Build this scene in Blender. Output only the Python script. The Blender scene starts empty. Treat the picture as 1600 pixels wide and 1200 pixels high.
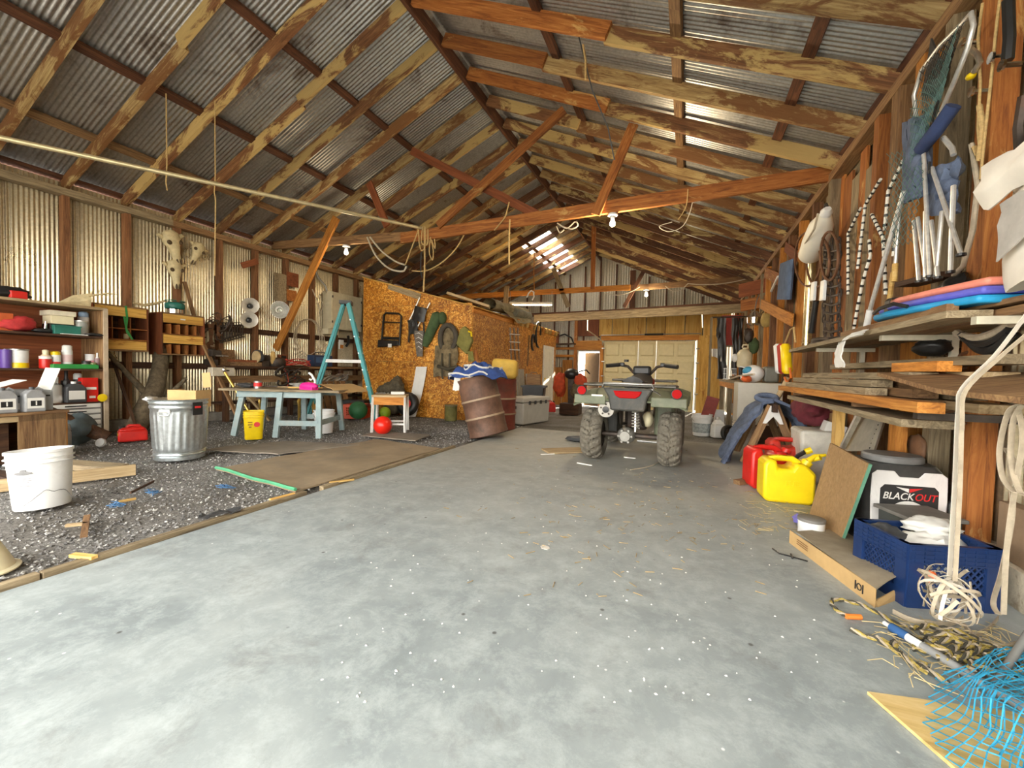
import bpy, math, random
from math import sin, cos, pi, radians, sqrt
from mathutils import Vector, Matrix, noise as mnoise
random.seed(7)
SC = bpy.context.scene
COL = SC.collection
# ------------------------------------------------------------------ camera (1600x1200 frame)
FPX = 652.0; YAW = radians(22.75); PITCH = radians(-1.95); ROLL = radians(1.4); CAMZ = 1.0
_f = Vector((-sin(YAW)*cos(PITCH), cos(YAW)*cos(PITCH), sin(PITCH)))
_r = Vector((cos(YAW), sin(YAW), 0)); _u = _r.cross(_f)
CR = _r*cos(ROLL) + _u*sin(ROLL); CU = -_r*sin(ROLL) + _u*cos(ROLL)
CAM = Vector((0, 0, CAMZ))
cd = bpy.data.cameras.new('camera'); co = bpy.data.objects.new('camera', cd); COL.objects.link(co)
cd.sensor_fit = 'HORIZONTAL'; cd.sensor_width = 36; cd.lens = 36*FPX/1600; cd.clip_start = 0.02; cd.clip_end = 300
m = Matrix((CR, CU, -_f)).transposed().to_4x4(); m.translation = CAM; co.matrix_world = m
SC.camera = co
def ray(x, y): return _f + CR*((x-800)/FPX) + CU*((600-y)/FPX)
def G(x, y, z=0.0):
    d = ray(x, y); return CAM + d*((z-CAMZ)/d.z)          # pixel -> point on a level at height z
def AX(x, y, X):
    d = ray(x, y); return CAM + d*(X/d.x)                  # pixel -> point on a wall X = const
def AY(x, y, Y):
    d = ray(x, y); return CAM + d*(Y/d.y)                  # pixel -> point on a wall Y = const
# ------------------------------------------------------------------ world, sun, exposure
w = bpy.data.worlds.new('world'); SC.world = w; w.use_nodes = True
bg = w.node_tree.nodes['Background']; bg.inputs[0].default_value = (1.0, 0.965, 0.90, 1); bg.inputs[1].default_value = 9.5
sl = bpy.data.lights.new('sun', 'SUN'); sl.energy = 55; sl.angle = radians(1.0); sl.color = (1, .9, .72)
so = bpy.data.objects.new('sun', sl); COL.objects.link(so)
so.rotation_euler = Vector((-.42, -4.6, -1.25)).to_track_quat('-Z', 'Y').to_euler()
vs = SC.view_settings; vs.view_transform = 'Standard'; vs.look = 'None'; vs.gamma = 1; vs.use_curve_mapping = False
vs.exposure = 0.0
SC.cycles.max_bounces = 14; SC.cycles.diffuse_bounces = 8; SC.cycles.glossy_bounces = 5
SC.cycles.use_denoising = True
SC.cycles.sample_clamp_indirect = 8
# ------------------------------------------------------------------ materials
MATS = {}
def _nodes(name):
    mt = bpy.data.materials.new(name); mt.use_nodes = True
    nt = mt.node_tree; return mt, nt, nt.nodes, nt.links, nt.nodes['Principled BSDF']
def c4(c): return (c[0], c[1], c[2], 1)
def ramp(N, stops, inter='LINEAR'):
    r = N.new('ShaderNodeValToRGB'); r.color_ramp.interpolation = inter
    e = r.color_ramp.elements
    while len(e) < len(stops): e.new(0.5)
    for k, (p, c) in enumerate(stops): e[k].position = p; e[k].color = c4(c)
    return r
def tex(N, L, kind='Object', scale=(1, 1, 1), rnd=True):
    tc = N.new('ShaderNodeTexCoord'); mp = N.new('ShaderNodeMapping'); mp.inputs['Scale'].default_value = scale
    L.new(tc.outputs[kind], mp.inputs['Vector'])
    if rnd:
        oi = N.new('ShaderNodeObjectInfo'); ml = N.new('ShaderNodeMath'); ml.operation = 'MULTIPLY'; ml.inputs[1].default_value = 37.0
        L.new(oi.outputs['Random'], ml.inputs[0]); L.new(ml.outputs[0], mp.inputs['Location'])
    return mp
def noi(N, L, vec, scale, detail=4, rough=.6, dist=0):
    n = N.new('ShaderNodeTexNoise'); n.inputs['Scale'].default_value = scale; n.inputs['Detail'].default_value = detail
    n.inputs['Roughness'].default_value = rough; n.inputs['Distortion'].default_value = dist
    L.new(vec.outputs[0], n.inputs['Vector']); return n
def bump(N, L, src, b, strength, dist=.01):
    n = N.new('ShaderNodeBump'); n.inputs['Strength'].default_value = strength; n.inputs['Distance'].default_value = dist
    L.new(src, n.inputs['Height']); L.new(n.outputs[0], b.inputs['Normal'])
def mix(N, L, a, b, fac, mode='MIX'):
    n = N.new('ShaderNodeMix'); n.data_type = 'RGBA'; n.blend_type = mode
    for s, v in ((6, a), (7, b)):
        if hasattr(v, 'links') or hasattr(v, 'is_linked'): L.new(v, n.inputs[s])
        else: n.inputs[s].default_value = c4(v)
    if isinstance(fac, (int, float)): n.inputs[0].default_value = fac
    else: L.new(fac, n.inputs[0])
    return n.outputs[2]
def flat(name, col, rough=.5, metal=0.0, var=.18, scale=9, dirt=None, dirt_amt=.5, bmp=0.0, **kw):
    """one colour, broken up by noise; optional dirt blotches with a shape of their own"""
    if name in MATS: return MATS[name]
    mt, nt, N, L, b = _nodes(name)
    v = tex(N, L); n = noi(N, L, v, scale, 5, .65)
    lo = tuple(max(0, c*(1-var)) for c in col); hi = tuple(min(1, c*(1+var)) for c in col)
    r = ramp(N, ((.3, lo), (.7, hi))); L.new(n.outputs['Fac'], r.inputs[0]); out = r.outputs[0]
    if dirt:
        n2 = noi(N, L, v, scale*.45, 8, .75, .6); r2 = ramp(N, ((.52, (0, 0, 0)), (.7, (dirt_amt,)*3)))
        L.new(n2.outputs['Fac'], r2.inputs[0]); out = mix(N, L, out, dirt, r2.outputs[0])
    L.new(out, b.inputs['Base Color']); b.inputs['Roughness'].default_value = rough; b.inputs['Metallic'].default_value = metal
    if bmp: bump(N, L, n.outputs['Fac'], b, bmp)
    for k, val in kw.items(): b.inputs[k.replace('_', ' ')].default_value = val
    MATS[name] = mt; return mt
def wood(name, dark, mid, light, rough=.75, grain=26, patch=0.0, patch_col=(.7, .55, .25), pscale=2.2, var=.25):
    """grain runs along local X; patch = share of bleached / stained blotches"""
    if name in MATS: return MATS[name]
    mt, nt, N, L, b = _nodes(name)
    v = tex(N, L, scale=(.07, 1, 1)); n = noi(N, L, v, grain, 6, .7, 1.2)
    r = ramp(N, ((.3, dark), (.5, mid), (.72, light))); L.new(n.outputs['Fac'], r.inputs[0]); out = r.outputs[0]
    v2 = tex(N, L, scale=(.35, 1, 1)); n2 = noi(N, L, v2, pscale*2, 7, .7, .8)
    if patch:
        r2 = ramp(N, ((.62-patch*.35, (0, 0, 0)), (.68-patch*.35, (.92,)*3))); L.new(n2.outputs['Fac'], r2.inputs[0])
        out = mix(N, L, out, mix(N, L, patch_col, tuple(min(1, c*1.35) for c in patch_col), n.outputs['Fac']), r2.outputs[0])
    oi = N.new('ShaderNodeObjectInfo'); mr = N.new('ShaderNodeMapRange')
    mr.inputs['To Min'].default_value = 1-var; mr.inputs['To Max'].default_value = 1+var; L.new(oi.outputs['Random'], mr.inputs['Value'])
    hs = N.new('ShaderNodeHueSaturation'); L.new(out, hs.inputs['Color']); L.new(mr.outputs[0], hs.inputs['Value'])
    L.new(hs.outputs[0], b.inputs['Base Color']); b.inputs['Roughness'].default_value = rough
    bump(N, L, n.outputs['Fac'], b, .35, .006)
    MATS[name] = mt; return mt
def m_galv(name, col, rough=.34, metal=.85, rust=.0, rustcol=(.22, .11, .05), spangle=30):
    if name in MATS: return MATS[name]
    mt, nt, N, L, b = _nodes(name); v = tex(N, L)
    n = noi(N, L, v, spangle, 3, .6); lo = tuple(c*.78 for c in col)
    r = ramp(N, ((.35, lo), (.65, col))); L.new(n.outputs['Fac'], r.inputs[0]); out = r.outputs[0]
    n2 = noi(N, L, v, 1.6, 7, .7, .5)
    if rust:
        r2 = ramp(N, ((.62-rust*.3, (0, 0, 0)), (.75-rust*.25, (.85,)*3))); L.new(n2.outputs['Fac'], r2.inputs[0]); out = mix(N, L, out, rustcol, r2.outputs[0])
    L.new(out, b.inputs['Base Color']); b.inputs['Metallic'].default_value = metal
    rr = N.new('ShaderNodeMapRange'); rr.inputs['To Min'].default_value = rough-.07; rr.inputs['To Max'].default_value = rough+.12
    L.new(n2.outputs['Fac'], rr.inputs['Value']); L.new(rr.outputs[0], b.inputs['Roughness'])
    MATS[name] = mt; return mt
def m_osb(name, a, b_, c):
    mt, nt, N, L, b = _nodes(name); v = tex(N, L)
    vo = N.new('ShaderNodeTexVoronoi'); vo.inputs['Scale'].default_value = 44; vo.inputs['Randomness'].default_value = 1
    n0 = noi(N, L, v, 5, 3); mx = N.new('ShaderNodeMix'); mx.data_type = 'VECTOR'; mx.inputs[0].default_value = .22
    L.new(v.outputs[0], mx.inputs[4]); L.new(n0.outputs['Color'], mx.inputs[5]); L.new(mx.outputs[1], vo.inputs['Vector'])
    r = ramp(N, ((.1, a), (.45, b_), (.62, b_), (.9, c))); sp = N.new('ShaderNodeSeparateColor'); L.new(vo.outputs['Color'], sp.inputs[0])
    L.new(sp.outputs[0], r.inputs[0]); n = noi(N, L, v, 1.6, 6); r2 = ramp(N, ((.35, (.72, .68, .6)), (.65, (1.08, 1.05, 1)))); L.new(n.outputs['Fac'], r2.inputs[0])
    L.new(mix(N, L, r.outputs[0], r2.outputs[0], 1.0, 'MULTIPLY'), b.inputs['Base Color']); b.inputs['Roughness'].default_value = .55
    bump(N, L, sp.outputs[0], b, .2, .004); MATS[name] = mt; return mt
def m_concrete():
    mt, nt, N, L, b = _nodes('painted_concrete'); v = tex(N, L, rnd=False)
    n1 = noi(N, L, v, 1.3, 9, .68, .4); r1 = ramp(N, ((.32, (.215, .252, .262)), (.5, (.295, .338, .345)), (.66, (.375, .418, .42)))); L.new(n1.outputs['Fac'], r1.inputs[0])
    n2 = noi(N, L, v, 6.5, 12, .8, .25); r2 = ramp(N, ((.46, (0, 0, 0)), (.66, (.62,)*3))); L.new(n2.outputs['Fac'], r2.inputs[0])
    o = mix(N, L, r1.outputs[0], (.50, .56, .565), r2.outputs[0])
    n3 = noi(N, L, v, 3.4, 10, .75, .3); r3 = ramp(N, ((.53, (0, 0, 0)), (.72, (.6,)*3))); L.new(n3.outputs['Fac'], r3.inputs[0])
    o = mix(N, L, o, (.16, .165, .155), r3.outputs[0])
    vo = N.new('ShaderNodeTexVoronoi'); vo.inputs['Scale'].default_value = 9; L.new(v.outputs[0], vo.inputs['Vector'])
    r4 = ramp(N, ((.03, (.9,)*3), (.055, (0, 0, 0)))); L.new(vo.outputs['Distance'], r4.inputs[0]); o = mix(N, L, o, (.8, .82, .8), r4.outputs[0])
    vo2 = N.new('ShaderNodeTexVoronoi'); vo2.inputs['Scale'].default_value = 5.3; L.new(v.outputs[0], vo2.inputs['Vector'])
    r5 = ramp(N, ((.03, (.8,)*3), (.06, (0, 0, 0)))); L.new(vo2.outputs['Distance'], r5.inputs[0]); o = mix(N, L, o, (.06, .06, .055), r5.outputs[0])
    # brown dirt further in, its colour lightened to make up for weak light there
    sx = N.new('ShaderNodeSeparateXYZ'); L.new(v.outputs[0], sx.inputs[0]); mr = N.new('ShaderNodeMapRange')
    mr.inputs['From Min'].default_value = 1.6; mr.inputs['From Max'].default_value = 4.6; L.new(sx.outputs['Y'], mr.inputs['Value'])
    ml = N.new('ShaderNodeMath'); ml.operation = 'MULTIPLY'; L.new(mr.outputs[0], ml.inputs[0]); L.new(n1.outputs['Fac'], ml.inputs[1])
    o = mix(N, L, o, (.43, .395, .32), ml.outputs[0])
    L.new(o, b.inputs['Base Color']); b.inputs['Roughness'].default_value = .62; bump(N, L, n2.outputs['Fac'], b, .12, .01)
    MATS['painted_concrete'] = mt; return mt
def m_emit(name, col, s):
    mt, nt, N, L, b = _nodes(name); b.inputs['Base Color'].default_value = c4(col); b.inputs['Emission Color'].default_value = c4(col); b.inputs['Emission Strength'].default_value = s
    return mt
def m_trans(name, col, w=.6, rough=.3):
    mt, nt, N, L, b = _nodes(name); b.inputs['Base Color'].default_value = c4(col); b.inputs['Roughness'].default_value = rough; b.inputs['Transmission Weight'].default_value = w
    MATS[name] = mt; return mt
WD = dict(
 rafter=wood('rafter_wood', (.07, .028, .012), (.20, .085, .032), (.34, .17, .07), patch=.42, patch_col=(.48, .34, .13), pscale=1.6),
 rafter2=wood('bleached_rafter_wood', (.14, .065, .025), (.38, .25, .1), (.58, .45, .21), patch=.42, patch_col=(.15, .06, .018), pscale=2.0),
 rafter3=wood('dark_rafter_wood', (.04, .016, .008), (.12, .048, .02), (.22, .10, .045), patch=.22, patch_col=(.42, .32, .14), pscale=1.8),  # darker brown wood, used on most rafters further back
 purlin=wood('dark_purlin_wood', (.03, .012, .006), (.10, .035, .014), (.19, .075, .03)),
 stud=wood('stud_wood', (.075, .03, .012), (.20, .085, .033), (.33, .16, .065)),
 grey=wood('weathered_grey_wood', (.10, .075, .045), (.25, .19, .11), (.43, .35, .22), grain=34),
 brown=wood('weathered_brown_wood', (.085, .04, .018), (.24, .13, .055), (.40, .25, .11), grain=30),
 orange=wood('orange_timber', (.24, .075, .01), (.52, .2, .03), (.72, .34, .07)),
 red=wood('reddish_timber', (.13, .035, .008), (.36, .12, .024), (.55, .24, .06), patch=.1, patch_col=(.5, .3, .1)),
 yellow=wood('fresh_pine', (.42, .22, .05), (.68, .42, .12), (.83, .6, .24)),
 tan=wood('tan_wood', (.26, .17, .08), (.47, .34, .18), (.64, .5, .3)),
 sheet=wood('yellow_plywood_sheet', (.40, .26, .08), (.60, .43, .17), (.74, .58, .30), grain=14),
 dark=wood('dark_brown_wood', (.022, .01, .006), (.065, .028, .012), (.13, .06, .026)),
 ply=wood('plywood_face', (.38, .18, .03), (.62, .36, .075), (.76, .5, .15), grain=10, patch=.08, patch_col=(.3, .12, .02)),
 redply=wood('red_brown_plywood', (.10, .028, .01), (.22, .062, .02), (.31, .1, .035), grain=12),
)
OSB = m_osb('osb', (.30, .10, .008), (.60, .235, .02), (.88, .50, .10))
GALV_W = m_galv('galvanised_wall', (.68, .59, .40), .27, .82)
GALV_R = m_galv('galvanised_roof', (.56, .55, .52), .36, .85, rust=.25, rustcol=(.16, .11, .08))
GALV = m_galv('galvanised_steel', (.68, .74, .76), .3, .9)
STEEL = m_galv('dull_steel', (.5, .5, .48), .38, .9)
ALU = m_galv('aluminium', (.80, .79, .75), .32, .6)
CONC = m_concrete()
DCONC = flat('rough_concrete', (.30, .28, .24), .85, var=.3, scale=12, bmp=.4)
BLACK = flat('black_plastic', (.018, .018, .018), .4, var=.3)
DKGREY = flat('charcoal_plastic', (.055, .057, .06), .5, var=.25)
IRON = flat('old_iron', (.075, .06, .05), .55, .6, var=.4, dirt=(.16, .07, .03))
RUST = flat('rusty_iron', (.19, .09, .045), .7, .35, var=.4)
RUBBER = flat('dusty_rubber', (.15, .135, .105), .85, var=.3, scale=20, dirt=(.28, .24, .17))
WHITE = flat('white_paint', (.82, .81, .77), .5, var=.06, dirt=(.45, .38, .28), dirt_amt=.35)
WPLAST = flat('white_plastic', (.82, .83, .82), .38, var=.05, dirt=(.5, .45, .36), dirt_amt=.3)
CREAM = flat('cream_plastic', (.78, .70, .47), .45, var=.08)
PAPER = flat('white_paper', (.78, .77, .72), .8, var=.05)
RED = flat('red_plastic', (.62, .018, .012), .35, var=.15)
YEL = flat('yellow_plastic', (.92, .66, .008), .35, var=.08)
BLUE = flat('blue_plastic', (.010, .032, .115), .4, var=.2)
KRAFT = flat('cardboard', (.55, .36, .155), .8, var=.12, scale=5)
ROPE = flat('tan_rope', (.55, .38, .16), .9, var=.25, scale=60)
STRAP = flat('dirty_strap', (.44, .37, .27), .85, var=.2, scale=25)
DENIM = flat('denim', (.115, .15, .235), .9, var=.35, scale=14)
BRASS = flat('brass', (.72, .5, .13), .3, .9)
CHROME = flat('chrome', (.8, .8, .8), .12, 1.0, var=.05)
GLASSJ = m_trans('jar_glass', (.8, .85, .8), .7, .1)
# ------------------------------------------------------------------ mesh helpers
PM = {}                                                    # world matrix of a thing whose parts are given in world space
class MB:
    def __init__(s): s.v = []; s.f = []; s.mi = []
    def add(s, vs, fs, M=None):
        o = len(s.v)
        s.v += [tuple(M @ Vector(p)) for p in vs] if M else [tuple(p) for p in vs]
        s.f += [tuple(i+o for i in q) for q in fs]; return s
    def box(s, c, d, M=None, rz=0.0):
        x, y, z = (k/2 for k in d); R = Matrix.Translation(c) @ Matrix.Rotation(rz, 4, 'Z')
        vs = [R @ Vector((a*x, b*y, e*z)) for a in (-1, 1) for b in (-1, 1) for e in (-1, 1)]
        return s.add(vs, ((0, 1, 3, 2), (4, 6, 7, 5), (0, 4, 5, 1), (2, 3, 7, 6), (0, 2, 6, 4), (1, 5, 7, 3)), M)
    def tbox(s, c, d, top, M=None):                        # box whose top is scaled by (tx, ty); c = centre of base
        x, y, z = d[0]/2, d[1]/2, d[2]; a, b = top
        vs = [(c[0]-x, c[1]-y, c[2]), (c[0]+x, c[1]-y, c[2]), (c[0]+x, c[1]+y, c[2]), (c[0]-x, c[1]+y, c[2]),
              (c[0]-x*a, c[1]-y*b, c[2]+z), (c[0]+x*a, c[1]-y*b, c[2]+z), (c[0]+x*a, c[1]+y*b, c[2]+z), (c[0]-x*a, c[1]+y*b, c[2]+z)]
        return s.add(vs, ((3, 2, 1, 0), (4, 5, 6, 7), (0, 1, 5, 4), (1, 2, 6, 5), (2, 3, 7, 6), (3, 0, 4, 7)), M)
    def cyl(s, p0, p1, r0, r1=None, n=12, M=None, caps=True):
        p0, p1 = Vector(p0), Vector(p1); r1 = r0 if r1 is None else r1
        q = (p1-p0).to_track_quat('Z', 'Y'); vs = []
        for p, r in ((p0, r0), (p1, r1)):
            for k in range(n):
                a = 2*pi*k/n; vs.append(p + q @ Vector((r*cos(a), r*sin(a), 0)))
        fs = [(k, (k+1) % n, n+(k+1) % n, n+k) for k in range(n)]
        if caps: fs += [tuple(range(n-1, -1, -1)), tuple(range(n, 2*n))]
        return s.add(vs, fs, M)
    def tube(s, pts, r, n=6, closed=False, M=None, flatk=1.0):
        pts = [Vector(p) for p in pts]; k = len(pts); vs = []; prev = None
        for i, p in enumerate(pts):
            a = pts[(i-1) % k] if (i or closed) else p; b = pts[(i+1) % k] if (i < k-1 or closed) else p
            t = (b-a).normalized() if (b-a).length > 1e-9 else Vector((0, 0, 1))
            if prev is None: e = t.orthogonal().normalized()
            else:
                e = prev - t*prev.dot(t); e = e.normalized() if e.length > 1e-6 else t.orthogonal().normalized()
            prev = e; g = t.cross(e); rr = r[i] if isinstance(r, (list, tuple)) else r
            vs += [p + e*(rr*cos(2*pi*j/n)) + g*(rr*flatk*sin(2*pi*j/n)) for j in range(n)]
        fs = [(i*n+j, i*n+(j+1) % n, ((i+1) % k)*n+(j+1) % n, ((i+1) % k)*n+j) for i in range(k if closed else k-1) for j in range(n)]
        if not closed: fs += [tuple(range(n-1, -1, -1)), tuple(range((k-1)*n, k*n))]
        return s.add(vs, fs, M)
    def lathe(s, prof, n=24, M=None, cap0=True, cap1=True, sy=1.0):
        vs = [(r*cos(2*pi*j/n), sy*r*sin(2*pi*j/n), z) for r, z in prof for j in range(n)]
        fs = [(i*n+j, i*n+(j+1) % n, (i+1)*n+(j+1) % n, (i+1)*n+j) for i in range(len(prof)-1) for j in range(n)]
        if cap0: fs.append(tuple(range(n-1, -1, -1)))
        if cap1: fs.append(tuple(range((len(prof)-1)*n, len(prof)*n)))
        return s.add(vs, fs, M)
    def prism(s, poly, h0, h1, M=None):                    # polygon in XY, extruded in Z
        n = len(poly); vs = [(x, y, h0) for x, y in poly] + [(x, y, h1) for x, y in poly]
        a = sum(poly[i][0]*poly[(i+1) % n][1]-poly[(i+1) % n][0]*poly[i][1] for i in range(n))
        fs = [(i, (i+1) % n, n+(i+1) % n, n+i) for i in range(n)] + [tuple(range(n-1, -1, -1)), tuple(range(n, 2*n))]
        if a < 0: fs = [q[::-1] for q in fs]
        return s.add(vs, fs, M)
    def ell(s, c, r, n=14, m=8, M=None):
        vs = [(c[0], c[1], c[2]-r[2])]
        for i in range(1, m):
            t = pi*i/m
            vs += [(c[0]+r[0]*sin(t)*cos(2*pi*j/n), c[1]+r[1]*sin(t)*sin(2*pi*j/n), c[2]-r[2]*cos(t)) for j in range(n)]
        vs.append((c[0], c[1], c[2]+r[2])); e = len(vs)-1
        fs = [(0, 1+(j+1) % n, 1+j) for j in range(n)]
        fs += [(1+i*n+j, 1+i*n+(j+1) % n, 1+(i+1)*n+(j+1) % n, 1+(i+1)*n+j) for i in range(m-2) for j in range(n)]
        fs += [(1+(m-2)*n+j, 1+(m-2)*n+(j+1) % n, e) for j in range(n)]
        return s.add(vs, fs, M)
    def grid(s, fn, nu, nv, th=0.0, M=None):               # fn(u,v) -> point, u,v in 0..1; th gives it a thickness
        P = [[Vector(fn(i/nu, j/nv)) for j in range(nv+1)] for i in range(nu+1)]
        W = nv+1; vs = [P[i][j] for i in range(nu+1) for j in range(W)]
        fs = [(i*W+j, (i+1)*W+j, (i+1)*W+j+1, i*W+j+1) for i in range(nu) for j in range(nv)]
        if th:
            nn = len(vs); B = []
            for i in range(nu+1):
                for j in range(W):
                    a = P[min(i+1, nu)][j]-P[max(i-1, 0)][j]; b = P[i][min(j+1, nv)]-P[i][max(j-1, 0)]
                    q = a.cross(b); q = q.normalized() if q.length > 1e-9 else Vector((0, 0, 1)); B.append(P[i][j]-q*th)
            fs2 = [tuple(k+nn for k in q[::-1]) for q in fs]; vs += B
            ring = [(i, 0) for i in range(nu+1)] + [(nu, j) for j in range(1, W)] + [(i, nv) for i in range(nu-1, -1, -1)] + [(0, j) for j in range(nv-1, 0, -1)]
            ids = [a*W+b for a, b in ring]
            fs = fs + fs2 + [(ids[k], ids[k]+nn, ids[(k+1) % len(ids)]+nn, ids[(k+1) % len(ids)]) for k in range(len(ids))]
        return s.add(vs, fs, M)
    def ribbon(s, pts, wdt, th=.003, up=(0, 0, 1), M=None):   # flat strap; its width runs along `up`
        pts = [Vector(p) for p in pts]; up = Vector(up); k = len(pts); vs = []
        for i, p in enumerate(pts):
            t = pts[min(i+1, k-1)]-pts[max(i-1, 0)]; t = t.normalized() if t.length else Vector((1, 0, 0))
            e = up - t*up.dot(t); e = e.normalized() if e.length > 1e-5 else t.orthogonal().normalized()
            g = t.cross(e)
            vs += [p+e*wdt/2+g*th/2, p-e*wdt/2+g*th/2, p-e*wdt/2-g*th/2, p+e*wdt/2-g*th/2]
        fs = [(i*4+j, i*4+(j+1) % 4, i*4+4+(j+1) % 4, i*4+4+j) for i in range(k-1) for j in range(4)]
        fs += [(3, 2, 1, 0), (k*4-4, k*4-3, k*4-2, k*4-1)]
        return s.add(vs, fs, M)
    def mesh(s, name, mat, inv=None, smooth=0):
        vs = [inv @ Vector(p) for p in s.v] if inv else s.v
        me = bpy.data.meshes.new(name); me.from_pydata(vs, [], s.f); me.validate(); me.update()
        if mat: me.materials.append(mat)
        if smooth:
            for q in me.polygons: q.use_smooth = True
            me.set_sharp_from_angle(angle=radians(smooth))
        return me
    def build(s, name, mat, parent=None, smooth=0, kind=None, label=None, bev=0):
        M = root_m(parent); inv = M.inverted() if M is not None else None
        o = bpy.data.objects.new(name, s.mesh(name, mat, inv, smooth)); COL.objects.link(o)
        if parent: o.parent = parent
        if kind: o['kind'] = kind
        if label: o['label'] = label
        if bev:
            md = o.modifiers.new('bevel', 'BEVEL'); md.width = bev; md.segments = 2; md.limit_method = 'ANGLE'; md.angle_limit = radians(40)
        return o
def root_m(p):
    while p is not None:
        if p.name in PM: return PM[p.name]
        p = p.parent
    return None
def tag(o, label, cat, group=None, kind=None):
    o['label'] = label; o['category'] = cat
    if group: o['group'] = group
    if kind: o['kind'] = kind
    return o
def thing(name, label, cat, loc=(0, 0, 0), rz=0.0, group=None, world=False, rot=None):
    """an Empty at the thing's base; world=True: its parts are given in world space"""
    o = bpy.data.objects.new(name, None); COL.objects.link(o); o.empty_display_size = .05
    o.location = loc; o.rotation_euler = rot if rot else (0, 0, rz); tag(o, label, cat, group)
    if world: PM[o.name] = Matrix.Translation(Vector(loc))
    return o
def struct(name, label=None):
    o = bpy.data.objects.new(name, None); COL.objects.link(o); o['kind'] = 'structure'
    if label: o['label'] = label
    return o
def frame(p0, p1, up=(0, 0, 1)):
    p0, p1 = Vector(p0), Vector(p1); x = (p1-p0).normalized(); up = Vector(up)
    y = up.cross(x)
    if y.length < 1e-4: y = Vector((0, 1, 0)).cross(x) if abs(x.y) < .9 else Vector((1, 0, 0)).cross(x)
    y.normalize(); z = x.cross(y)
    M = Matrix((x, y, z)).transposed().to_4x4(); M.translation = (p0+p1)/2; return M
def plank(name, p0, p1, wdt, th, mat, parent=None, up=(0, 0, 1), taper=0, bow=0, label=None):
    """a board as an object of its own, local X along it (grain), th along `up`, wdt across"""
    L = (Vector(p1)-Vector(p0)).length; b = MB(); n = 6 if bow else 1
    if not bow: b.box((0, 0, 0), (L, wdt, th))
    else:
        vs = []
        for i in range(n+1):
            t = i/n; dz = -4*bow*t*(1-t)
            vs += [(-L/2+L*t, a*wdt/2, dz+c*th/2) for a, c in ((-1, -1), (1, -1), (1, 1), (-1, 1))]
        fs = [(i*4+j, i*4+4+j, i*4+4+(j+1) % 4, i*4+(j+1) % 4) for i in range(n) for j in range(4)] + [(0, 1, 2, 3), (n*4+3, n*4+2, n*4+1, n*4)]
        b.add(vs, fs)
    o = bpy.data.objects.new(name, b.mesh(name, mat)); COL.objects.link(o)
    M = frame(p0, p1, up); R = root_m(parent)
    if parent: o.parent = parent
    o.matrix_local = (R.inverted() @ M) if R is not None else M
    if label: o['label'] = label
    return o
def solo(name, mb, mat, label, cat, loc=None, group=None, smooth=0, bev=0, rz=0, rot=None):
    """a thing that is one mesh, given around its own base"""
    o = mb.build(name, mat, None, smooth, bev=bev)
    if loc is not None: o.location = loc
    o.rotation_euler = rot if rot else (0, 0, rz)
    return tag(o, label, cat, group)
def text(name, body, size, mat, parent, M, ext=.0006, align='CENTER', shear=0.0, bold=0.0, sx=1.0):
    cu = bpy.data.curves.new(name, 'FONT'); cu.body = body; cu.size = size; cu.extrude = ext; cu.align_x = align; cu.align_y = 'CENTER'; cu.shear = shear; cu.offset = bold
    t = bpy.data.objects.new(name, cu); COL.objects.link(t)
    bpy.context.view_layer.update()
    me = bpy.data.meshes.new_from_object(t.evaluated_get(bpy.context.evaluated_depsgraph_get()))
    bpy.data.objects.remove(t); me.transform(Matrix.Diagonal((sx, 1, 1, 1)))
    o = bpy.data.objects.new(name, me); COL.objects.link(o); me.materials.clear(); me.materials.append(mat)
    R = root_m(parent); o.parent = parent; o.matrix_local = (R.inverted() @ M) if R is not None else M
    return o
def copy_tree(o, parent=None):
    c = o.copy(); COL.objects.link(c); c.parent = parent
    for ch in list(o.children): copy_tree(ch, c)
    return c
def face_m(p, nrm, up=(0, 0, 1), roll=0.0):
    """matrix for flat print at p on a face with outward normal nrm"""
    z = Vector(nrm).normalized(); x = Vector(up).cross(z).normalized(); y = z.cross(x)
    M = Matrix((x, y, z)).transposed().to_4x4(); M = M @ Matrix.Rotation(roll, 4, 'Z'); M.translation = Vector(p); return M
def sag(p0, p1, drop, n=14):
    p0, p1 = Vector(p0), Vector(p1); return [p0.lerp(p1, k/n)-Vector((0, 0, 4*drop*(k/n)*(1-k/n))) for k in range(n+1)]
def nz(x, y=0.0, z=0.0): return mnoise.noise(Vector((x, y, z)))
# ================================================================== THE BUILDING
XL, XR, YB, YF = -7.8, 1.45, 16.2, -1.3
RX, RZ, SLP = -3.2, 5.30, .447                             # ridge line and roof slope (underside of the rafters)
def roof_z(x): return RZ - SLP*abs(x-RX)
def gnd(y): return -0.035*max(0, y-6.5)
YR = [4.2+.665*k for k in range(-8, 18)]                   # rafters and studs
# ---- slab
b = MB(); b.box(((-2.67+XR)/2, (6.75-4)/2, -.1), (XR+2.67, 10.75, .2))
o = b.build('floor', CONC, None, bev=.01); o['kind'] = 'structure'; o['label'] = 'smooth worn grey concrete slab with pale paint blotches'
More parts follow.
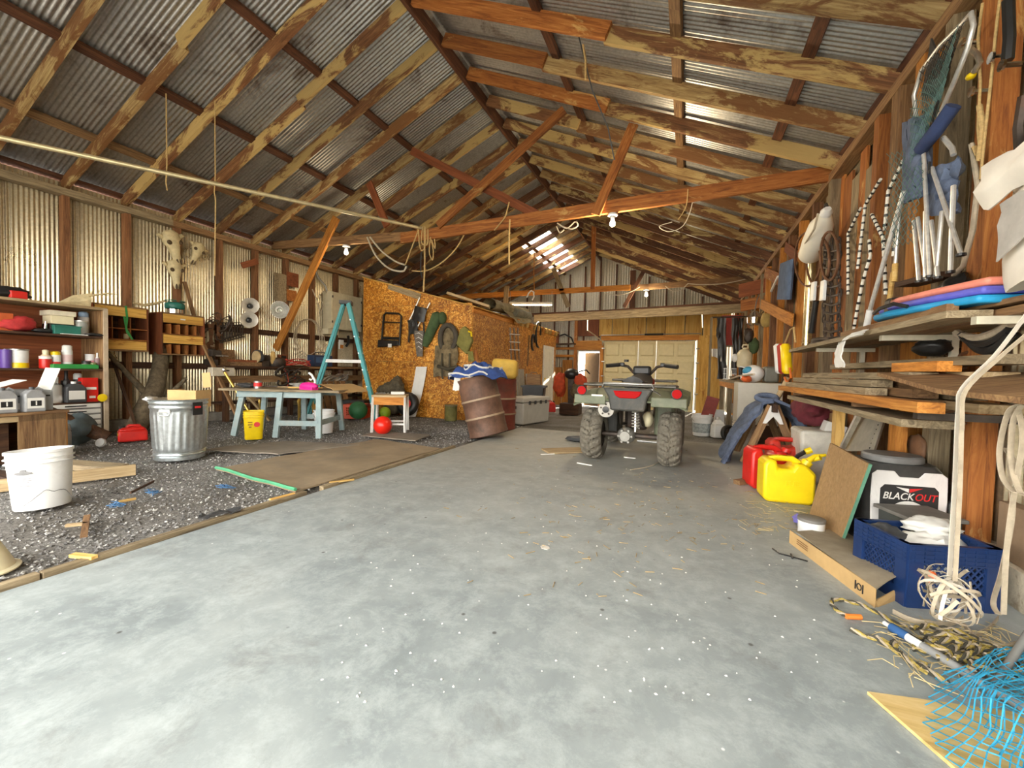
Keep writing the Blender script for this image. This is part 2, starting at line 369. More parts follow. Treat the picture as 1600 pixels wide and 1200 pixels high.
# ---- gravel ground with a little relief
b = MB()
def gz_(u, v):
    x = -8.3+u*10.2; y = -4+v*20.8
    onslab = x > -2.75 and y < 6.9
    return (x, y, gnd(y)-(.06 if onslab else .022) + .018*nz(x*1.7, y*1.7) + .007*nz(x*7, y*7, 3))
b.grid(gz_, 90, 150)
mt, nt, N, L, bs = _nodes('gravel_bed'); v = tex(N, L, rnd=False)
n1 = noi(N, L, v, 55, 6, .8); n2 = noi(N, L, v, 1.1, 6, .65)
r1 = ramp(N, ((.34, (.085, .08, .075)), (.5, (.22, .215, .205)), (.66, (.44, .43, .41)))); L.new(n1.outputs['Fac'], r1.inputs[0])
r2 = ramp(N, ((.4, (.7, .66, .6)), (.62, (1.15, 1.15, 1.15)))); L.new(n2.outputs['Fac'], r2.inputs[0])
L.new(mix(N, L, r1.outputs[0], r2.outputs[0], 1.0, 'MULTIPLY'), bs.inputs['Base Color']); bs.inputs['Roughness'].default_value = .9; bump(N, L, n1.outputs['Fac'], bs, .8, .02)
GRAV = mt
o = b.build('gravel_floor', GRAV, None, smooth=60); o['kind'] = 'structure'; o['label'] = 'grey crushed gravel floor on the workshop side of the slab'
# ---- loose stones
oct_v = ((1, 0, 0), (-.9, .1, 0), (0, 1, .1), (.1, -1, 0), (0, 0, .8), (0, 0, -.8)); oct_f = ((0, 2, 4), (2, 1, 4), (1, 3, 4), (3, 0, 4), (2, 0, 5), (1, 2, 5), (3, 1, 5), (0, 3, 5))
def stones(mat, n, smin, smax, seed):
    rnd = random.Random(seed); vs = []; fs = []
    for k in range(n):
        t = rnd.random(); y = -.6+ (t**1.5)*8.0; x = -2.78-rnd.random()**1.15*4.72
        s = smin+(smax-smin)*rnd.random()**2; a = rnd.random()*6.28; ca, sa = cos(a), sin(a); fx, fy = rnd.uniform(.7, 1.3), rnd.uniform(.6, 1.1)
        z = gz_((x+8.3)/10.2, (y+4)/20.8)[2] + s*.35; o = len(vs)
        for p in oct_v:
            px_, py_ = p[0]*s*fx, p[1]*s*fy; vs.append((x+px_*ca-py_*sa, y+px_*sa+py_*ca, z+p[2]*s*.75+rnd.uniform(-.15, .15)*s))
        fs += [tuple(i+o for i in q) for q in oct_f]
    me = bpy.data.meshes.new('loose_stones'); me.from_pydata(vs, [], fs); me.update(); me.materials.append(mat)
    o = bpy.data.objects.new('loose_stones', me); COL.objects.link(o); o['kind'] = 'stuff'; o['category'] = 'gravel'; return o
o = stones(flat('dark_stone', (.15, .145, .14), .9, var=.5, scale=3), 15000, .006, .016, 1); o['label'] = 'dark grey loose gravel stones scattered beside the slab'
o = stones(flat('grey_stone', (.33, .325, .31), .9, var=.5, scale=3), 13000, .006, .015, 2); o['label'] = 'mid grey loose gravel stones scattered beside the slab'
o = stones(flat('pale_stone', (.62, .61, .57), .85, var=.3, scale=3), 3600, .005, .013, 3); o['label'] = 'pale whitish loose gravel stones scattered beside the slab'
# ---- timber form board left along the slab edge
edge = struct('trim_1', 'weathered form boards left along the slab edge')
for y0, y1 in ((-2.0, .9), (.91, 2.35), (2.5, 4.6)):
    plank('form_board', (-2.70, y0, -.03), (-2.71, y1, -.03), .045, .10, WD['grey'], edge)
# ---- ground outside
b = MB(); b.box((-3, -34, -.28), (90, 60, .1)); b.box((-3, 46, -.62), (90, 58, .1))
o = b.build('yard_ground', flat('yard_dirt', (.36, .33, .27), .9), None); o['kind'] = 'structure'; o['label'] = 'dry dirt yard outside the shed'
# ---- corrugated sheet helper: profile runs along `a`, ribs along `bv`
def corr(name, o0, a, la, bv, lb, mat, parent, pitch=.046, amp=.0085, seg=6, nrm=None, clip=None):
    a, bv = Vector(a), Vector(bv); n = Vector(nrm) if nrm else a.cross(bv); cnt = max(6, int(la/pitch*seg)); b = MB(); vs = []
    for i in range(cnt+1):
        s = la*i/cnt; h = amp*cos(2*pi*s/pitch); p = Vector(o0)+a*s+n*h; top = lb if clip is None else clip(p)
        vs += [p, p+bv*top]
    b.add(vs, [(2*i, 2*i+2, 2*i+3, 2*i+1) for i in range(cnt)])
    ob = b.build(name, mat, parent, smooth=80); return ob
# ---- wall_left
WL = struct('wall_left', 'galvanised corrugated side wall on brown studs')
ys = [y for y in YR if -1.6 < y < 16.3]
for k in range(len(ys)-1):
    corr('metal_sheet', (XL-.03, ys[k]-.01, .12), (0, 1, 0), ys[k+1]-ys[k]+.03, (0, 0, 1), 3.25, GALV_W, WL, nrm=(1, 0, 0), amp=.009)
for y in ys:
    plank('stud', (XL+.06, y, .1), (XL+.06, y, 3.2), .07, .11, WD['stud'], WL, up=(1, 0, 0))
plank('top_plate', (XL+.08, -1.3, 3.20), (XL+.08, 4.1, 3.21), .14, .09, WD['grey'], WL); plank('top_plate', (XL+.08, 4.1, 3.21), (XL+.08, 16.1, 3.2), .14, .09, WD['brown'], WL)
plank('sill_plate', (XL+.06, -1.3, .14), (XL+.06, 16.1, .14-.2), .13, .06, WD['dark'], WL)
for y0, y1, z in ((2.9, 4.9, .93), (4.9, 8.4, .93), (-1.2, 2.9, .95), (4.3, 8.4, 1.62)):
    plank('girt', (XL+.02, y0, z), (XL+.02, y1, z), .05, .10, WD['dark'], WL)
b = MB(); b.box((XL+.02, 7.2, -.05), (.24, 17.2, .34)); b.build('curb', DCONC, WL)
# ---- wall_right
WR = struct('wall_right', 'weathered board and corrugated side wall on timber posts')
rnd = random.Random(5)
y = 4.35
while y < 15.9:                                            # vertical boards
    wd = rnd.uniform(.13, .24); k = rnd.random()
    plank('board', (XR+.02+rnd.uniform(-.008, .008), y+wd/2, rnd.uniform(.0, .15)+gnd(y)), (XR+.02, y+wd/2, 3.22+rnd.uniform(-.3, .02)), wd, .022, WD['grey'] if k < .5 else WD['brown'] if k < .85 else WD['red'], WR, up=(1, 0, 0))
    y += wd+rnd.uniform(.0, .012)
for k in range(5): corr('metal_sheet', (XR+.06, -1.3+1.13*k, .1), (0, 1, 0), 1.15, (0, 0, 1), 3.2, GALV_W, WR, nrm=(-1, 0, 0))
for k in range(10): corr('metal_sheet', (XR+.06, 4.35+1.17*k, -.2), (0, 1, 0), 1.19, (0, 0, 1), 3.5, GALV_W, WR, nrm=(-1, 0, 0))
for y, w_, m_ in [(q+.1, .09, ('orange', 'stud', 'grey')[int(q*7) % 3]) for q in YR if 4.9 < q < 16]+[(2.98, .13, 'red'), (3.36, .08, 'grey'), (3.7, .12, 'orange'), (4.05, .14, 'brown'), (4.4, .1, 'red'), (2.2, .1, 'brown'), (1.4, .1, 'stud'), (.5, .1, 'stud')]:
    plank('stud', (XR-.03, y, gnd(y)), (XR-.03, y, 3.2), w_, .10, WD[m_], WR, up=(1, 0, 0))
plank('top_plate', (XR-.02, -1.3, 3.2), (XR-.02, 16.1, 3.2), .13, .09, WD['brown'], WR)
b = MB(); b.box((XR+.07, 1.2, .07), (.30, 5.4, .2)); b.build('curb', flat('peeling_whitewash', (.62, .55, .42), .9, var=.2, dirt=(.2, .13, .07), dirt_amt=.9, scale=14, bmp=.6), WR)
b = MB(); b.box((XR+.05, 9.9, -.08), (.22, 12.6, .3)); b.build('curb', DCONC, WR)
# ---- ceiling: rafters, purlins, sheets, ridge
CE = struct('ceiling', 'open gable roof of rafters and purlins under corrugated metal')
for k, y in enumerate(YR):
    if y > YB+.1: continue
    for s, xe in ((1, XR+.3), (-1, XL-.3)):
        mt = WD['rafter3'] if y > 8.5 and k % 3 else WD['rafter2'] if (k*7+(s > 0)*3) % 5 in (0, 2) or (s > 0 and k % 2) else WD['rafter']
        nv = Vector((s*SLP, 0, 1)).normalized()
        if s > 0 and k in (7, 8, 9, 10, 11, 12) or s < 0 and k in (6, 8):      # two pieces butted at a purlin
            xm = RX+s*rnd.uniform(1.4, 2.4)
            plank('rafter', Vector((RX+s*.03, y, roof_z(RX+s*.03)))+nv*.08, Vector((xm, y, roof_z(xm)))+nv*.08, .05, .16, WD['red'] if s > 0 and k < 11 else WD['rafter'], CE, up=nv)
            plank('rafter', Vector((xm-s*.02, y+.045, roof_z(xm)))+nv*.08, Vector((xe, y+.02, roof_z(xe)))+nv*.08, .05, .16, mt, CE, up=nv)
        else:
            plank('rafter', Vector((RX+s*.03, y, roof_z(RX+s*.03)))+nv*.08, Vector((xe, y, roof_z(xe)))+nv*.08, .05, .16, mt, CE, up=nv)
for s, xs in ((1, (-1.64, -.27, .77, 1.40)), (-1, (-4.55, -5.88, -6.92, -7.75))):
    nv = Vector((s*SLP, 0, 1)).normalized()
    for x in xs:
        for y0, y1 in ((-1.5, 3.9), (3.9, 9.4), (9.4, 16.2)):
            plank('purlin', Vector((x, y0, roof_z(x)))+nv*.16, Vector((x, y1, roof_z(x)))+nv*.16, .10, .05, WD['purlin'] if x not in (-.27, -6.92) else WD['brown'], CE, up=nv)
for y0, y1 in ((-1.5, 4.0), (4.0, 10.5), (10.5, 16.2)): plank('ridge_board', (RX, y0, RZ+.04), (RX, y1, RZ+.04), .05, .19, WD['purlin'], CE)
mt, nt, N, L, bs = _nodes('clear_sheet'); tr = N.new('ShaderNodeBsdfTransparent'); tl = N.new('ShaderNodeBsdfTranslucent'); ms = N.new('ShaderNodeMixShader'); ms.inputs[0].default_value = .35
L.new(tr.outputs[0], ms.inputs[1]); L.new(tl.outputs[0], ms.inputs[2]); L.new(ms.outputs[0], N['Material Output'].inputs['Surface']); FIB = mt
for s in (1, -1):
    nv = Vector((s*SLP, 0, 1)).normalized(); d = Vector((s, 0, -SLP)).normalized(); lb = 5.45
    k = 0
    while -1.5+.9*k < 16.2:
        y = -1.5+.9*k; o0 = Vector((RX, y, RZ))+nv*.205
        if s < 0 and 11.4 < y < 15.6:                      # clear panels let the sky through near the ridge
            corr('metal_sheet', o0, (0, 1, 0), .93, d, .75, GALV_R, CE, nrm=nv, pitch=.05)
            corr('clear_sheet', o0+d*.75, (0, 1, 0), .93, d, .95, FIB, CE, nrm=nv, pitch=.05)
            corr('metal_sheet', o0+d*1.7, (0, 1, 0), .93, d, lb-1.7, GALV_R, CE, nrm=nv, pitch=.05)
        else: corr('metal_sheet', o0, (0, 1, 0), .93, d, lb, GALV_R, CE, nrm=nv, pitch=.05)
        k += 1
b = MB(); b.prism(((-.25, -.11), (0, .015), (.25, -.11), (.25, -.1), (0, .03), (-.25, -.1)), -1.6, 16.3, Matrix(((1, 0, 0, RX), (0, 0, 1, 0), (0, 1, 0, RZ+.24), (0, 0, 0, 1)))); b.build('ridge_cap', GALV_R, CE)
# ---- wall_back: corrugated gable on studs, plywood around the doors
WB = struct('wall_back', 'rear gable wall with studs, plywood panels and corrugated metal')
GALV_B = m_galv('galvanised_gable', (.60, .56, .45), .5, .3)
x = XL
MDX0, MDX1, MDT = -4.02, -3.12, 1.80                       # man door opening
GDX0, GDX1, GDT = -3.0, .24, 2.18                          # garage door opening
GB = gnd(YB)-.03
def gab(p): return max(.02, roof_z(p.x)+.235-p.z)
for x0, x1, zb in ((XL, MDX0, -.3), (MDX0, MDX1, MDT), (MDX1, GDX0, -.3), (GDX0, GDX1, GDT), (GDX1, XR, -.3)):
    corr('metal_sheet', (x0, YB+.06, zb), (1, 0, 0), x1-x0+.04, (0, 0, 1), 1, GALV_B, WB, nrm=(0, -1, 0), clip=gab, pitch=.09, amp=.012)
x = XL+.4
while x < XR:
    z0 = GDT+.1 if GDX0-.05 < x < GDX1+.05 else MDT+.1 if MDX0-.05 < x < MDX1+.05 else GB
    plank('stud', (x, YB, z0), (x, YB, roof_z(x)+.05), .05 if abs(x+1.85) > .3 else .2, .08, WD['purlin'], WB, up=(0, 1, 0)); x += .6
plank('girt', (XL, YB-.06, 3.24), (XR, YB-.06, 3.36), .06, .14, WD['purlin'], WB)
pl = (GDX0-1.05, GDX0-.2, GDX0+.3, GDX0+.92, GDX0+1.54, GDX0+2.2, GDX0+2.86, GDX1+.2)
for k in range(len(pl)-1):
    plank('plywood_panel', ((pl[k]+pl[k+1])/2, YB-.05, 2.38), ((pl[k]+pl[k+1])/2, YB-.05, 3.2), pl[k+1]-pl[k]-.025, .012, WD['redply'] if k == 0 else WD['ply'], WB, up=(0, 1, 0))
for x0, x1 in ((GDX1+.06, GDX1+.45), (GDX1+.46, GDX1+.86)):
    plank('plywood_panel', ((x0+x1)/2, YB-.05, GB), ((x0+x1)/2, YB-.05, 2.37 if x0 > .6 else 2.37), x1-x0, .012, WD['ply'], WB, up=(0, 1, 0))
plank('plywood_panel', (GDX1+.65, YB-.05, 2.37), (GDX1+.65, YB-.05, 3.2), .85, .012, WD['ply'], WB, up=(0, 1, 0))
plank('header', (GDX0-.1, YB-.08, GDT+.11), (GDX1+.1, YB-.08, GDT+.11), .06, .17, WD['orange'], WB)
plank('header', (MDX0-.1, YB-.08, MDT+.22), (GDX0-.06, YB-.08, MDT+.22), .06, .36, WD['orange'], WB)
plank('trimmer', (MDX0-.07, YB-.06, GB), (MDX0-.07, YB-.06, 3.2), .12, .08, WD['red'], WB, up=(0, 1, 0))
plank('trimmer', (GDX0-.06, YB-.06, GB), (GDX0-.06, YB-.06, 2.1), .12, .08, WD['orange'], WB, up=(0, 1, 0))
for k, (x0, x1) in enumerate(((-4.95, -4.62), (-4.61, -4.2))):   # planks left of the man door
    plank('plywood_panel', ((x0+x1)/2, YB-.05, GB), ((x0+x1)/2, YB-.05, 1.15+.3*k), x1-x0-.01, .02, WD['orange'], WB, up=(0, 1, 0))
plank('girt', (-5.3, YB-.08, 1.6), (-4.1, YB-.08, 1.6), .05, .1, WD['orange'], WB); plank('girt', (-5.3, YB-.08, 1.9), (-4.1, YB-.08, 1.9), .05, .1, WD['orange'], WB)
# garage door: 4 sections of raised panels
D1 = struct('door_1', 'cream sectional garage door with raised panels and pale metal stiles')
CRM = flat('cream_door_paint', (.74, .63, .34), .5, var=.06)
gh = (GDT-GB)/4; gx = ((GDX0+.01, -1.74), (-1.70, -1.10), (-1.06, GDX1-.01))
for r in range(4):
    for (x0, x1) in gx:
        sec = MB(); sec.box(((x0+x1)/2, YB+.03, GB+gh*(r+.5)), (x1-x0, .035, gh-.001)); sec = sec.build('door_section', CRM, D1)
        npan = 2 if x1-x0 > .8 else 1; wp = (x1-x0)/npan
        for q in range(npan):
            p = MB(); cx = x0+wp*(q+.5)
            p.tbox((0, 0, 0), (wp-.12, gh-.16, .022), (.9, .82), Matrix.Translation((cx, YB+.012, GB+gh*(r+.5))) @ Matrix.Rotation(pi/2, 4, 'X')); p.build('raised_panel', CRM, sec)
for x0 in (-1.72, -1.08):
    plank('stile', (x0, YB+.028, GB), (x0, YB+.028, GDT), .02, .03, ALU, D1, up=(0, 1, 0))
b = MB(); b.box(((GDX0+GDX1)/2, YB+.075, (GDT+GB)/2), (GDX1-GDX0-.02, .02, GDT-GB)); b.build('light_block_plate', CRM, D1)  # added plate, keeps daylight from leaking through the door gaps
STEELT = m_galv('track_steel', (.78, .75, .66), .3, .9)
for x in (GDX0-.03, GDX1+.03):
    b = MB(); b.box((x, YB-.07, 1.0), (.03, .05, 2.6)); b.build('track', STEELT, D1)
    for z in (.3, .85, 1.4, 1.9): b = MB(); b.cyl((x-.03, YB-.09, z), (x+.09, YB-.09, z), .025, n=8); b.build('roller', STEELT, D1)
b = MB(); b.cyl((GDX0-.1, YB-.14, GDT+.22), (GDX1+.15, YB-.14, GDT+.25), .018, n=8); b.build('torsion_shaft', STEEL, D1)
b = MB(); b.cyl((-1.5, YB-.14, GDT+.235), (-.85, YB-.14, GDT+.24), .035, n=10); b.build('torsion_spring', BLACK, D1)
b = MB(); t0 = AY(918, 487, 13.5); b.tube([t0, AY(918, 516, 13.5), AY(930, 524, 14.6), AY(941, 533, 15.9), (GDX0-.03, YB-.07, 2.0)], .022, 6); b.build('curved_track', STEELT, D1, smooth=40)
b = MB(); b.tube([AY(1097, 485, 13.5), AY(1098, 512, 13.5)], .025, 6); b.build('track_hanger', STEELT, D1)
# man door: leaf standing ajar
D2 = struct('door_2', 'brown slab door standing ajar with daylight behind it')
b = MB(); M = Matrix.Translation((MDX1-.03, YB+.08, 0)) @ Matrix.Rotation(radians(-24), 4, 'Z'); b.box((-.35, 0, (MDT+GB)/2-.02), (.70, .04, MDT-GB-.08), M)
lf = b.build('door_leaf', flat('brown_door', (.085, .042, .01), .7, var=.15), D2)
b = MB(); b.lathe([(.01, 0), (.012, .03), (.03, .045), (.028, .07), (.0, .08)], 10, M @ Matrix.Translation((-.64, -.02, .75)) @ Matrix.Rotation(pi/2, 4, 'X')); b.build('knob', BRASS, lf)
for x in (MDX0+.03, MDX1-.01): plank('jamb', (x, YB+.02, GB), (x, YB+.02, MDT), .12, .045, WHITE, D2, up=(1, 0, 0))
plank('head_jamb', (MDX0, YB+.02, MDT), (MDX1, YB+.02, MDT), .12, .045, WHITE, D2)
# ---- front gable above the open end
WF = struct('wall_front', 'closed gable above the wide open end of the shed')
corr('metal_sheet', (XL, YF, 3.1), (1, 0, 0), XR-XL, (0, 0, 1), 1, GALV_B, WF, nrm=(0, 1, 0), clip=lambda p: max(.02, roof_z(p.x)+.2-p.z), pitch=.09)
# ================================================================== TRUSSES (parts of the ceiling)
def ty(x): return 5.83-.03*(x+3)                           # the near truss stands a little askew
def tp(px_, py_):
    p = AY(px_, py_, 5.83); return AY(px_, py_, ty(p.x))
A, Bm, Cc = tp(430, 384), tp(655, 370), tp(1318, 268)
plank('tie_beam', A+Vector((-.3, 0, .02)), Bm+Vector((.5, .05, .02)), .045, .15, WD['brown'], CE); plank('tie_beam', Bm+Vector((-.35, -.02, 0)), Cc+Vector((.1, 0, 0)), .05, .17, WD['red'], CE)
for p0, p1, m_, dy in (((688, 355), (884, 176), 'red', -.07), ((640, 233), (846, 338), 'redply', .06), ((991, 198), (932, 338), 'red', -.06), ((574, 284), (602, 352), 'redply', .05)):
    a_, b_ = tp(*p0)+Vector((0, dy, 0)), tp(*p1)+Vector((0, dy, 0)); plank('web_brace', a_, b_, .04, .125, WD[m_], CE, up=(b_-a_).cross(Vector((0, 1, 0))))
a_ = tp(526, 340); plank('knee_brace', a_, (XL+.14, 5.92, 1.3), .05, .15, WD['orange'], CE, up=(.8, 0, -.5))
# far truss
fy = 11.8
plank('tie_beam', AY(735, 463, fy)+Vector((-1.2, 0, 0)), AY(985, 449, fy), .05, .15, WD['orange'], CE); plank('tie_beam', AY(975, 451, fy+.08), AY(1185, 435, fy+.08), .05, .15, WD['brown'], CE)
plank('king_post', AY(928, 352, fy-.06), AY(926, 452, fy-.06), .04, .12, WD['red'], CE, up=(1, 0, 0))
plank('web_brace', AY(865, 420, fy), AY(888, 480, fy), .05, .13, WD['grey'], CE, up=(1, 0, 0)); plank('web_brace', AY(1005, 425, fy+.05), AY(975, 480, fy+.05), .05, .1, WD['purlin'], CE, up=(1, 0, 0))
# timber carrying the garage door tracks
plank('cross_beam', AY(835, 498, 13.5), AY(1172, 481, 13.5), .09, .25, WD['grey'], CE)
plank('cross_beam', AY(876, 491, 13.7), AY(1160, 473, 13.7), .06, .1, WD['purlin'], CE)
plank('hanger_board', AY(792, 447, 11.6), AY(789, 484, 11.6), .15, .03, WD['grey'], CE, up=(0, 1, 0))
# ================================================================== OSB ROOM
RW = struct('wall_room_front', 'orange oriented strand board wall of the small room')
RY, RXS, RXL = 7.5, -4.05, -6.86
def rtop(x): return 2.26+(RXS-x)*(3.0-2.26)/(RXS-RXL)
def osb_cell(par, x0, x1, z0, z1, M, topf):
    P = [(x0, z0), (x1, z0), (x1, min(z1, topf(x1)))]
    ta, tb = topf(x0), topf(x1)
    if (ta-z1)*(tb-z1) < 0: xc = x0+(x1-x0)*(z1-ta)/(tb-ta); P.append((xc, z1))
    P.append((x0, min(z1, ta))); P = [q for i, q in enumerate(P) if i == 0 or q != P[i-1]]
    if len(P) < 3 or max(q[1] for q in P)-z0 < .03: return
    b = MB(); b.prism(P, 0, .012, M); b.build('osb_panel', OSB, par)
MF = Matrix(((1, 0, 0, 0), (0, 0, -1, RY), (0, 1, 0, 0), (0, 0, 0, 1)))
for (z0, z1, xs) in ((-.06, 1.12, (RXL, -5.1, RXS)), (1.125, 2.33, (RXL, -6.0, RXS)), (2.335, 3.2, (RXL, -4.9, RXS))):
    for k in range(len(xs)-1): osb_cell(RW, xs[k]+.003, xs[k+1]-.003, z0, z1, MF, rtop)
for x in (RXL+.03, -5.9, -4.95, RXS-.06): plank('stud', (x, RY+.06, -.06), (x, RY+.06, rtop(x)-.03), .05, .09, WD['tan'], RW, up=(0, 1, 0))
RS = struct('wall_room_side', 'strand board side of the small room with a white door')
MS = Matrix(((0, 0, -1, RXS+.012), (1, 0, 0, 0), (0, 1, 0, 0), (0, 0, 0, 1)))
def stop_(y): return 2.2-.012*(y-RY)
for y0, y1, z0 in ((RY, 8.72, -.15), (8.72, 9.94, -.15), (9.94, 11.16, -.2), (11.16, 11.97, -.2), (11.97, 13.02, 1.72), (13.02, 13.3, -.25)):
    osb_cell(RS, y0+.003, y1-.003, z0, 3, MS, stop_)
plank('rim_board', (RXS+.0, RY, 2.21), (RXS+.0, 9.6, 2.2), .05, .14, WD['orange'], RS)
plank('rim_board', (RXS-.03, 9.6, 2.2), (RXS-.03, 13.3, 2.16), .05, .16, WD['redply'], RS)
for k in range(11):
    y = 9.75+.335*k; plank('rafter_tail', (RXS-.6, y, 2.36), (RXS+.1, y, 2.2), .17, .14, WD['yellow'] if k % 3 else WD['orange'], RS)
b = MB(); b.grid(lambda u, v: (RXL+(RXS+.1-RXL)*u, RY-.05+5.9*v, rtop(RXL+(RXS+.1-RXL)*u)+.02), 1, 1, .02); b.build('roof_deck', WD['ply'], RS)
D3 = struct('door_3', 'white panelled door of the small strand board room')
b = MB(); b.box((RXS+.0, 12.5, .73), (.035, .86, 1.9)); lf = b.build('door_leaf', flat('white_door_paint', (.86, .84, .74), .45, var=.04), D3)
for z in (.25, .95, 1.4):
    for y in (12.3, 12.7): b = MB(); b.box((RXS+.02, y, z), (.012, .26, .34 if z > .3 else .6)); b.build('door_panel', MATS['white_door_paint'], lf, bev=.004)
b = MB(); b.lathe([(.01, 0), (.028, .03), (.026, .055), (0, .06)], 10, Matrix.Translation((RXS+.02, 12.15, .75)) @ Matrix.Rotation(pi/2, 4, 'Y')); b.build('knob', BRASS, lf)
for y in (12.03, 12.97): plank('casing', (RXS+.03, y, -.22), (RXS+.03, y, 1.72), .09, .02, WHITE, D3, up=(1, 0, 0))
plank('casing', (RXS+.03, 11.98, 1.72), (RXS+.03, 13.02, 1.72), .02, .09, WHITE, D3)
# things lying on the room's roof
o = plank('loose_board', (AY(607, 447, 7.48)), (AY(657, 464, 7.48)), .02, .13, WD['grey']); o.location.z += .0; tag(o, 'short grey board lying on top edge of the strand board wall', 'board')
o = plank('loose_board', (AY(700, 461, 7.6)), (AY(765, 482, 7.9)), .25, .05, WD['tan']); o.location.z += .03; tag(o, 'tan plank lying on the room roof next to the rolled tarp', 'board')
t = thing('rolled_tarp', 'tan canvas tarp rolled loosely on the room roof', 'tarp', (-3.95, 9.0, 2.3), world=True)
b = MB(); P0, P1 = AX(765, 474, -4.2), AX(818, 488, -4.2)
def roll(u, v):
    c = P0.lerp(P1, u); r = .13+.03*nz(u*5, v*4); a = 2*pi*v; return (c.x+r*cos(a)*1.3, c.y+.05*nz(u*3, v*3, 2), c.z-.02+r*sin(a))
b.grid(roll, 16, 12); b.build('roll', flat('tan_canvas', (.36, .31, .19), .9, var=.3, scale=7), t, smooth=70)
b = MB(); b.grid(lambda u, v: (-4.25+.36*v+.03*nz(u*4, v*5), P0.y+.3+(P1.y-P0.y-.5)*u, 2.46-.30*v**2*(.5+.5*sin(u*3.1))+.05*nz(u*6, v*4, 1)), 18, 8, .006); b.build('loose_flap', MATS['tan_canvas'], t, smooth=70)
t = thing('carpet_roll', 'grey green carpet roll end lying on the room roof', 'carpet', (-4.1, 11.4, 2.25), world=True)
b = MB(); b.cyl(AX(803, 488, -4.05), AX(826, 494, -4.05), .11, n=16); b.build('roll', flat('grey_carpet', (.22, .21, .16), .95, var=.3), t, smooth=50); b = MB(); b.tube([AX(826, 494, -4.05)+Vector((.08*cos(k*.6)*(1-k/24), .012, .08*sin(k*.6)*(1-k/24))) for k in range(20)], .008, 5); b.build('spiral_end', WD['tan'], t)
# ================================================================== LEFT SIDE: shelving
t = thing('shelf_unit', 'tall dark wooden shelf unit full of cans and bottles by the metal wall', 'shelf', (-7.3, 2.2, 0), world=True)
BX0, BX1, BY0, BY1 = -7.58, -7.0, .9, 2.99
RB = WD['redply']
for y, m_ in ((BY0, WD['brown']), (BY1, WD['brown'])): plank('side_panel', (-7.29, y-.02, 0), (-7.29, y-.02, 1.64), .57, .03, m_, t, up=(0, 1, 0))
plank('face_stile', (BX1+.005, BY1-.02, 0), (BX1+.005, BY1-.02, 1.66), .045, .02, flat('pale_edge', (.5, .4, .28), .7), t, up=(1, 0, 0))
plank('top_panel', (-7.29, BY0, 1.655), (-7.29, BY1, 1.655), .6, .03, WD['tan'], t)
SZ = (.46, .88, 1.30)
for z in SZ: plank('shelf', (-7.29, BY0, z-.012), (-7.29, BY1-.03, z-.012), .56, .022, WD['dark'], t)
plank('back_panel', (-7.575, BY0, .85), (-7.575, BY1-.03, .85), 1.6, .01, RB, t, up=(1, 0, 0)).location.x += 0
plank('bottom_shelf', (-7.29, BY0, .06), (-7.29, BY1-.03, .06), .56, .022, WD['dark'], t)
def sy(px_, py_, X=-7.15): return AX(px_, py_, X).y
def can(name, label, px_, z, r, h, mat, cat='can', lid=None, lidmat=None, X=-7.15, band=None, bandmat=None, group=None, neck=.35):
    t = thing(name, label, cat, (X, sy(px_, 560, X), z), group=group)
    b = MB(); b.lathe([(r*.96, 0), (r, .01), (r, h*.96), (r*.94, h)], 16); b.build('body', mat, t, smooth=40)
    if band: b = MB(); b.lathe([(r*1.015, h*band[0]), (r*1.015, h*band[1])], 16, cap0=False, cap1=False); b.build('paper_label', bandmat, t, smooth=40)
    if lid == 'cap': b = MB(); b.lathe([(r*.92, h), (r*.92, h*1.22), (r*.6, h*1.28)], 16); b.build('cap', lidmat, t, smooth=40)
    if lid == 'nozzle': b = MB(); b.lathe([(r*neck*1.6, h), (r*neck, h*1.12), (r*neck, h*1.45), (r*.2, h*1.5)], 12); b.build('nozzle', lidmat, t, smooth=40)
    if lid == 'lid': b = MB(); b.lathe([(r*1.04, h*.97), (r*1.04, h*1.05), (r*.9, h*1.06)], 16); b.build('lid', lidmat, t, smooth=40)
    return t
PURP = flat('purple_paint', (.12, .06, .3), .4); GREENP = flat('green_plastic', (.03, .28, .06), .45); TEAL = flat('teal_metal', (.02, .16, .12), .4)
NAVYL = flat('navy_print', (.03, .05, .2), .5); REDL = flat('red_print', (.7, .03, .03), .5); BLKP = flat('black_print', (.012, .012, .012), .6)
can('purple_can', 'purple spray can beside the white and yellow paint can on shelf', 9, .88, .045, .21, PURP, X=-7.1)
can('purple_tin', 'lavender and white tin on the shelf behind the yellow banded can', 15, .88, .045, .22, flat('lavender', (.5, .45, .7), .5), X=-7.25, band=(.3, .6), bandmat=PURP)
can('paint_can', 'white paint can with yellow lower band on the middle shelf', 28, .88, .085, .21, WPLAST, X=-7.15, band=(.02, .3), bandmat=YEL, lid='lid', lidmat=STEEL)
can('spray_bottle', 'red bodied bottle with tall tan nozzle on the middle shelf', 71, .88, .055, .15, RED, X=-7.12, lid='nozzle', lidmat=CREAM, neck=.5, band=(.75, .98), bandmat=PAPER)
can('spray_can', 'white and red spray can with yellow cap on middle shelf', 86, .88, .05, .165, WPLAST, X=-7.15, lid='cap', lidmat=YEL, band=(.2, .5), bandmat=REDL)
can('spray_can', 'all white tall spray can with small red print on middle shelf', 105, .88, .05, .23, WPLAST, X=-7.18, lid='cap', lidmat=PAPER, band=(.35, .75), bandmat=flat('pinkish_print', (.75, .55, .55), .5))
can('dark_jar', 'small dark bottle with pale green label on middle shelf', 135, .88, .045, .1, BLACK, cat='jar', X=-7.1, band=(.2, .6), bandmat=flat('pale_green', (.4, .5, .3), .6))
can('pink_tub', 'pink and white tub behind the small dark bottle', 141, .88, .05, .18, WPLAST, cat='tub', X=-7.25, band=(.2, .6), bandmat=flat('pink_print', (.8, .35, .4), .5), lid='lid', lidmat=WPLAST)
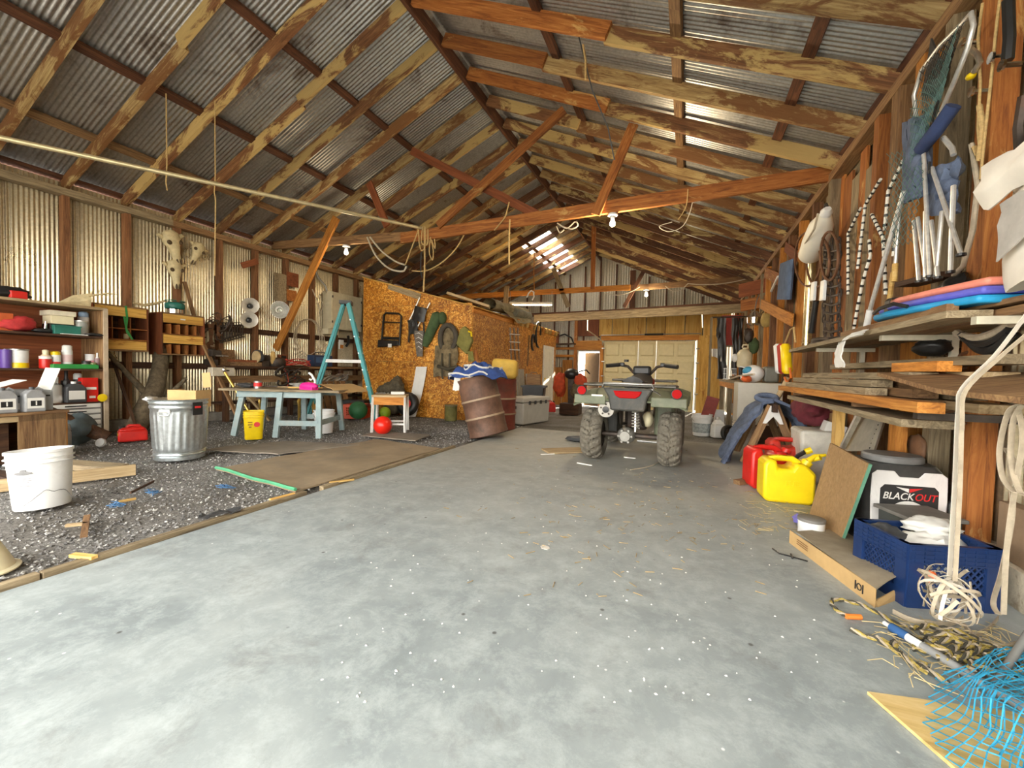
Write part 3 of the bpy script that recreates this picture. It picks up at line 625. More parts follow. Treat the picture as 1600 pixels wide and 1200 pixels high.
can('mauve_bottle', 'thin mauve bottle near the end of middle shelf', 152, .88, .03, .14, flat('mauve', (.3, .2, .2), .5), cat='bottle', X=-7.12, lid='nozzle', lidmat=WPLAST)
can('small_jar', 'short greenish jar at the end of middle shelf', 146, .88, .03, .08, flat('olive_glass', (.2, .22, .08), .3), cat='jar', X=-7.06)
can('glass_jar', 'clear glass jar with contents on the upper shelf', 128, 1.30, .062, .18, GLASSJ, cat='jar', X=-7.12, lid='lid', lidmat=STEEL)
can('aerosol_can', 'white can with blue cap behind the clear glass jar', 131, 1.30, .055, .25, WPLAST, X=-7.3, lid='cap', lidmat=flat('pale_blue_cap', (.3, .45, .65), .4))
b = MB(); b.box((0, 0, .025), (.22, .42, .05)); b.box((0, 0, .052), (.2, .4, .01)); solo('green_tray', b, GREENP, 'low bright green tray on the middle shelf', 'tray', (-7.1, sy(113, 560, -7.1), .88), bev=.01)
t = thing('small_box', 'cream lidded box stacked on dark box on upper shelf', 'box', (-7.2, sy(91, 500, -7.2), 1.425))
b = MB(); b.box((0, 0, .055), (.22, .2, .11)); b.build('body', CREAM, t); b = MB(); b.box((0, 0, .13), (.25, .24, .06)); b.build('lid', flat('pale_cream', (.72, .66, .5), .6), t, bev=.004)
b = MB(); b.box((0, 0, .0625), (.2, .22, .125)); solo('dark_box', b, BLACK, 'black box under the cream lidded box', 'box', (-7.2, sy(91, 500, -7.2), 1.30), bev=.004)
t = thing('tin_box', 'green metal tin with white strip on upper shelf', 'tin', (-7.08, sy(103, 510, -7.08), 1.30)); b = MB(); b.box((0, 0, .05), (.1, .24, .1)); b.build('body', TEAL, t, bev=.005); b = MB(); b.box((.01, 0, .103), (.1, .25, .012)); b.build('lid', TEAL, t); b = MB(); b.box((.07, .05, .004), (.05, .24, .008)); b.build('base_strip', PAPER, t)
def lump(name, label, cat, loc, rad, mat, seed=0, rough=.25, n=22, m=12, group=None, rz=0, flatb=True):
    b = MB()
    b.ell((0, 0, 0), (1, 1, 1), n, m)
    vs = []
    for p in b.v:
        d = 1+rough*nz(p[0]*1.6+seed, p[1]*1.6, p[2]*1.6)+rough*.5*nz(p[0]*4+seed, p[1]*4, p[2]*4)
        z = p[2]*d*rad[2]+rad[2]
        if flatb: z = max(0, z)
        vs.append((p[0]*d*rad[0], p[1]*d*rad[1], z))
    b.v = vs
    return solo(name, b, mat, label, cat, loc, group, smooth=70, rz=rz)
lump('red_rag_bundle', 'crumpled red rag bundle on the upper shelf', 'rag', (-7.15, sy(24, 510), 1.30), (.12, .16, .085), flat('red_cloth', (.45, .03, .03), .8, var=.4), 3, .5)
b = MB(); b.box((0, 0, .1), (.2, .14, .2)); solo('orange_box', b, flat('rust_orange', (.45, .09, .02), .6), 'rusty orange box beside the red rags on upper shelf', 'box', (-7.2, sy(1, 510, -7.2), 1.30), bev=.008)
t = thing('hand_tool', 'chrome and black air tool lying on the upper shelf', 'tool', (-7.1, sy(70, 510, -7.1), 1.30)); b = MB(); b.ell((0, 0, .03), (.04, .12, .03)); b.build('body', BLACK, t, smooth=50); b = MB(); b.cyl((0, 0, .04), (0, .01, .14), .014); b.build('handle', CHROME, t, smooth=40); b = MB(); b.ell((.02, .1, .02), (.03, .04, .022)); b.build('head', CHROME, t, smooth=50)
lump('black_glove', 'black glove at the right end of the upper shelf', 'glove', (-7.05, sy(148, 520, -7.05), 1.30), (.06, .1, .02), BLACK, 9, .4)
# lower shelf
def jug(name, label, loc, w_, d_, h, mat, capmat=None, lblmat=None, rz=0, cat='jug', group=None, lblface='+x', one=False):
    t = thing(name, label, cat, loc, rz, group)
    b = MB(); P = [(-w_/2, 0), (w_/2, 0), (w_/2, h*.66), (w_*.28, h*.86), (w_*.1, h*.9), (-w_*.22, h*.9), (-w_/2, h*.74)]
    M_ = Matrix(((0, 0, 1, 0), (1, 0, 0, 0), (0, 1, 0, 0), (0, 0, 0, 1))); b.prism(P, -d_/2, d_/2, M_); b.build('body', mat, t, bev=.012)
    b = MB(); b.cyl((0, -w_*.06, h*.88), (0, -w_*.06, h), w_*.13, n=12); b.build('cap', capmat or BLACK, t, smooth=40)
    b = MB(); b.tube([(0, w_*.08, h*.9), (0, w_*.22, h*.97), (0, w_*.42, h*.9), (0, w_*.45, h*.7)], min(.014, d_*.12), 6); b.build('handle', mat, t, smooth=40)
    if lblmat:
        l_ = MB(); l_.box((d_/2+.001, 0, h*.36), (.002, w_*.78, h*.42)); l_ = l_.build('paper_label', lblmat, t)
        if one:
            b = MB(); b.box((d_/2+.003, -.0, h*.35), (.002, w_*.5, h*.22)); b.build('black_square', BLKP, l_)
            text('numeral', '1', h*.22, PAPER, l_, face_m((d_/2+.005, 0, h*.35), (1, 0, 0)), bold=.002)
    return t
jug('oil_jug', 'grey oil jug with white and blue label on the lower shelf', (-7.05, sy(117, 620, -7.05), .46), .19, .11, .26, DKGREY, WPLAST, PAPER)
b = MB(); b.box((0, 0, .15), (.1, .16, .31)); t = solo('red_carton', b, RED, 'tall red carton standing on the lower shelf', 'carton', (-7.08, sy(138, 620, -7.08), .46), bev=.005); b = MB(); b.box((.052, .01, .17), (.002, .1, .03)); b.build('print', PAPER, t); b = MB(); b.box((.052, .02, .06), (.002, .06, .03)); b.build('print', PAPER, t)
can('black_bottle', 'black bottle with white cap behind the grey oil jug', 121, .46, .045, .28, BLACK, cat='bottle', X=-7.3, lid='cap', lidmat=WPLAST)
can('black_bottle', 'plain black bottle beside dusty glassware on lower shelf', 103, .46, .05, .27, BLACK, cat='bottle', X=-7.2, lid='nozzle', lidmat=BLACK)
can('glass_carafe', 'dusty clear glass carafe on the lower shelf', 82, .46, .08, .22, GLASSJ, cat='carafe', X=-7.1, lid='nozzle', lidmat=GLASSJ, neck=.6)
b = MB(); b.lathe([(.045, 0), (.05, .012), (.05, .02), (.0, .025)], 18, Matrix.Rotation(pi/2, 4, 'Y')); solo('plastic_disc', b, YEL, 'round yellow plastic disc standing at lower shelf end', 'disc', (-6.98, sy(159, 625, -6.98), .51), smooth=40)
# under the shelves: parts organiser, log, bottles
t = thing('drawer_organizer', 'stack of white labelled storage drawers under the shelves', 'organizer', (-7.2, 2.62, .08))
ORG = flat('grey_case', (.25, .25, .24), .6); b = MB(); b.box((0, 0, .19), (.36, .64, .36)); b.build('case', ORG, t)
for k in range(5): b = MB(); b.box((.185, 0, .045+.072*k), (.02, .6, .05)); d_ = b.build('drawer', PAPER, t, bev=.004); b = MB(); b.box((.197, .06, .045+.072*k), (.004, .2, .014)); b.build('print', BLKP, d_)
b = MB(); a_, c_ = Vector((-6.75, 2.25, .42)), Vector((-6.45, 2.75, .06)); b.tube([a_.lerp(c_, k/6)+Vector((0, 0, .02*nz(k))) for k in range(7)], [.085, .09, .085, .08, .08, .075, .07], 10); o = b.build('charred_log', WD['dark'], None, smooth=50); tag(o, 'dark charred log leaning across the white storage drawers', 'log')
jug('oil_bottle', 'silver grey oil bottle marked one, standing on gravel', (-6.32, 2.24, .0), .26, .12, .3, flat('silver_plastic', (.36, .37, .38), .35, .3), DKGREY, PAPER, rz=-.35, cat='bottle', one=True)
lump('grey_tarp_bag', 'blue grey stuffed bag behind the oil bottle on gravel', 'bag', (-6.62, 2.52, 0), (.15, .19, .17), flat('slate_bag', (.09, .12, .13), .7, var=.3), 4, .35)
lump('grey_bundle', 'dark folded bundle under the lower shelf', 'bundle', (-6.95, 2.05, .07), (.16, .3, .13), DKGREY, 14, .4)
b = MB(); b.lathe([(.035, 0), (.05, .02), (.048, .045), (.02, .05)], 14); solo('paper_cup_lid', b, WPLAST, 'crushed white cup lying on gravel by the log', 'cup', (-6.25, 2.62, .03), rot=(1.2, .3, .4), smooth=40)
# wooden crate with motor oil
t = thing('wooden_crate', 'old brown wooden crate with an open front standing on gravel', 'crate', (-5.95, 1.6, 0), rz=.12)
for y in (-.5, .5): plank('end_panel', (0, y, 0), (0, y, .46), .5, .03, WD['orange'] if y > 0 else WD['brown'], t, up=(0, 1, 0))
plank('front_board', (.25, .33, .02), (.25, .33, .46), .34, .02, WD['brown'], t, up=(1, 0, 0)); plank('front_rail', (.25, -.5, .43), (.25, .5, .43), .02, .05, WD['tan'], t)
plank('top_board', (0, -.52, .475), (0, .52, .475), .54, .025, WD['brown'], t); plank('back_board', (-.24, -.5, .23), (-.24, .5, .23), .02, .44, WD['dark'], t); plank('inner_board', (.1, -.5, .2), (.1, .16, .2), .02, .4, WD['dark'], t)
SIL = MATS['silver_plastic']
for k, (dx, px_, s_) in enumerate(((-5.76, 52, 1.0), (-5.76, 6, 1.0))):
    jug('oil_bottle', ('upright silver oil bottle marked one at the crate corner', 'silver oil bottle marked one at the far end of crate top')[k], (dx, AX(px_, 640, dx).y, .488), .15, .09, .235, SIL, DKGREY, PAPER, cat='bottle', one=True, rz=.1)
t = thing('oil_carton', 'grey and white carton of motor oil, flap open, on the crate', 'carton', (-6.0, AX(26, 640, -6.0).y, .488)); b = MB(); b.box((0, 0, .1), (.3, .4, .2)); b.build('body', flat('grey_carton', (.32, .33, .33), .6), t)
b = MB(); b.box((.152, .0, .05), (.003, .26, .06)); b.build('print', PAPER, t); b = MB(); b.box((.152, .0, .145), (.003, .36, .015)); b.build('print', BLKP, t)
b = MB(); b.box((0, 0, 0), (.3, .005, .24), Matrix.Translation((0, .22, .3)) @ Matrix.Rotation(-.3, 4, 'X')); b.build('flap', PAPER, t); b = MB(); b.box((0, 0, 0), (.3, .22, .004), Matrix.Translation((0, -.08, .26)) @ Matrix.Rotation(.35, 4, 'X')); b.build('flap', PAPER, t)
# top of the shelf unit
lump('black_bag', 'black cloth bag on top of the tall shelf unit', 'bag', (-7.2, sy(8, 460, -7.2), 1.672), (.12, .2, .07), BLACK, 6, .35)
b = MB(); b.box((0, 0, .045), (.1, .14, .09)); solo('red_pouch', b, RED, 'small red pouch beside the black bag on shelf top', 'pouch', (-7.12, sy(27, 460, -7.12), 1.672), bev=.012)
BONE = flat('old_bone', (.62, .52, .3), .7, var=.25, dirt=(.3, .2, .09), bmp=.5); ANT = flat('antler', (.5, .4, .22), .6)
t = thing('deer_skull', 'tan deer skull with thin antlers on top of shelf unit', 'skull', (-7.15, sy(122, 470, -7.15), 1.672)); b = MB(); b.add([(0, -.19, .02), (.03, -.17, .03), (.07, -.02, .05), (.09, .1, .1), (-.09, .1, .1), (-.07, -.02, .05), (0, .13, .19), (0, -.05, .13), (0, -.19, 0), (.06, .1, 0), (-.06, .1, 0)], ((0, 1, 7), (1, 2, 7), (2, 3, 6, 7), (6, 4, 5, 7), (5, 0, 7), (3, 9, 10, 4, 6), (1, 8, 9, 2), (2, 9, 3), (0, 5, 8, 1), (5, 4, 10), (5, 10, 9, 8))); b.build('skull', BONE, t, bev=.01)
for s in (-1, 1): b = MB(); b.tube([(.05*s, .08, .14), (.08*s, .16, .17), (.12*s, .26, .2), (.12*s, .36, .2)], [.014, .012, .009, .004], 6); b.tube([(.08*s, .16, .17), (.09*s, .18, .24)], [.009, .003], 5); b.build('antler', ANT, t, smooth=40)
t = thing('antler', 'long pale curved antler resting across the cabinet top', 'antler', (-7.3, 3.5, 1.78), world=True); b = MB(); b.tube([AX(208, 473, -7.3), AX(225, 477, -7.3), AX(245, 474, -7.3), AX(258, 470, -7.3)], [.012, .02, .02, .012], 8); b.build('beam', ANT, t, smooth=50)
# ---------------------------------------------------------------- pigeonhole cabinets on the wall
def pigeon(label, y0, y1, z0, z1, rows, cols, shallow, mats):
    t = thing('pigeonhole_cabinet', label, 'cabinet', (-7.5, (y0+y1)/2, z0), world=True); xf, xb = -7.38, -7.7
    for y in (y0, y1): plank('side_panel', ((xf+xb)/2, y, z0), ((xf+xb)/2, y, z1), xf-xb, .02, WD['redply'], t, up=(0, 1, 0))
    for z in (z0, z1): plank('end_panel', ((xf+xb)/2, y0, z), ((xf+xb)/2, y1, z), xf-xb, .02, WD['brown'], t)
    plank('back_panel', (xb+.01, y0, (z0+z1)/2), (xb+.01, y1, (z0+z1)/2), .01, z1-z0, WD['dark'], t)
    hh = (z1-z0)/rows
    for r in range(rows):
        zz = z0+hh*r
        if r in mats: plank('drawer_front', (xf, y0+.02, zz+hh*.5), (xf, y1-.02, zz+hh*.5), .02, hh*.82, WD['ply'], t)
        else:
            if r: plank('shelf', ((xf+xb)/2, y0, zz), ((xf+xb)/2, y1, zz), xf-xb, .012, WD['red'], t)
            for c in range(1, cols): plank('divider', ((xf+xb)/2, y0+(y1-y0)*c/cols, zz), ((xf+xb)/2, y0+(y1-y0)*c/cols, zz+hh), xf-xb, .01, WD['red'], t, up=(0, 1, 0))
    return t
pigeon('dark pigeonhole cabinet with a green cord hanging down its front', 3.0, 3.62, 1.14, 1.76, 4, 3, 0, (0, 3))
b = MB(); b.ribbon([(-7.36, 3.35, 1.77), (-7.35, 3.36, 1.6), (-7.36, 3.35, 1.45), (-7.35, 3.42, 1.3), (-7.355, 3.36, 1.4), (-7.36, 3.33, 1.62)], .025, .004, (0, 1, 0)); o = b.build('hanging_webbing', GREENP, None); tag(o, 'green webbing cord hanging from the dark cabinet', 'cord')
pigeon('warm brown pigeonhole cabinet with two rows of open slots', 3.80, 4.40, 1.11, 1.74, 4, 5, 0, (1, 3))
b = MB(); b.box((0, 0, 0), (.004, .07, .02)); solo('paper_tag', b, PAPER, 'white paper tag stuck on warm brown cabinet', 'tag', (-7.366, 4.08, 1.665))
b = MB(); b.cyl((0, 0, 0), (0, 0, .07), .035, n=12); solo('small_cup', b, flat('tin_yellow', (.5, .4, .2), .5), 'small yellowish tin in the dark cabinet slot', 'cup', (-7.45, 3.4, 1.31), smooth=40)
t = thing('camp_pot', 'dark green and chrome camping pot on the warm brown cabinet', 'pot', (-7.52, 4.05, 1.752)); b = MB(); b.lathe([(.1, 0), (.115, .01), (.115, .07), (.1, .08)], 20); b.build('lower_pot', CHROME, t, smooth=40); b = MB(); b.lathe([(.12, .08), (.13, .1), (.13, .15), (.12, .165), (.06, .19)], 20); b.build('upper_pot', TEAL, t, smooth=40); b = MB(); b.tube([(.13*cos(a), .13*sin(a), .2+.0*a) for a in [k*.35 for k in range(18)]], .008, 5); b.build('rim', TEAL, t)
# skulls on the wall
def cow_skull(label, px_, py_, s, roll):
    p = AX(px_, py_, -7.62)
    t = thing('cow_skull', label, 'skull', p, group='cattle skulls on the metal wall', rot=(roll, 0, 0))
    b = MB(); prof = [(-.26, .035, .03), (-.2, .055, .045), (-.1, .06, .06), (0, .085, .075), (.08, .13, .085), (.14, .12, .08), (.2, .11, .07), (.24, .05, .04)]
    n = 12; vs = []
    for z, w_, d_ in prof: vs += [(.02+d_*cos(2*pi*j/n)*(1+.12*nz(z*20+s, j)), w_*sin(2*pi*j/n)*(1+.15*nz(z*20, j+s)), z) for j in range(n)]
    fs = [(i*n+j, i*n+(j+1) % n, (i+1)*n+(j+1) % n, (i+1)*n+j) for i in range(len(prof)-1) for j in range(n)] + [tuple(range(n-1, -1, -1)), tuple(range(7*n, 8*n))]
    b.add(vs, fs, Matrix.Scale(s, 4)); b.build('skull', BONE, t, smooth=50)
    for k in (-1, 1):
        b = MB(); b.ell((.085*s, .075*k*s, .06*s), (.02*s, .035*s, .035*s), 10, 6); b.build('eye_socket', flat('socket_shade', (.09, .06, .03), .9), t, smooth=40)  # dark ellipsoids put the shade of hollow sockets and nostrils into colour
        b = MB(); b.ell((.05*s, .022*k*s, -.22*s), (.03*s, .014*s, .05*s), 8, 6); b.build('nose_hole', MATS['socket_shade'], t, smooth=40)
        b = MB(); b.tube([(0, .11*k*s, .14*s), (.02*s, .16*k*s, .17*s), (.02*s, .19*k*s, .16*s)], [.035*s, .028*s, .012*s], 8); b.build('horn_core', BONE, t, smooth=50)
cow_skull('large cattle skull hung highest on the brown stud', 270, 386, 1.05, .25); cow_skull('cattle skull hung to the side over bare metal', 306, 396, .8, -.35); cow_skull('cattle skull hung below the large one', 273, 428, .9, .1)
# ---------------------------------------------------------------- galvanised trash can
t = thing('trash_can', 'ribbed galvanised steel trash can full of rubbish on the gravel', 'trash can', (-4.86, 2.66, 0))
b = MB(); n = 96; prof = [(.205, 0, 0), (.215, .005, 0), (.215, .035, 0), (.207, .04, 0), (.218, .05, 0), (.218, .062, 0), (.21, .07, 0), (.222, .08, 0), (.213, .09, 0), (.216, .105, .0), (.218, .13, 1), (.235, .46, 1), (.238, .49, 0), (.239, .52, 0), (.247, .53, 0), (.247, .55, 0), (.24, .56, 0), (.25, .57, 0), (.25, .59, 0), (.242, .595, 0), (.25, .605, 0), (.256, .612, 0), (.25, .62, 0), (.238, .615, 0), (.23, .5, 0), (.21, .3, 0)]
vs = []
for r, z, k in prof: vs += [((r+k*.006*cos(24*2*pi*j/n))*cos(2*pi*j/n), (r+k*.006*cos(24*2*pi*j/n))*sin(2*pi*j/n), z) for j in range(n)]
b.add(vs, [(i*n+j, i*n+(j+1) % n, (i+1)*n+(j+1) % n, (i+1)*n+j) for i in range(len(prof)-1) for j in range(n)] + [tuple(range(n-1, -1, -1)), tuple(range(len(prof)*n-n, len(prof)*n))]); b.build('body', GALV, t, smooth=50)
for a in (-1.0, 2.1):
    b = MB(); M_ = Matrix.Rotation(a, 4, 'Z') @ Matrix.Translation((.242, 0, .49)); b.box((.004, 0, .02), (.012, .1, .03), M_); h_ = b.build('handle_bracket', STEEL, t, bev=.003); b = MB(); b.tube([(.0, -.05, .02), (.02, -.045, -.02), (.022, 0, -.028), (.02, .045, -.02), (0, .05, .02)], .006, 6, M=M_); b.build('bail', STEEL, h_, smooth=40)
b = MB(); b.box((.254, 0, .525), (.004, .1, .13), Matrix.Rotation(.1, 4, 'Z')); l_ = b.build('label_sticker', BLKP, t); b = MB(); b.box((.257, 0, .54), (.003, .06, .02), Matrix.Rotation(.1, 4, 'Z')); b.build('sticker_print', REDL, l_)
t = thing('cardboard_box', 'open tan cardboard box sitting in the trash can mouth', 'box', (-4.80, 2.72, .53), rz=.35)
for c_, d_ in (((0, -.1, .09), (.3, .005, .18)), ((0, .1, .07), (.3, .005, .14)), ((-.15, 0, .09), (.005, .2, .18)), ((.15, 0, .09), (.005, .2, .18)), ((0, 0, .004), (.3, .2, .005))): b = MB(); b.box(c_, d_); b.build('side', KRAFT, t)
b = MB(); b.box((.1, .14, .27), (.09, .005, .16), Matrix.Rotation(-.1, 4, 'Y')); b.build('flap', KRAFT, t)
lump('crushed_can', 'crumpled silver foil on the trash can rim', 'foil', (-5.0, 2.47, .585), (.05, .06, .03), ALU, 2, .4)
lump('trash_bag', 'black bag lining inside the trash can', 'bag', (-4.86, 2.66, .47), (.2, .2, .06), BLACK, 5, .3)
# red gas can on gravel
def gas_can(label, loc, rz, L_, W_, H_, mat, cap=BLACK, lbl=None):
    t = thing('gas_can', label, 'gas can', loc, rz); b = MB(); b.tbox((0, 0, 0), (L_, W_, H_*.72), (.97, .94)); b.tbox((0, 0, H_*.72), (L_*.97, W_*.94, H_*.2), (.72, .5)); b.build('body', mat, t, bev=.02, smooth=30)
    b = MB(); b.tube([(-L_*.28, 0, H_*.85), (-L_*.22, 0, H_*1.0), (L_*.12, 0, H_*1.02), (L_*.2, 0, H_*.88)], .016, 8); b.build('handle', mat, t, smooth=50)
    b = MB(); b.cyl((L_*.33, 0, H_*.86), (L_*.36, 0, H_*1.02), .028, n=14); b.build('cap', cap, t, smooth=40)
    if lbl: b = MB(); b.box((L_*.485, 0, H_*.35), (.004, W_*.6, H_*.4)); b.build('paper_label', lbl, t)
    return t
t = gas_can('small red gas can with black cap on gravel beside shelf unit', (-6.35, 2.95, 0), -1.9, .28, .16, .19, RED, lbl=YEL)
# leaning forked log
b = MB(); b.tube([(-6.95, 3.25, .02), (-7.1, 3.45, .3), (-7.3, 3.68, .62), (-7.5, 3.85, 1.0), (-7.6, 3.9, 1.25)], [.12, .13, .115, .1, .08], 12); b.tube([(-7.25, 3.55, .5), (-7.4, 3.35, .85), (-7.5, 3.2, 1.1)], [.05, .035, .025], 8); b.tube([(-7.2, 3.75, .45), (-7.1, 3.98, .75)], [.04, .025], 8)
o = b.build('forked_log', flat('bark', (.13, .1, .06), .95, var=.5, scale=18, bmp=.8), None, smooth=60); tag(o, 'thick forked tree log leaning on the metal wall', 'log')
for (a_, c_, lab, m_) in (((-6.75, 3.2, .02), (-7.62, 3.3, 1.05), 'thin dark stick leaning beside the forked log', 'dark'), ((-6.7, 4.55, .02), (-7.65, 4.35, 1.75), 'brown plank leaning on the wall beside the cabinet', 'brown'), ((-6.6, 5.0, .02), (-7.13, 4.8, .62), 'tan post leaning beside the brass fitted table', 'tan')):
    o = plank('leaning_board', a_, c_, .03 if m_ == 'dark' else .06, .03, WD[m_], None); tag(o, lab, 'board')
# brown block between bays (nailed on stud) and boards on wall
for q0, q1, lab, m_ in (((378, 415), (402, 408), 'short red brown block nailed across a wall stud', 'redply'), ((288, 440), (305, 500), 'brown strip leaning behind the camping pot', 'brown')):
    o = plank('nailed_block', AX(*q0, -7.62), AX(*q1, -7.62), .03, .11 if m_ == 'redply' else .05, WD[m_], None, up=(0, 0, 1) if m_ == 'redply' else (0, 1, 0)); tag(o, lab, 'board')
for q0, q1, lab, m_ in (((428, 425), (447, 472), 'grey square board nailed beside the red brown panel', WD['grey']), ((448, 424), (466, 450), 'red brown panel nailed to the wall above its twin', WD['redply']), ((448, 452), (463, 472), 'red brown panel nailed under the upper red panel', WD['red'])):
    a_, c_ = AX(*q0, -7.68), AX(*q1, -7.68); b = MB(); b.box((0, 0, 0), (.015, abs(c_.y-a_.y), abs(a_.z-c_.z))); solo('nailed_board', b, m_, lab, 'panel', (a_+c_)/2)
# white bucket, cream pail, timber on gravel
def bucket(name, label, loc, r0, r1, h, mat, rot=(0, 0, 0), cat='bucket', handle=True, hm=STEEL, fill=None, sq=False):
    t = thing(name, label, cat, loc, rot=rot); b = MB(); n = 32
    pr = [(r0*.97, 0), (r0, .008), (r1*.985, h*.78), (r1*1.06, h*.785), (r1*1.06, h*.80), (r1*.995, h*.805), (r1*.995, h*.86), (r1*1.07, h*.865), (r1*1.07, h*.88), (r1, h*.885), (r1, h*.95), (r1*1.05, h*.955), (r1*1.05, h), (r1*.97, h), (r0*.93, .02), (.0001, .02)]
    if sq:
        vs = []
        for r, z in pr:
            for j in range(n):
                a = 2*pi*j/n; c_, s_ = cos(a), sin(a); k = r*1.15/max((abs(c_)**5+abs(s_)**5)**.2, 1e-6)/1.1; vs.append((k*c_, k*s_, z))
        b.add(vs, [(i*n+j, i*n+(j+1) % n, (i+1)*n+(j+1) % n, (i+1)*n+j) for i in range(len(pr)-1) for j in range(n)] + [tuple(range(n-1, -1, -1))])
    else: b.lathe(pr, n, cap1=False)
    b.build('body', mat, t, smooth=40)
    if handle:
        b = MB(); b.tube([(r1*1.08*cos(a), r1*1.08*sin(a)*.25-r1*.98*sin(a)*.9, h*.84-r1*.75*sin(a)) for a in [pi*k/14 for k in range(15)]], .004, 5); b.build('bail', hm, t, smooth=40)
        for s in (-1, 1): b = MB(); b.cyl((s*r1*1.0, 0, h*.84), (s*r1*1.1, 0, h*.84), .016, n=10); b.build('ear', mat, t)
    if fill: b = MB(); b.lathe([(r1*.93, h*.72), (r1*.5, h*.78), (.001, h*.8)], 20, cap0=False); b.build('contents', fill, t, smooth=40)
    return t
t = bucket('plastic_bucket', 'dirty white plastic bucket with a printed mark, tilted on the gravel', (-4.0, 1.36, .0), .135, .155, .385, WPLAST, (-.05, -.05, .9), handle=False)
GP = flat('grey_print', (.2, .2, .2), .7)
b = MB(); M_ = Matrix.Rotation(-1.75, 4, 'Z') @ Matrix.Translation((.1535, 0, .25)); b.ell((0, 0, 0), (.002, .045, .012), 16, 8, M_); b.box((0, 0, .016), (.003, .03, .012), M_); e_ = b.build('printed_emblem', GP, t)
for k, wd in enumerate((.07, .075, .05, .0, .08)):
    if wd: b = MB(); b.box((-.001-.0008*k, 0, -.035-.012*k), (.003, wd, .003), M_); b.build('printed_line', GP, t)
b = MB(); b.tube([Vector((.149*cos(a)*1.02, .149*sin(a)*1.02, .03+.09*abs(sin(a*1.7))+.03*nz(a*3))) for a in [-1.9+.08*k for k in range(24)]], .002, 4); b.build('stuck_string', GP, t)
t = thing('funnel_cone', 'cream plastic funnel cone standing at the gravel edge', 'funnel', (-3.0, .80, -.005)); b = MB(); b.lathe([(.125, 0), (.135, .004), (.135, .014), (.12, .02), (.05, .19), (.028, .2), (.022, .3), (.017, .3)], 28); b.build('cone', CREAM, t, smooth=40); b = MB(); b.tube([(.136*cos(a), .136*sin(a), .01) for a in [2*pi*k/28 for k in range(28)]], .004, 5, closed=True); b.build('rim', CREAM, t, smooth=40)
o = plank('lumber_piece', (-4.75, 1.35, .035), (-4.48, 2.1, .035), .045, .09, WD['tan'], None); tag(o, 'thick sawn timber with orange side lying on gravel', 'lumber')
o = plank('lumber_piece', (-5.6, 1.85, .03), (-4.62, 2.05, .04), .16, .05, WD['grey'], None); tag(o, 'flat grey plank lying on gravel behind white bucket', 'lumber')
o = plank('lumber_piece', (-5.3, 1.5, .03), (-4.76, 1.52, .03), .1, .05, WD['dark'], None); tag(o, 'dark timber offcut lying between crate and sawn timber', 'lumber')
# floor coverings on the gravel
BRMAT = flat('trodden_board', (.30, .23, .145), .85, var=.22, scale=2.5, dirt=(.2, .17, .13), dirt_amt=.6)
t = thing('floor_mat', 'large tan board with green edging lying by the slab edge', 'mat', (-3.4, 3.4, 0), world=True)
A_, B_, C_, D_ = Vector((-4.02, 2.5, .012)), Vector((-2.8, 2.34, .012)), Vector((-2.78, 4.4, .012)), Vector((-3.9, 4.5, .012))
b = MB(); b.grid(lambda u, v: (A_.lerp(B_, u)).lerp(D_.lerp(C_, u), v)+Vector((0, 0, .012*nz(u*3, v*5))), 14, 20, .014); b.build('panel', BRMAT, t, smooth=40)
b = MB(); b.tube([A_.lerp(B_, k/10)+Vector((0, 0, .01+.012*nz(k/10*3, 0))) for k in range(11)], .014, 6); b.build('green_edging', flat('green_edge', (.09, .38, .2), .6), t, smooth=40)
b = MB(); b.grid(lambda u, v: (-5.05+.95*u+.35*v, 2.95+.25*u+.85*v+.02*nz(u*4, v*4), .02+.012*nz(u*4, v*4, 2)), 10, 10, .012); o = b.build('floor_mat', flat('grey_board', (.25, .215, .17), .9, var=.25, scale=3), None, smooth=40); tag(o, 'grey brown weathered board lying by the blue table', 'mat')
b = MB(); b.grid(lambda u, v: (-4.25+.9*u-.1*v, 4.62+.05*u+.5*v, .016+.01*nz(u*4, v*4, 5)), 8, 6, .012); o = b.build('floor_mat', MATS['grey_board'], None, smooth=40); tag(o, 'grey board lying on gravel by the stool', 'mat')
o = plank('loose_stick', G(312, 1000), G(315, 1003), .01, .01, WD['tan'], None); bpy.data.objects.remove(o)
for k, (q0, q1, w_, m_, lab) in enumerate((((103, 821), (136, 818), .025, 'tan', 'short tan stake lying crossways on the gravel'), ((136, 806), (131, 838), .03, 'brown', 'brown stick crossing the short tan stake'), ((113, 867), (148, 871), .03, 'yellow', 'yellow splinter of wood at the slab edge'), ((186, 784), (212, 779), .015, 'yellow', 'pale straw stick lying on blue frayed twine'), ((422, 781), (460, 771), .02, 'yellow', 'straw coloured slat lying by the green edged board'), ((515, 754), (553, 749), .015, 'yellow', 'thin pale slat on the tan floor board'), ((204, 770), (240, 752), .012, 'dark', 'thin dark twig lying on the gravel'))):
    o = plank('loose_stick', G(*q0, .022), G(*q1, .022), w_, .015, WD[m_], None); tag(o, lab, 'stick')
TW = flat('blue_twine', (.05, .14, .28), .9, var=.4)
for k, (cx, cy, lab) in enumerate(((178, 790, 'frayed dark blue twine tuft on the gravel'), (238, 770, 'loose blue twine tangle on the gravel'), (349, 762, 'short blue twine curl by the tan board'))):
    r_ = random.Random(k); c_ = G(cx, cy, .02); b = MB()
    for q in range(7): b.tube([c_+Vector((r_.uniform(-.1, .1), r_.uniform(-.04, .04), r_.uniform(0, .015))) for _ in range(5)], .002, 4)
    o = b.build('blue_twine', TW, None); tag(o, lab, 'twine')
b = MB(); r_ = random.Random(8)
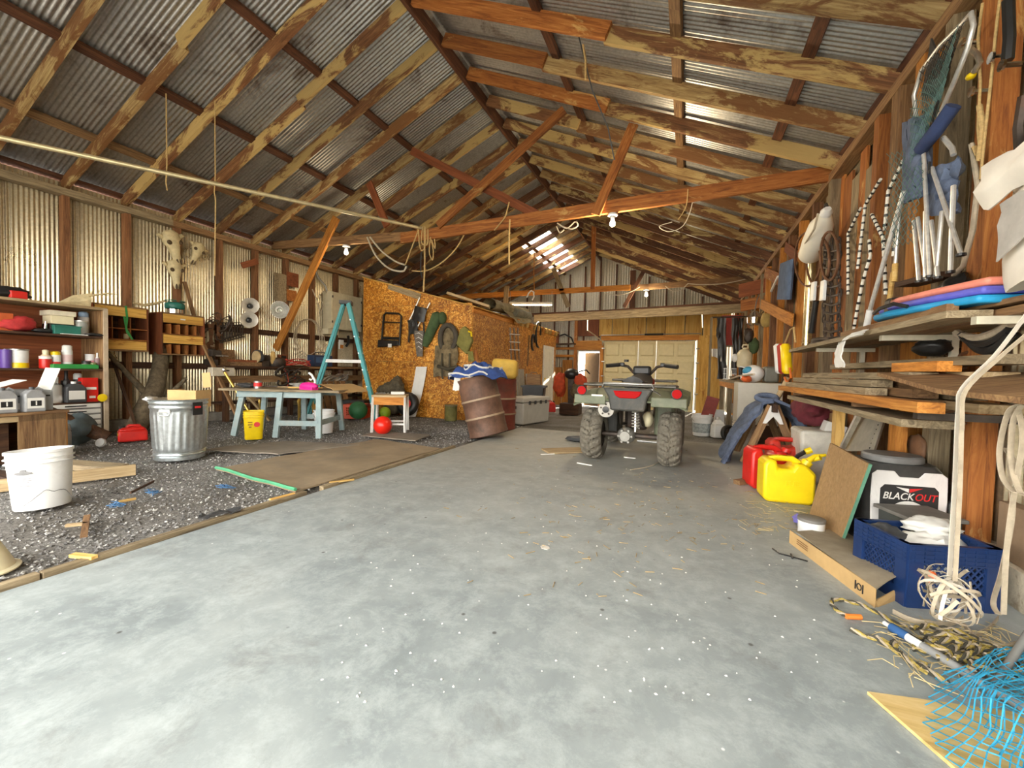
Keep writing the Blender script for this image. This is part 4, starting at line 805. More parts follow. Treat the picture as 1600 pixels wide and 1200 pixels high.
b.grid(lambda u, v: G(310+66*u, 806-14*u+6*v, .03)+Vector((0, 0, .02*nz(u*7, v*3))), 14, 4, .004); o = b.build('plastic_scrap', DKGREY, None, smooth=50); tag(o, 'crumpled dark plastic scrap at the slab edge', 'scrap')
# ================================================================== LEFT WALL BENCH
t = thing('plank_bench', 'long dark plank workbench fixed along the metal wall', 'workbench', (-7.4, 6.2, 0), world=True)
plank('bench_top', (-7.42, 4.5, .93), (-7.42, 6.3, .93), .5, .04, WD['dark'], t); plank('bench_top', (-7.42, 6.32, .94), (-7.42, 8.5, .96), .46, .04, WD['brown'], t)
plank('apron', (-7.2, 4.5, .72), (-7.2, 8.3, .72), .04, .12, WD['brown'], t)
for y in (4.65, 5.9, 7.2, 8.3): plank('leg', (-7.22, y, 0), (-7.22, y, .91), .08, .07, WD['dark'], t, up=(1, 0, 0))
plank('lower_shelf', (-7.45, 4.6, .3), (-7.45, 8.3, .28), .4, .03, WD['dark'], t)
def on_bench(px_, X=-7.35): p = AX(px_, 570, X); return Vector((X, p.y, .952 if p.y < 6.31 else .967+.007*(p.y-6.3)))
# vise and machines
t = thing('bench_vise', 'dark iron bench vise at the near end of wall bench', 'vise', on_bench(330)); b = MB(); b.box((0, 0, .05), (.16, .14, .1)); b.lathe([(.06, .1), (.05, .16), (.07, .2), (.07, .26), (.03, .28)], 14); b.build('base', IRON, t, bev=.01); b = MB(); b.box((.1, 0, .2), (.1, .16, .1)); b.build('jaw', IRON, t, bev=.01); b = MB(); b.cyl((.15, 0, .16), (.3, 0, .16), .016); b.cyl((.28, -.1, .16), (.28, .1, .16), .008); b.build('screw', STEEL, t, smooth=40)
b = MB(); b.box((0, 0, .14), (.06, .26, .28)); o = solo('brown_block', b, WD['brown'], 'upright brown wood block on the wall bench', 'block', on_bench(354, -7.45), bev=.006)
for k, (px_, lab, w_, h_, m_) in enumerate(((385, 'stacked brown boards lying flat on the wall bench', .5, .07, WD['brown']), (378, 'upper reddish board on the flat board stack', .42, .04, WD['redply']))):
    p = on_bench(px_, -7.35); b = MB(); b.box((0, 0, h_/2), (.2, w_, h_)); solo('flat_board', b, m_, lab, 'board', p+Vector((0, 0, .07 if k else 0)))
t = thing('bench_grinder', 'grey hooded grinder with tan wheel on the wall bench', 'grinder', on_bench(412, -7.3)); b = MB(); b.cyl((0, -.09, .15), (0, .12, .15), .06, n=16); b.box((0, 0, .05), (.12, .14, .1)); b.build('motor', IRON, t, smooth=40)
b = MB(); b.prism([(.0+.13*cos(a), .13*sin(a)) for a in [k*.35-.6 for k in range(14)]], -.03, .03, Matrix.Translation((0, -.12, .17)) @ Matrix.Rotation(pi/2, 4, 'X')); b.build('wheel_guard', DKGREY, t); b = MB(); b.cyl((.02, -.17, .17), (.02, -.15, .17), .11, n=20); b.build('grinding_wheel', flat('abrasive_tan', (.55, .4, .2), .9), t, smooth=40); b = MB(); b.ell((.06, .14, .16), (.05, .05, .13), 12, 8); b.build('buffing_bag', flat('buff_tan', (.55, .35, .12), .9), t, smooth=50)
b = MB(); b.lathe([(.14, 0), (.16, .03), (.17, .1), (.15, .15), (.1, .17)], 20); solo('dark_drum', b, IRON, 'round dark iron pot on bench beside the orange brace', 'pot', on_bench(432, -7.3), smooth=40)
b = MB(); b.box((0, 0, .12), (.08, .16, .24)); t = solo('small_picture_box', b, WD['redply'], 'brown box with black front behind the iron pot', 'box', on_bench(441, -7.5), bev=.004); b = MB(); b.box((.042, 0, .17), (.004, .1, .09)); b.build('dark_window', BLKP, t)
t = thing('battery_charger', 'dark blue metal battery charger standing on the wall bench', 'charger', on_bench(500, -7.35)); b = MB(); b.box((0, 0, .12), (.2, .5, .24)); b.build('case', flat('dark_blue_metal', (.02, .04, .09), .45), t, bev=.01); b = MB(); b.box((.102, -.08, .14), (.004, .24, .12)); b.build('face_plate', flat('mid_blue', (.05, .11, .22), .5), t); b = MB(); b.tube([(0, -.14, .24), (0, -.12, .3), (0, .12, .3), (0, .14, .24)], .01, 6); b.build('handle', BLACK, t)
# red extension cord, hanging wires
REDC = flat('red_cord', (.5, .06, .04), .6)
p = on_bench(462, -7.18); b = MB(); r_ = random.Random(3)
b.tube([p+Vector((.03*nz(k*.3), .35*cos(k*.55)*(1+.1*nz(k)), .05+.05*sin(k*.9)+.01*k/6)) for k in range(40)], .009, 5); o = b.build('red_cord_coil', REDC, None, smooth=40); tag(o, 'loose red extension cord heaped on the bench edge', 'cord')
b = MB(); b.tube([p+Vector((.06, -.3+.04*sin(k*.8)+.02*k, -.03-.45*sin(pi*k/16))) for k in range(17)], .008, 5); o = b.build('red_cord_loop', REDC, None, smooth=40); tag(o, 'red cord loop hanging below the bench edge', 'cord')
WIRE = flat('pale_wire', (.55, .48, .36), .6)
cw = AX(482, 527, -7.6)
for k in range(4):
    b = MB(); b.tube([cw+Vector((.01*k+.02*nz(a*3, k), (.3+.035*k)*cos(a)+.05*nz(k*3., 1), (.42+.04*k)*sin(a)*.9-.03*k)) for a in [2*pi*j/26 for j in range(26)]], .008, 5, closed=True); o = b.build('wire_coil', WIRE, None, smooth=40); tag(o, 'coil of pale cable looped on the wall beside the fuse box', 'cable', 'pale cable coils by the fuse box')
b = MB(); b.tube([AX(x, y, -7.55) for x, y in ((488, 452), (496, 470), (500, 490), (506, 478), (498, 462), (506, 455), (514, 460))], .012, 6); o = b.build('wire_loop', WIRE, None, smooth=40); tag(o, 'thick pale cable drooping beside the fuse box side', 'cable')
# fuse box
t = thing('fuse_box', 'large pale grey metal fuse box mounted high on the wall', 'fuse box', (-7.6, 7.4, 1.75), world=True)
FB = flat('beige_metal', (.66, .60, .42), .5, var=.08, dirt=(.35, .25, .12), dirt_amt=.4)
y0, y1, z0, z1 = 7.08, 8.03, 1.83, 2.66
b = MB(); b.box((-7.535, (y0+y1)/2, (z0+z1)/2), (.27, y1-y0, z1-z0)); b.build('case', FB, t, bev=.008)
for a_, c_ in ((y0+.02, 7.5), (7.52, y1-.02)): b = MB(); b.box((-7.395, (a_+c_)/2, (z0+z1)/2), (.012, c_-a_, z1-z0-.06)); d_ = b.build('door', FB, t, bev=.004)
for z in (z0+.15, z1-.12):
    for y in (y0+.03, y1-.03): b = MB(); b.cyl((-7.39, y, z-.02), (-7.39, y, z+.03), .014, n=8); b.build('latch', BLACK, t)
b = MB(); b.box((-7.5, 7.15, 1.76), (.2, .3, .12)); b.build('lower_trough', FB, t)
b = MB(); b.tube([(-7.65, 7.2, 2.66), (-7.65, 7.15, 2.8), (-7.7, 7.0, 2.95), (-7.7, 6.9, 3.1)], .02, 6); b.build('conduit', STEEL, t, smooth=40)
b = MB(); b.box((0, 0, .08), (.04, .12, .22)); t2 = solo('paper_notice', b, PAPER, 'white and orange card hung under the fuse box', 'card', AX(533, 537, -7.6)-Vector((0, 0, .1))); b = MB(); b.box((.022, 0, .03), (.003, .1, .09)); b.build('orange_print', WD['orange'], t2)
b = MB(); b.tube([AX(544, 525, -7.55), AX(545, 535, -7.5), AX(541, 541, -7.5)], .03, 8); o = b.build('switch_handle', BLACK, None, smooth=40); tag(o, 'black iron hook hanging below the fuse box', 'hook')
# horns, lamp, hooks on wall
def horn(label, px_, py_):
    p = AX(px_, py_, -7.5); t = thing('horn_speaker', label, 'horn', p, rot=(0, pi/2, -.57)); b = MB(); b.lathe([(.03, -.12), (.05, -.06), (.09, 0), (.14, .05), (.145, .06), (.13, .055), (.07, .0), (.05, -.03)], 22); b.build('flare', flat('old_white_metal', (.62, .58, .5), .45, .3), t, smooth=40); b = MB(); b.lathe([(.05, -.03), (.03, .01), (.0, .02)], 16); b.build('core', BLACK, t, smooth=40); b = MB(); b.cyl((0, 0, -.2), (0, 0, -.1), .05, n=12); b.build('driver', IRON, t, smooth=40)
horn('pale metal horn speaker mounted high on the stud', 391, 478); horn('pale metal horn speaker mounted below the other horn', 389, 500)
p = AX(437, 484, -7.45); t = thing('clamp_lamp', 'round metal reflector lamp hung by the orange brace', 'lamp', p, rot=(0, pi/2+.1, -.55)); b = MB(); b.lathe([(.03, -.12), (.08, -.08), (.15, -.01), (.17, .03), (.16, .03), (.07, -.06)], 22); b.build('reflector', ALU, t, smooth=40); b = MB(); b.ell((0, 0, -.02), (.05, .05, .06)); b.build('bulb', GLASSJ, t, smooth=50)
def wire_mass(name, label, cat, px_, py_, n, s, mat, X=-7.45, r=.01, seed=0, drop=1.0):
    rr = random.Random(seed); p = AX(px_, py_, X); b = MB()
    for k in range(n):
        c_ = p+Vector((rr.uniform(-.05, .05), rr.uniform(-s, s), rr.uniform(-s, s)*drop)); L_ = rr.uniform(.4, 1.0)*s; a = rr.uniform(0, 6.28)
        b.tube([c_+Vector((.03*sin(q+a), L_*cos(a+q*.6), L_*sin(a+q*.8)*drop)) for q in range(5)], r*rr.uniform(.6, 1.3), 6)
    o = b.build(name, mat, None, smooth=40); return tag(o, label, cat)
# rows of hanging hand tools (wrenches, clamps) - each its own thing
def wrench(label, p, L_, w_, mat, tilt=0, group=None, kind='wrench'):
    t = thing(kind, label, kind, p, group=group, rot=(tilt, 0, 0)); b = MB(); b.box((0, 0, -L_/2), (.012, w_, L_*.8)); b.build('shaft', mat, t, bev=.003)
    b = MB(); R_ = w_*1.35; b.prism([(R_*cos(a), R_*sin(a)) for a in [.5+k*.44 for k in range(13)]]+[(R_*.45*cos(a), R_*.45*sin(a)) for a in [.9+k*.5 for k in range(10)][::-1]], -.008, .008, Matrix.Translation((0, 0, -L_*.92)) @ Matrix(((0, 0, 1, 0), (1, 0, 0, 0), (0, -1, 0, 0), (0, 0, 0, 1)))); b.build('jaw', mat, t)
    b = MB(); b.tube([(0, R_*.8*cos(a), -.02+R_*.8*sin(a)) for a in [k*.6 for k in range(11)]], .008, 5); b.build('ring_end', mat, t); return t
for k in range(9):
    wrench('iron wrench hanging in the row above the wall bench', AX(346+4.2*k, 505, -7.6), .34-.012*k, .03, IRON, .05*nz(k*2.), 'wrenches hanging above the bench')
for k, (x, y, L_) in enumerate(((333, 498, .5), (341, 492, .42), (327, 502, .45))):
    wrench(('rusty clamp hanging by the warm brown cabinet', 'rusty pry tool hanging beside the clamp', 'thick iron tool hanging nearest the cabinet')[k], AX(x, y, -7.55), L_, .05, RUST, .1*k-.1, None, ('clamp', 'pry_bar', 'iron_tool')[k])
wire_mass('chain_hoist', 'tangled iron chain and hooks hung above the bench vise', 'chain', 337, 512, 10, .16, IRON, -7.5, .012, 5)
wire_mass('scrap_heap', 'tangled dark hose and fittings on the bench below the cable', 'fittings', 455, 588, 14, .22, IRON, -7.1, .016, 11, .5)
wire_mass('scrap_heap', 'heap of pipe fittings on the bench behind the ladder', 'fittings', 525, 590, 16, .26, STEEL, -7.1, .02, 12, .4)
b = MB(); b.box((0, 0, .07), (.12, .36, .14)); t = solo('white_case', b, flat('aged_white', (.62, .56, .44), .6), 'aged white box under the near end of bench', 'box', AX(346, 578, -7.1)-Vector((0, 0, .1)), bev=.008); b = MB(); b.box((.062, .05, .09), (.004, .08, .02)); b.build('print', BLKP, t)
for k, (px_, lab) in enumerate(((424, 'tan drawer front board under the bench by the blue table'), (500, 'brown slatted crate side under the bench'))):
    p = AX(px_, 620, -6.9); b = MB(); b.box((0, 0, .16), (.02, .3, .32)); solo('stored_board', b, WD['tan' if k == 0 else 'brown'], lab, 'board', Vector((-7.32, p.y, .31)))
# row of dark trays leaning below the table
for k in range(6):
    y_ = 6.1+.17*k; o = plank('leaning_board', (-6.75, y_, .02), (-6.98, y_+.06, .66), .13, .02, WD['yellow' if k == 0 else 'brown'], None, up=(1, 0, .3)); tag(o, 'yellow slat leaning first in the row below the bench' if k == 0 else 'brown slat leaning in the row below the bench', 'slat', None if k == 0 else 'slats leaning below the bench')
# brass lamp stand table legs left of the blue table
t = thing('floor_lamp_stand', 'brass tube lamp stand leaning below the wall bench', 'lamp stand', (-6.6, 4.75, 0), world=True); a_, c_ = AX(350, 580, -7.05), Vector((-6.55, 4.72, .0)); b = MB(); b.cyl(c_, a_, .022, n=10); b.build('tube', BRASS, t, smooth=40); b = MB(); b.ell((a_.x, a_.y, a_.z+.02), (.035, .035, .06)); b.build('finial', CHROME, t, smooth=40)
t = thing('brass_rack', 'low dark table on thin brass legs below the bench', 'table', (-6.5, 5.3, 0)); b = MB(); b.box((0, 0, .42), (.5, .9, .03)); b.build('top', WD['dark'], t)
for x in (-.22, .22):
    for y in (-.4, 0, .4): b = MB(); b.lathe([(.012, 0), (.014, .3), (.03, .36), (.012, .4)], 8, Matrix.Translation((x, y, 0))); b.build('leg', BRASS, t, smooth=40)
# ---------------------------------------------------------------- blue table
TB = flat('blue_grey_paint', (.30, .40, .41), .6, var=.15, dirt=(.5, .47, .4), dirt_amt=.5)
t = thing('paint_table', 'blue grey painted work table with splayed legs and cluttered top', 'table', (-5.1, 4.45, 0), rz=.42)
TZ = .64
plank('table_top', (-1.0, 0, TZ), (.62, 0, TZ), .84, .03, WD['grey'], t)
for (x, y) in ((-.2, -.38), (.32, -.38), (.32, .36), (-.2, .36), (-.75, -.3), (-.75, .3)): plank('leg', (x*1.12, y*1.12, 0), (x, y*.9, TZ-.02), .07, .05, TB, t, up=(0, 1, 0))
for y in (-.33, .33): plank('apron', (-.8, y, TZ-.06), (.36, y, TZ-.06), .03, .08, TB, t)
plank('stretcher', (.33, -.4, .2), (.33, .38, .2), .03, .07, TB, t); plank('stretcher', (-.2, -.41, .2), (.34, -.41, .2), .03, .07, TB, t); plank('stretcher', (-.2, .39, .2), (.34, .39, .2), .03, .07, TB, t)
tm = Matrix.Translation((-5.1, 4.45, 0)) @ Matrix.Rotation(.42, 4, 'Z')
def ontab(x, y): return tm @ Vector((x, y, TZ+.016))
t = thing('shop_rag_box', 'crumpled brown cardboard sheet lying on table end', 'cardboard', ontab(.42, .05)); b = MB(); b.grid(lambda u, v: (-.1+.4*u, -.3+.6*v, .06-.08*(u-.4)*u*2+.02*nz(u*3, v*4)), 10, 8, .006); b.build('sheet', KRAFT, t, smooth=40)
b = MB(); b.ell((0, 0, .05), (.16, .07, .055), 16, 8); b.box((.0, 0, .02), (.24, .1, .04)); solo('pink_duster', b, flat('hot_pink', (.85, .02, .3), .6), 'bright pink sponge mitt on the blue grey table', 'sponge', ontab(.16, -.3), smooth=60)
t = thing('paint_tin', 'small red and silver tin on the table corner', 'tin', ontab(-.55, -.28)); b = MB(); b.lathe([(.05, 0), (.05, .1), (.045, .105)], 16); b.build('body', STEEL, t, smooth=40); b = MB(); b.lathe([(.0515, .03), (.0515, .08)], 16, cap0=False, cap1=False); b.build('paper_label', REDL, t, smooth=40)
for k, (x, y, m_, l_) in enumerate(((-.2, .05, WD['tan'], 'tan stick lying along the table top'), (.0, -.05, WD['yellow'], 'pale wooden paint stirrer on the table top'), (-.45, .1, IRON, 'dark iron bar on the table top'))):
    o = plank('table_stick', ontab(x-.25, y)+Vector((0, 0, .01)), ontab(x+.2, y+.1)+Vector((0, 0, .01)), .03, .015, m_, None); tag(o, l_, 'stick')
t = thing('white_hose', 'white bent hose standing up on the table', 'hose', ontab(.0, .1), world=True); p = ontab(.0, .1); b = MB(); b.tube([p+Vector((.1, 0, .0)), p+Vector((.09, 0, .12)), p+Vector((.02, 0, .2)), p+Vector((-.03, 0, .22))], .018, 8); b.tube([p+Vector((.06, 0, .15)), p+Vector((.02, 0, .12)), p+Vector((-.02, 0, .13))], .014, 7); b.build('tube', WPLAST, t, smooth=50)
lump('dark_rag', 'dark oily rag on the far end of table', 'rag', ontab(-.8, -.1), (.16, .12, .03), DKGREY, 21, .5)
lump('grey_rag', 'grey rag in the middle of the table', 'rag', ontab(-.2, .22), (.18, .12, .035), flat('grey_cloth', (.3, .29, .26), .9), 22, .5)
t = bucket('yellow_bucket', 'square yellow plastic pail with red dot and bail', (-5.3, 3.78, 0), .098, .112, .37, YEL, (0, 0, -.62), handle=False, sq=True); b = MB(); M_ = Matrix.Rotation(0, 4, 'Z'); b.cyl((.104, .035, .2), (.115, .035, .2), .034, n=18, M=M_); b.build('red_dot', REDL, t)
for k, wd in enumerate((.05, .05, .03)): b = MB(); b.box((.113-.001*k, -.04, .23-.03*k), (.005, wd, .014), M_); b.build('print', flat('brown_print', (.3, .16, .02), .7), t)
bucket('white_pail', 'white bucket standing on gravel under the table', (-4.95, 4.62, 0), .12, .14, .34, WPLAST, (0, 0, 1), fill=None)
# milk crate (red)
def milk_crate(name, label, loc, rz, L_, W_, H_, mat, cat='crate', bars=7, diag=False):
    t = thing(name, label, cat, loc, rz)
    b = MB(); b.box((0, 0, .01), (L_, W_, .02)); b.build('base', mat, t)
    for s in (-1, 1):
        for ax in (0, 1):
            n_ = L_ if ax == 0 else W_; off = (W_ if ax == 0 else L_)/2; top = .085 if diag else .05
            M_ = Matrix.Rotation(0 if ax == 0 else pi/2, 4, 'Z') @ Matrix.Translation((0, s*off, 0)); b = MB()
            b.box((0, 0, H_-top/2), (n_, .02, top), M_); b.box((0, 0, .035), (n_, .022, .07), M_)
            for q in (-1, 1): b.box((q*(n_/2-.025), 0, H_/2), (.06, .024, H_), M_)
            if diag:
                for k in range(5): b.box((0, 0, H_-.008-.018*k), (n_, .028, .006), M_)
                for k in range(9): b.box((-n_/2+n_*(k+.5)/9, 0, H_-.045), (.006, .027, .08), M_)
            w_ = b.build('side', mat, t); b = MB(); h0, h1 = .06, H_-top; hh = h1-h0
            if diag:
                sl = hh*.85; x0, x1 = -n_/2+.05, n_/2-.05; cnt = bars+4
                for sg in (-1, 1):
                    for k in range(cnt):
                        xa = x0-sl+(x1-x0+sl)*(k+.5)/cnt; za, xb, zb = h0, xa+sl, h1
                        if xa < x0: za += (x0-xa)/sl*hh; xa = x0
                        if xb > x1: zb -= (xb-x1)/sl*hh; xb = x1
                        if zb-za < .01: continue
                        b.tube([(sg*xa, 0, za), (sg*xb, 0, zb)], .0045, 4, M=M_)
            else:
                for k in range(bars): x = -n_/2+.06+(n_-.12)*(k+.5)/bars; b.box((x, 0, H_/2), (.012, .012, H_-.1), M_)
                for k in range(1, 4): b.box((0, 0, .06+(H_-.11)*k/4), (n_-.06, .012, .012), M_)
            b.build('lattice', mat, w_)
    return t
milk_crate('milk_crate', 'orange red plastic milk crate on the gravel by the ladder', (-5.85, 6.25, 0), .35, .36, .36, .27, flat('orange_red_plastic', (.62, .075, .02), .45))
# ---------------------------------------------------------------- step ladder
LB = flat('blue_fibreglass', (.12, .43, .46), .5, var=.12); t = thing('step_ladder', 'blue fibreglass step ladder standing open by the fuse box', 'ladder', (-5.7, 6.0, 0), world=True)
top = AY(540, 474, 6.05); zt = top.z; F_ = Vector((-5.28, 6.15, 0)); K_ = Vector((-6.62, 5.75, 0)); wd = Vector((-.30, .36, 0)); tw = Vector((-.13, .16, 0))
for s in (0, 1):
    a_ = Vector((top.x+.06, top.y, zt))+tw*s; plank('front_rail', F_+wd*s, a_, .08, .03, LB, t, up=(0, 1, 0)); c_ = Vector((top.x-.06, top.y, zt))+tw*s; plank('rear_rail', K_+wd*s, c_, .06, .025, LB, t, up=(0, 1, 0))
for k in range(1, 7):
    u = k/7.; l_ = F_.lerp(Vector((top.x+.06, top.y, zt)), u); r_ = (F_+wd).lerp(Vector((top.x+.06, top.y, zt))+tw, u); plank('step', l_, r_, .09, .02, ALU, t)
for k in (1, 3, 5):
    u = k/6.; l_ = K_.lerp(Vector((top.x-.06, top.y, zt)), u); r_ = (K_+wd).lerp(Vector((top.x-.06, top.y, zt))+tw, u); plank('rear_brace', l_, r_, .03, .02, ALU, t)
plank('spreader', F_.lerp(Vector((top.x+.06, top.y, zt)), .5), K_.lerp(Vector((top.x-.06, top.y, zt)), .5), .02, .06, WHITE, t)
b = MB(); b.box((0, 0, 0), (.22, .3, .07), Matrix.Translation((top.x-.065, top.y+.08, zt+.02)) @ Matrix.Rotation(.65, 4, 'Z')); b.build('top_cap', DKGREY, t, bev=.01)
# ---------------------------------------------------------------- stool, ball
t = thing('school_stool', 'small wooden topped stool with white metal legs', 'stool', (-4.2, 5.2, 0), rz=.54)
plank('seat', (-.25, 0, .56), (.25, 0, .56), .42, .03, WD['tan'], t); b = MB(); b.box((0, -.19, .49), (.44, .02, .12)); b.build('apron', WD['orange'], t); b = MB(); b.box((.21, 0, .49), (.02, .36, .12)); b.build('apron', WD['orange'], t)
for x in (-.23, .23):
    for y in (-.19, .19): plank('leg', (x*1.05, y*1.05, 0), (x, y, .55), .03, .03, WHITE, t)
for y in (-.195, .195): plank('stretcher', (-.24, y, .14), (.24, y, .14), .02, .025, WHITE, t)
b = MB(); b.ell((0, 0, .135), (.135, .135, .135), 28, 16); solo('red_ball', b, flat('red_rubber', (.8, .02, .008), .3, var=.06), 'shiny red rubber ball resting against the stool leg', 'ball', (-4.12, 4.93, 0), smooth=80)
sm = Matrix.Translation((-4.2, 5.2, .577)) @ Matrix.Rotation(.54, 4, 'Z')
b = MB(); b.box((0, 0, .02), (.2, .12, .04)); solo('paper_pad', b, PAPER, 'white paper pad lying on the stool seat', 'paper', sm @ Vector((.1, .05, 0)), rz=.6)
wire = random.Random(4); b = MB()
for k in range(9): c_ = Vector((wire.uniform(-.09, .09), wire.uniform(-.06, .06), .012)); b.cyl(c_, c_+Vector((wire.uniform(-.07, .07), wire.uniform(-.05, .05), .012)), .008, n=6)
solo('loose_bolts', b, STEEL, 'handful of loose steel bolts on the stool seat', 'bolts', sm @ Vector((-.12, -.02, 0)))
# behind the stool: tyre, balls, box
def wheel(name, label, loc, R_, r_, mat, rot, rimmat=None, cat='tire'):
    t = thing(name, label, cat, loc, rot=rot); b = MB(); b.tube([((R_-r_)*cos(a), (R_-r_)*sin(a), 0) for a in [2*pi*k/28 for k in range(28)]], r_, 10, closed=True); b.build('tyre', mat, t, smooth=60)
    if rimmat: b = MB(); b.cyl((0, 0, -r_*.5), (0, 0, r_*.5), R_-r_*1.7, n=20); b.build('rim', rimmat, t, smooth=40)
    return t
wheel('spare_tire', 'dark spare tire leaning on the strand board behind stool', (-5.3, 7.1, .24), .25, .085, BLACK, (1.35, 0, .1), RED)
for k, (px_, py_, r_, m_, lab) in enumerate(((611, 640, .11, flat('lime_green', (.3, .45, .02), .5), 'lime green ball on gravel under the stool'), (600, 632, .13, GREENP, 'dark green ball by the tire'), (640, 632, .17, flat('deep_green', (.03, .16, .06), .5), 'deep green round tub edge beside the tire'))):
    p = G(px_, py_+12); b = MB(); b.ell((0, 0, r_), (r_, r_, r_), 20, 12); solo('round_float', b, m_, lab, 'ball', (p.x, 6.5-.2*k, 0), smooth=80)
b = MB(); b.box((0, 0, .15), (.5, .3, .3)); solo('black_bin', b, BLACK, 'black open bin behind the red milk crate', 'bin', (-6.35, 6.75, 0), rz=.3, bev=.02)
lump('camo_jacket', 'dark camouflage bundle piled against the strand board behind stool', 'jacket', (-5.75, 7.2, .0), (.3, .22, .36), flat('dark_camo', (.1, .085, .055), .9, var=.6, scale=10), 31, .45)
# paper strip against the wall
b = MB(); b.grid(lambda u, v: AY(640+10*v-2*(1-v)**2*4+17*u, 651-78*v, 7.46-.28*(1-v)**2)+Vector((0, 0, .0)), 3, 12, .004); o = b.build('paper_strip', PAPER, None, smooth=40); tag(o, 'tall white paper strip curling down the strand board wall', 'paper')
# ---------------------------------------------------------------- gear hung on the strand board
OL = flat('olive_canvas', (.2, .185, .05), .9, var=.25); DG = flat('forest_green_canvas', (.06, .1, .04), .9, var=.25); CAMO = flat('camo_canvas', (.17, .13, .07), .9, var=.6, scale=9)
def W(x, y, off=.06): return AY(x, y, RY-off)
t = thing('pack_frame', 'black pack frame hung on the strand board wall', 'pack frame', W(608, 543), world=True)
b = MB(); b.tube([W(596, 535), W(600, 492), W(603, 489), W(623, 490), W(627, 494), W(624, 540)], .022, 8); b.build('frame', BLACK, t, smooth=50); b = MB(); b.tube([W(597, 503), W(625, 504)], .014, 6); b.build('crossbar', BLACK, t); b = MB(); b.tube([W(598, 528), W(625, 529)], .03, 8); b.build('padding', BLACK, t, smooth=50); b = MB(); b.add([W(590, 543, .03), W(590, 531, .03), W(622, 532, .03), W(622, 540, .03), W(590, 543, .1), W(590, 531, .1), W(622, 532, .1), W(622, 540, .1)], ((0, 1, 2, 3), (7, 6, 5, 4), (0, 4, 5, 1), (1, 5, 6, 2), (2, 6, 7, 3), (3, 7, 4, 0))); b.build('hip_pouch', BLACK, t, bev=.02); b = MB(); b.box(W(609, 540, .11), (.1, .004, .08)); b.build('white_tag', PAPER, t)
t = thing('folding_chair', 'folded black canvas chair with metal tubes hung on wall', 'chair', W(655, 500), world=True)
for q0, q1 in (((656, 465), (638, 505)), ((672, 473), (652, 512))): b = MB(); b.tube([W(*q0), W(*q1)], .016, 8); b.build('tube', ALU, t, smooth=40)
b = MB(); b.grid(lambda u, v: W(650-6*v+18*u+1.5*nz(u*3, v*3), 478+22*v+4*u, .09+.03*sin(u*3)+.02*nz(u*4, v*4)), 8, 8, .02); b.build('seat_cloth', BLACK, t, smooth=50); b = MB(); b.grid(lambda u, v: W(638+14*u+2*v, 500+22*v+2*nz(u*4, v*3), .08+.02*nz(u*5, v*4, 2)), 6, 8, .02); b.build('strap_cloth', BLACK, t, smooth=50)
for x_, y0_, y1_ in ((639, 503, 535), (662, 505, 540)): b = MB(); b.ribbon([W(x_, y0_), W(x_+.5, (y0_+y1_)/2, .08), W(x_-.5, y1_)], .04, .006, (1, 0, 0)); b.build('strap', BLACK, t)
t = thing('snowshoe', 'grey laced bundle hanging below the folded chair', 'snowshoe', W(655, 555), world=True); b = MB(); b.grid(lambda u, v: W(648+14*u*(1-v*.55)+5*v, 517+40*v, .07+.03*sin(u*3.1)), 6, 10, .03); b.build('bundle', flat('grey_webbing', (.16, .14, .12), .8, var=.4, scale=14), t, smooth=50)
for k in range(4): b = MB(); b.tube([W(649+k, 522+7*k, .11), W(654, 520+7*k, .13), W(660-k*.4, 524+7*k, .11)], .008, 5); b.build('lace', PAPER, t)
t = thing('bag_tube', 'long green canvas tube bag hung slanting on the wall', 'bag', W(668, 538), world=True); b = MB(); b.tube([W(664, 541), W(669, 528), W(677, 509), W(684, 494), W(687, 490)], [.06, .1, .11, .13, .07], 14); b.build('tube', DG, t, smooth=60); b = MB(); b.ell(W(691, 497), (.09, .1, .13), 14, 8); b.build('flap', DG, t, smooth=60); b = MB(); b.tube([W(680, 489), W(677, 500), W(676, 507)], .008, 5); b.build('cord', BLACK, t)
t = thing('camo_backpack', 'camouflage hunting backpack with round hoop hung on the wall', 'backpack', W(703, 585), world=True); cc = W(700.5, 528, .08)
b = MB(); b.tube([cc+Vector((.19*cos(a), -.01, .26*sin(a)-.01*sin(2*a))) for a in [2*pi*k/30 for k in range(30)]], .055, 10, closed=True); b.build('hoop', flat('dark_hoop', (.07, .06, .045), .8), t, smooth=60)
b = MB(); b.grid(lambda u, v: cc+Vector((.17*(2*u-1)*sqrt(max(.02, 1-(1.6*v-.8)**2)), .03-.05*sin(pi*u)*sin(pi*v)+.02*nz(u*5, v*5), .25*(1.9*v-.95))), 12, 12, .02); b.build('mesh_panel', CAMO, t, smooth=60)
b = MB(); b.grid(lambda u, v: W(682+34*u-4*v+2*nz(u*4, v*4), 540+48*v, .05+.12*sin(pi*u)*sin(pi*min(1, v+.15))+.03*nz(u*5, v*6)), 14, 12, .03); b.build('lower_pack', CAMO, t, smooth=60)
for x0_ in (691, 703): b = MB(); b.ribbon([W(x0_, 552, .2), W(x0_-1, 570, .21), W(x0_+.5, 592, .15)], .04, .008, (1, 0, 0)); b.build('strap', flat('dark_webbing', (.06, .05, .03), .9), t)
b = MB(); b.tube([W(684, 572, .16), W(700, 577, .2), W(716, 573, .16)], .035, 8); b.build('waist_belt', flat('dark_webbing', (.06, .05, .03), .9), t, smooth=50)
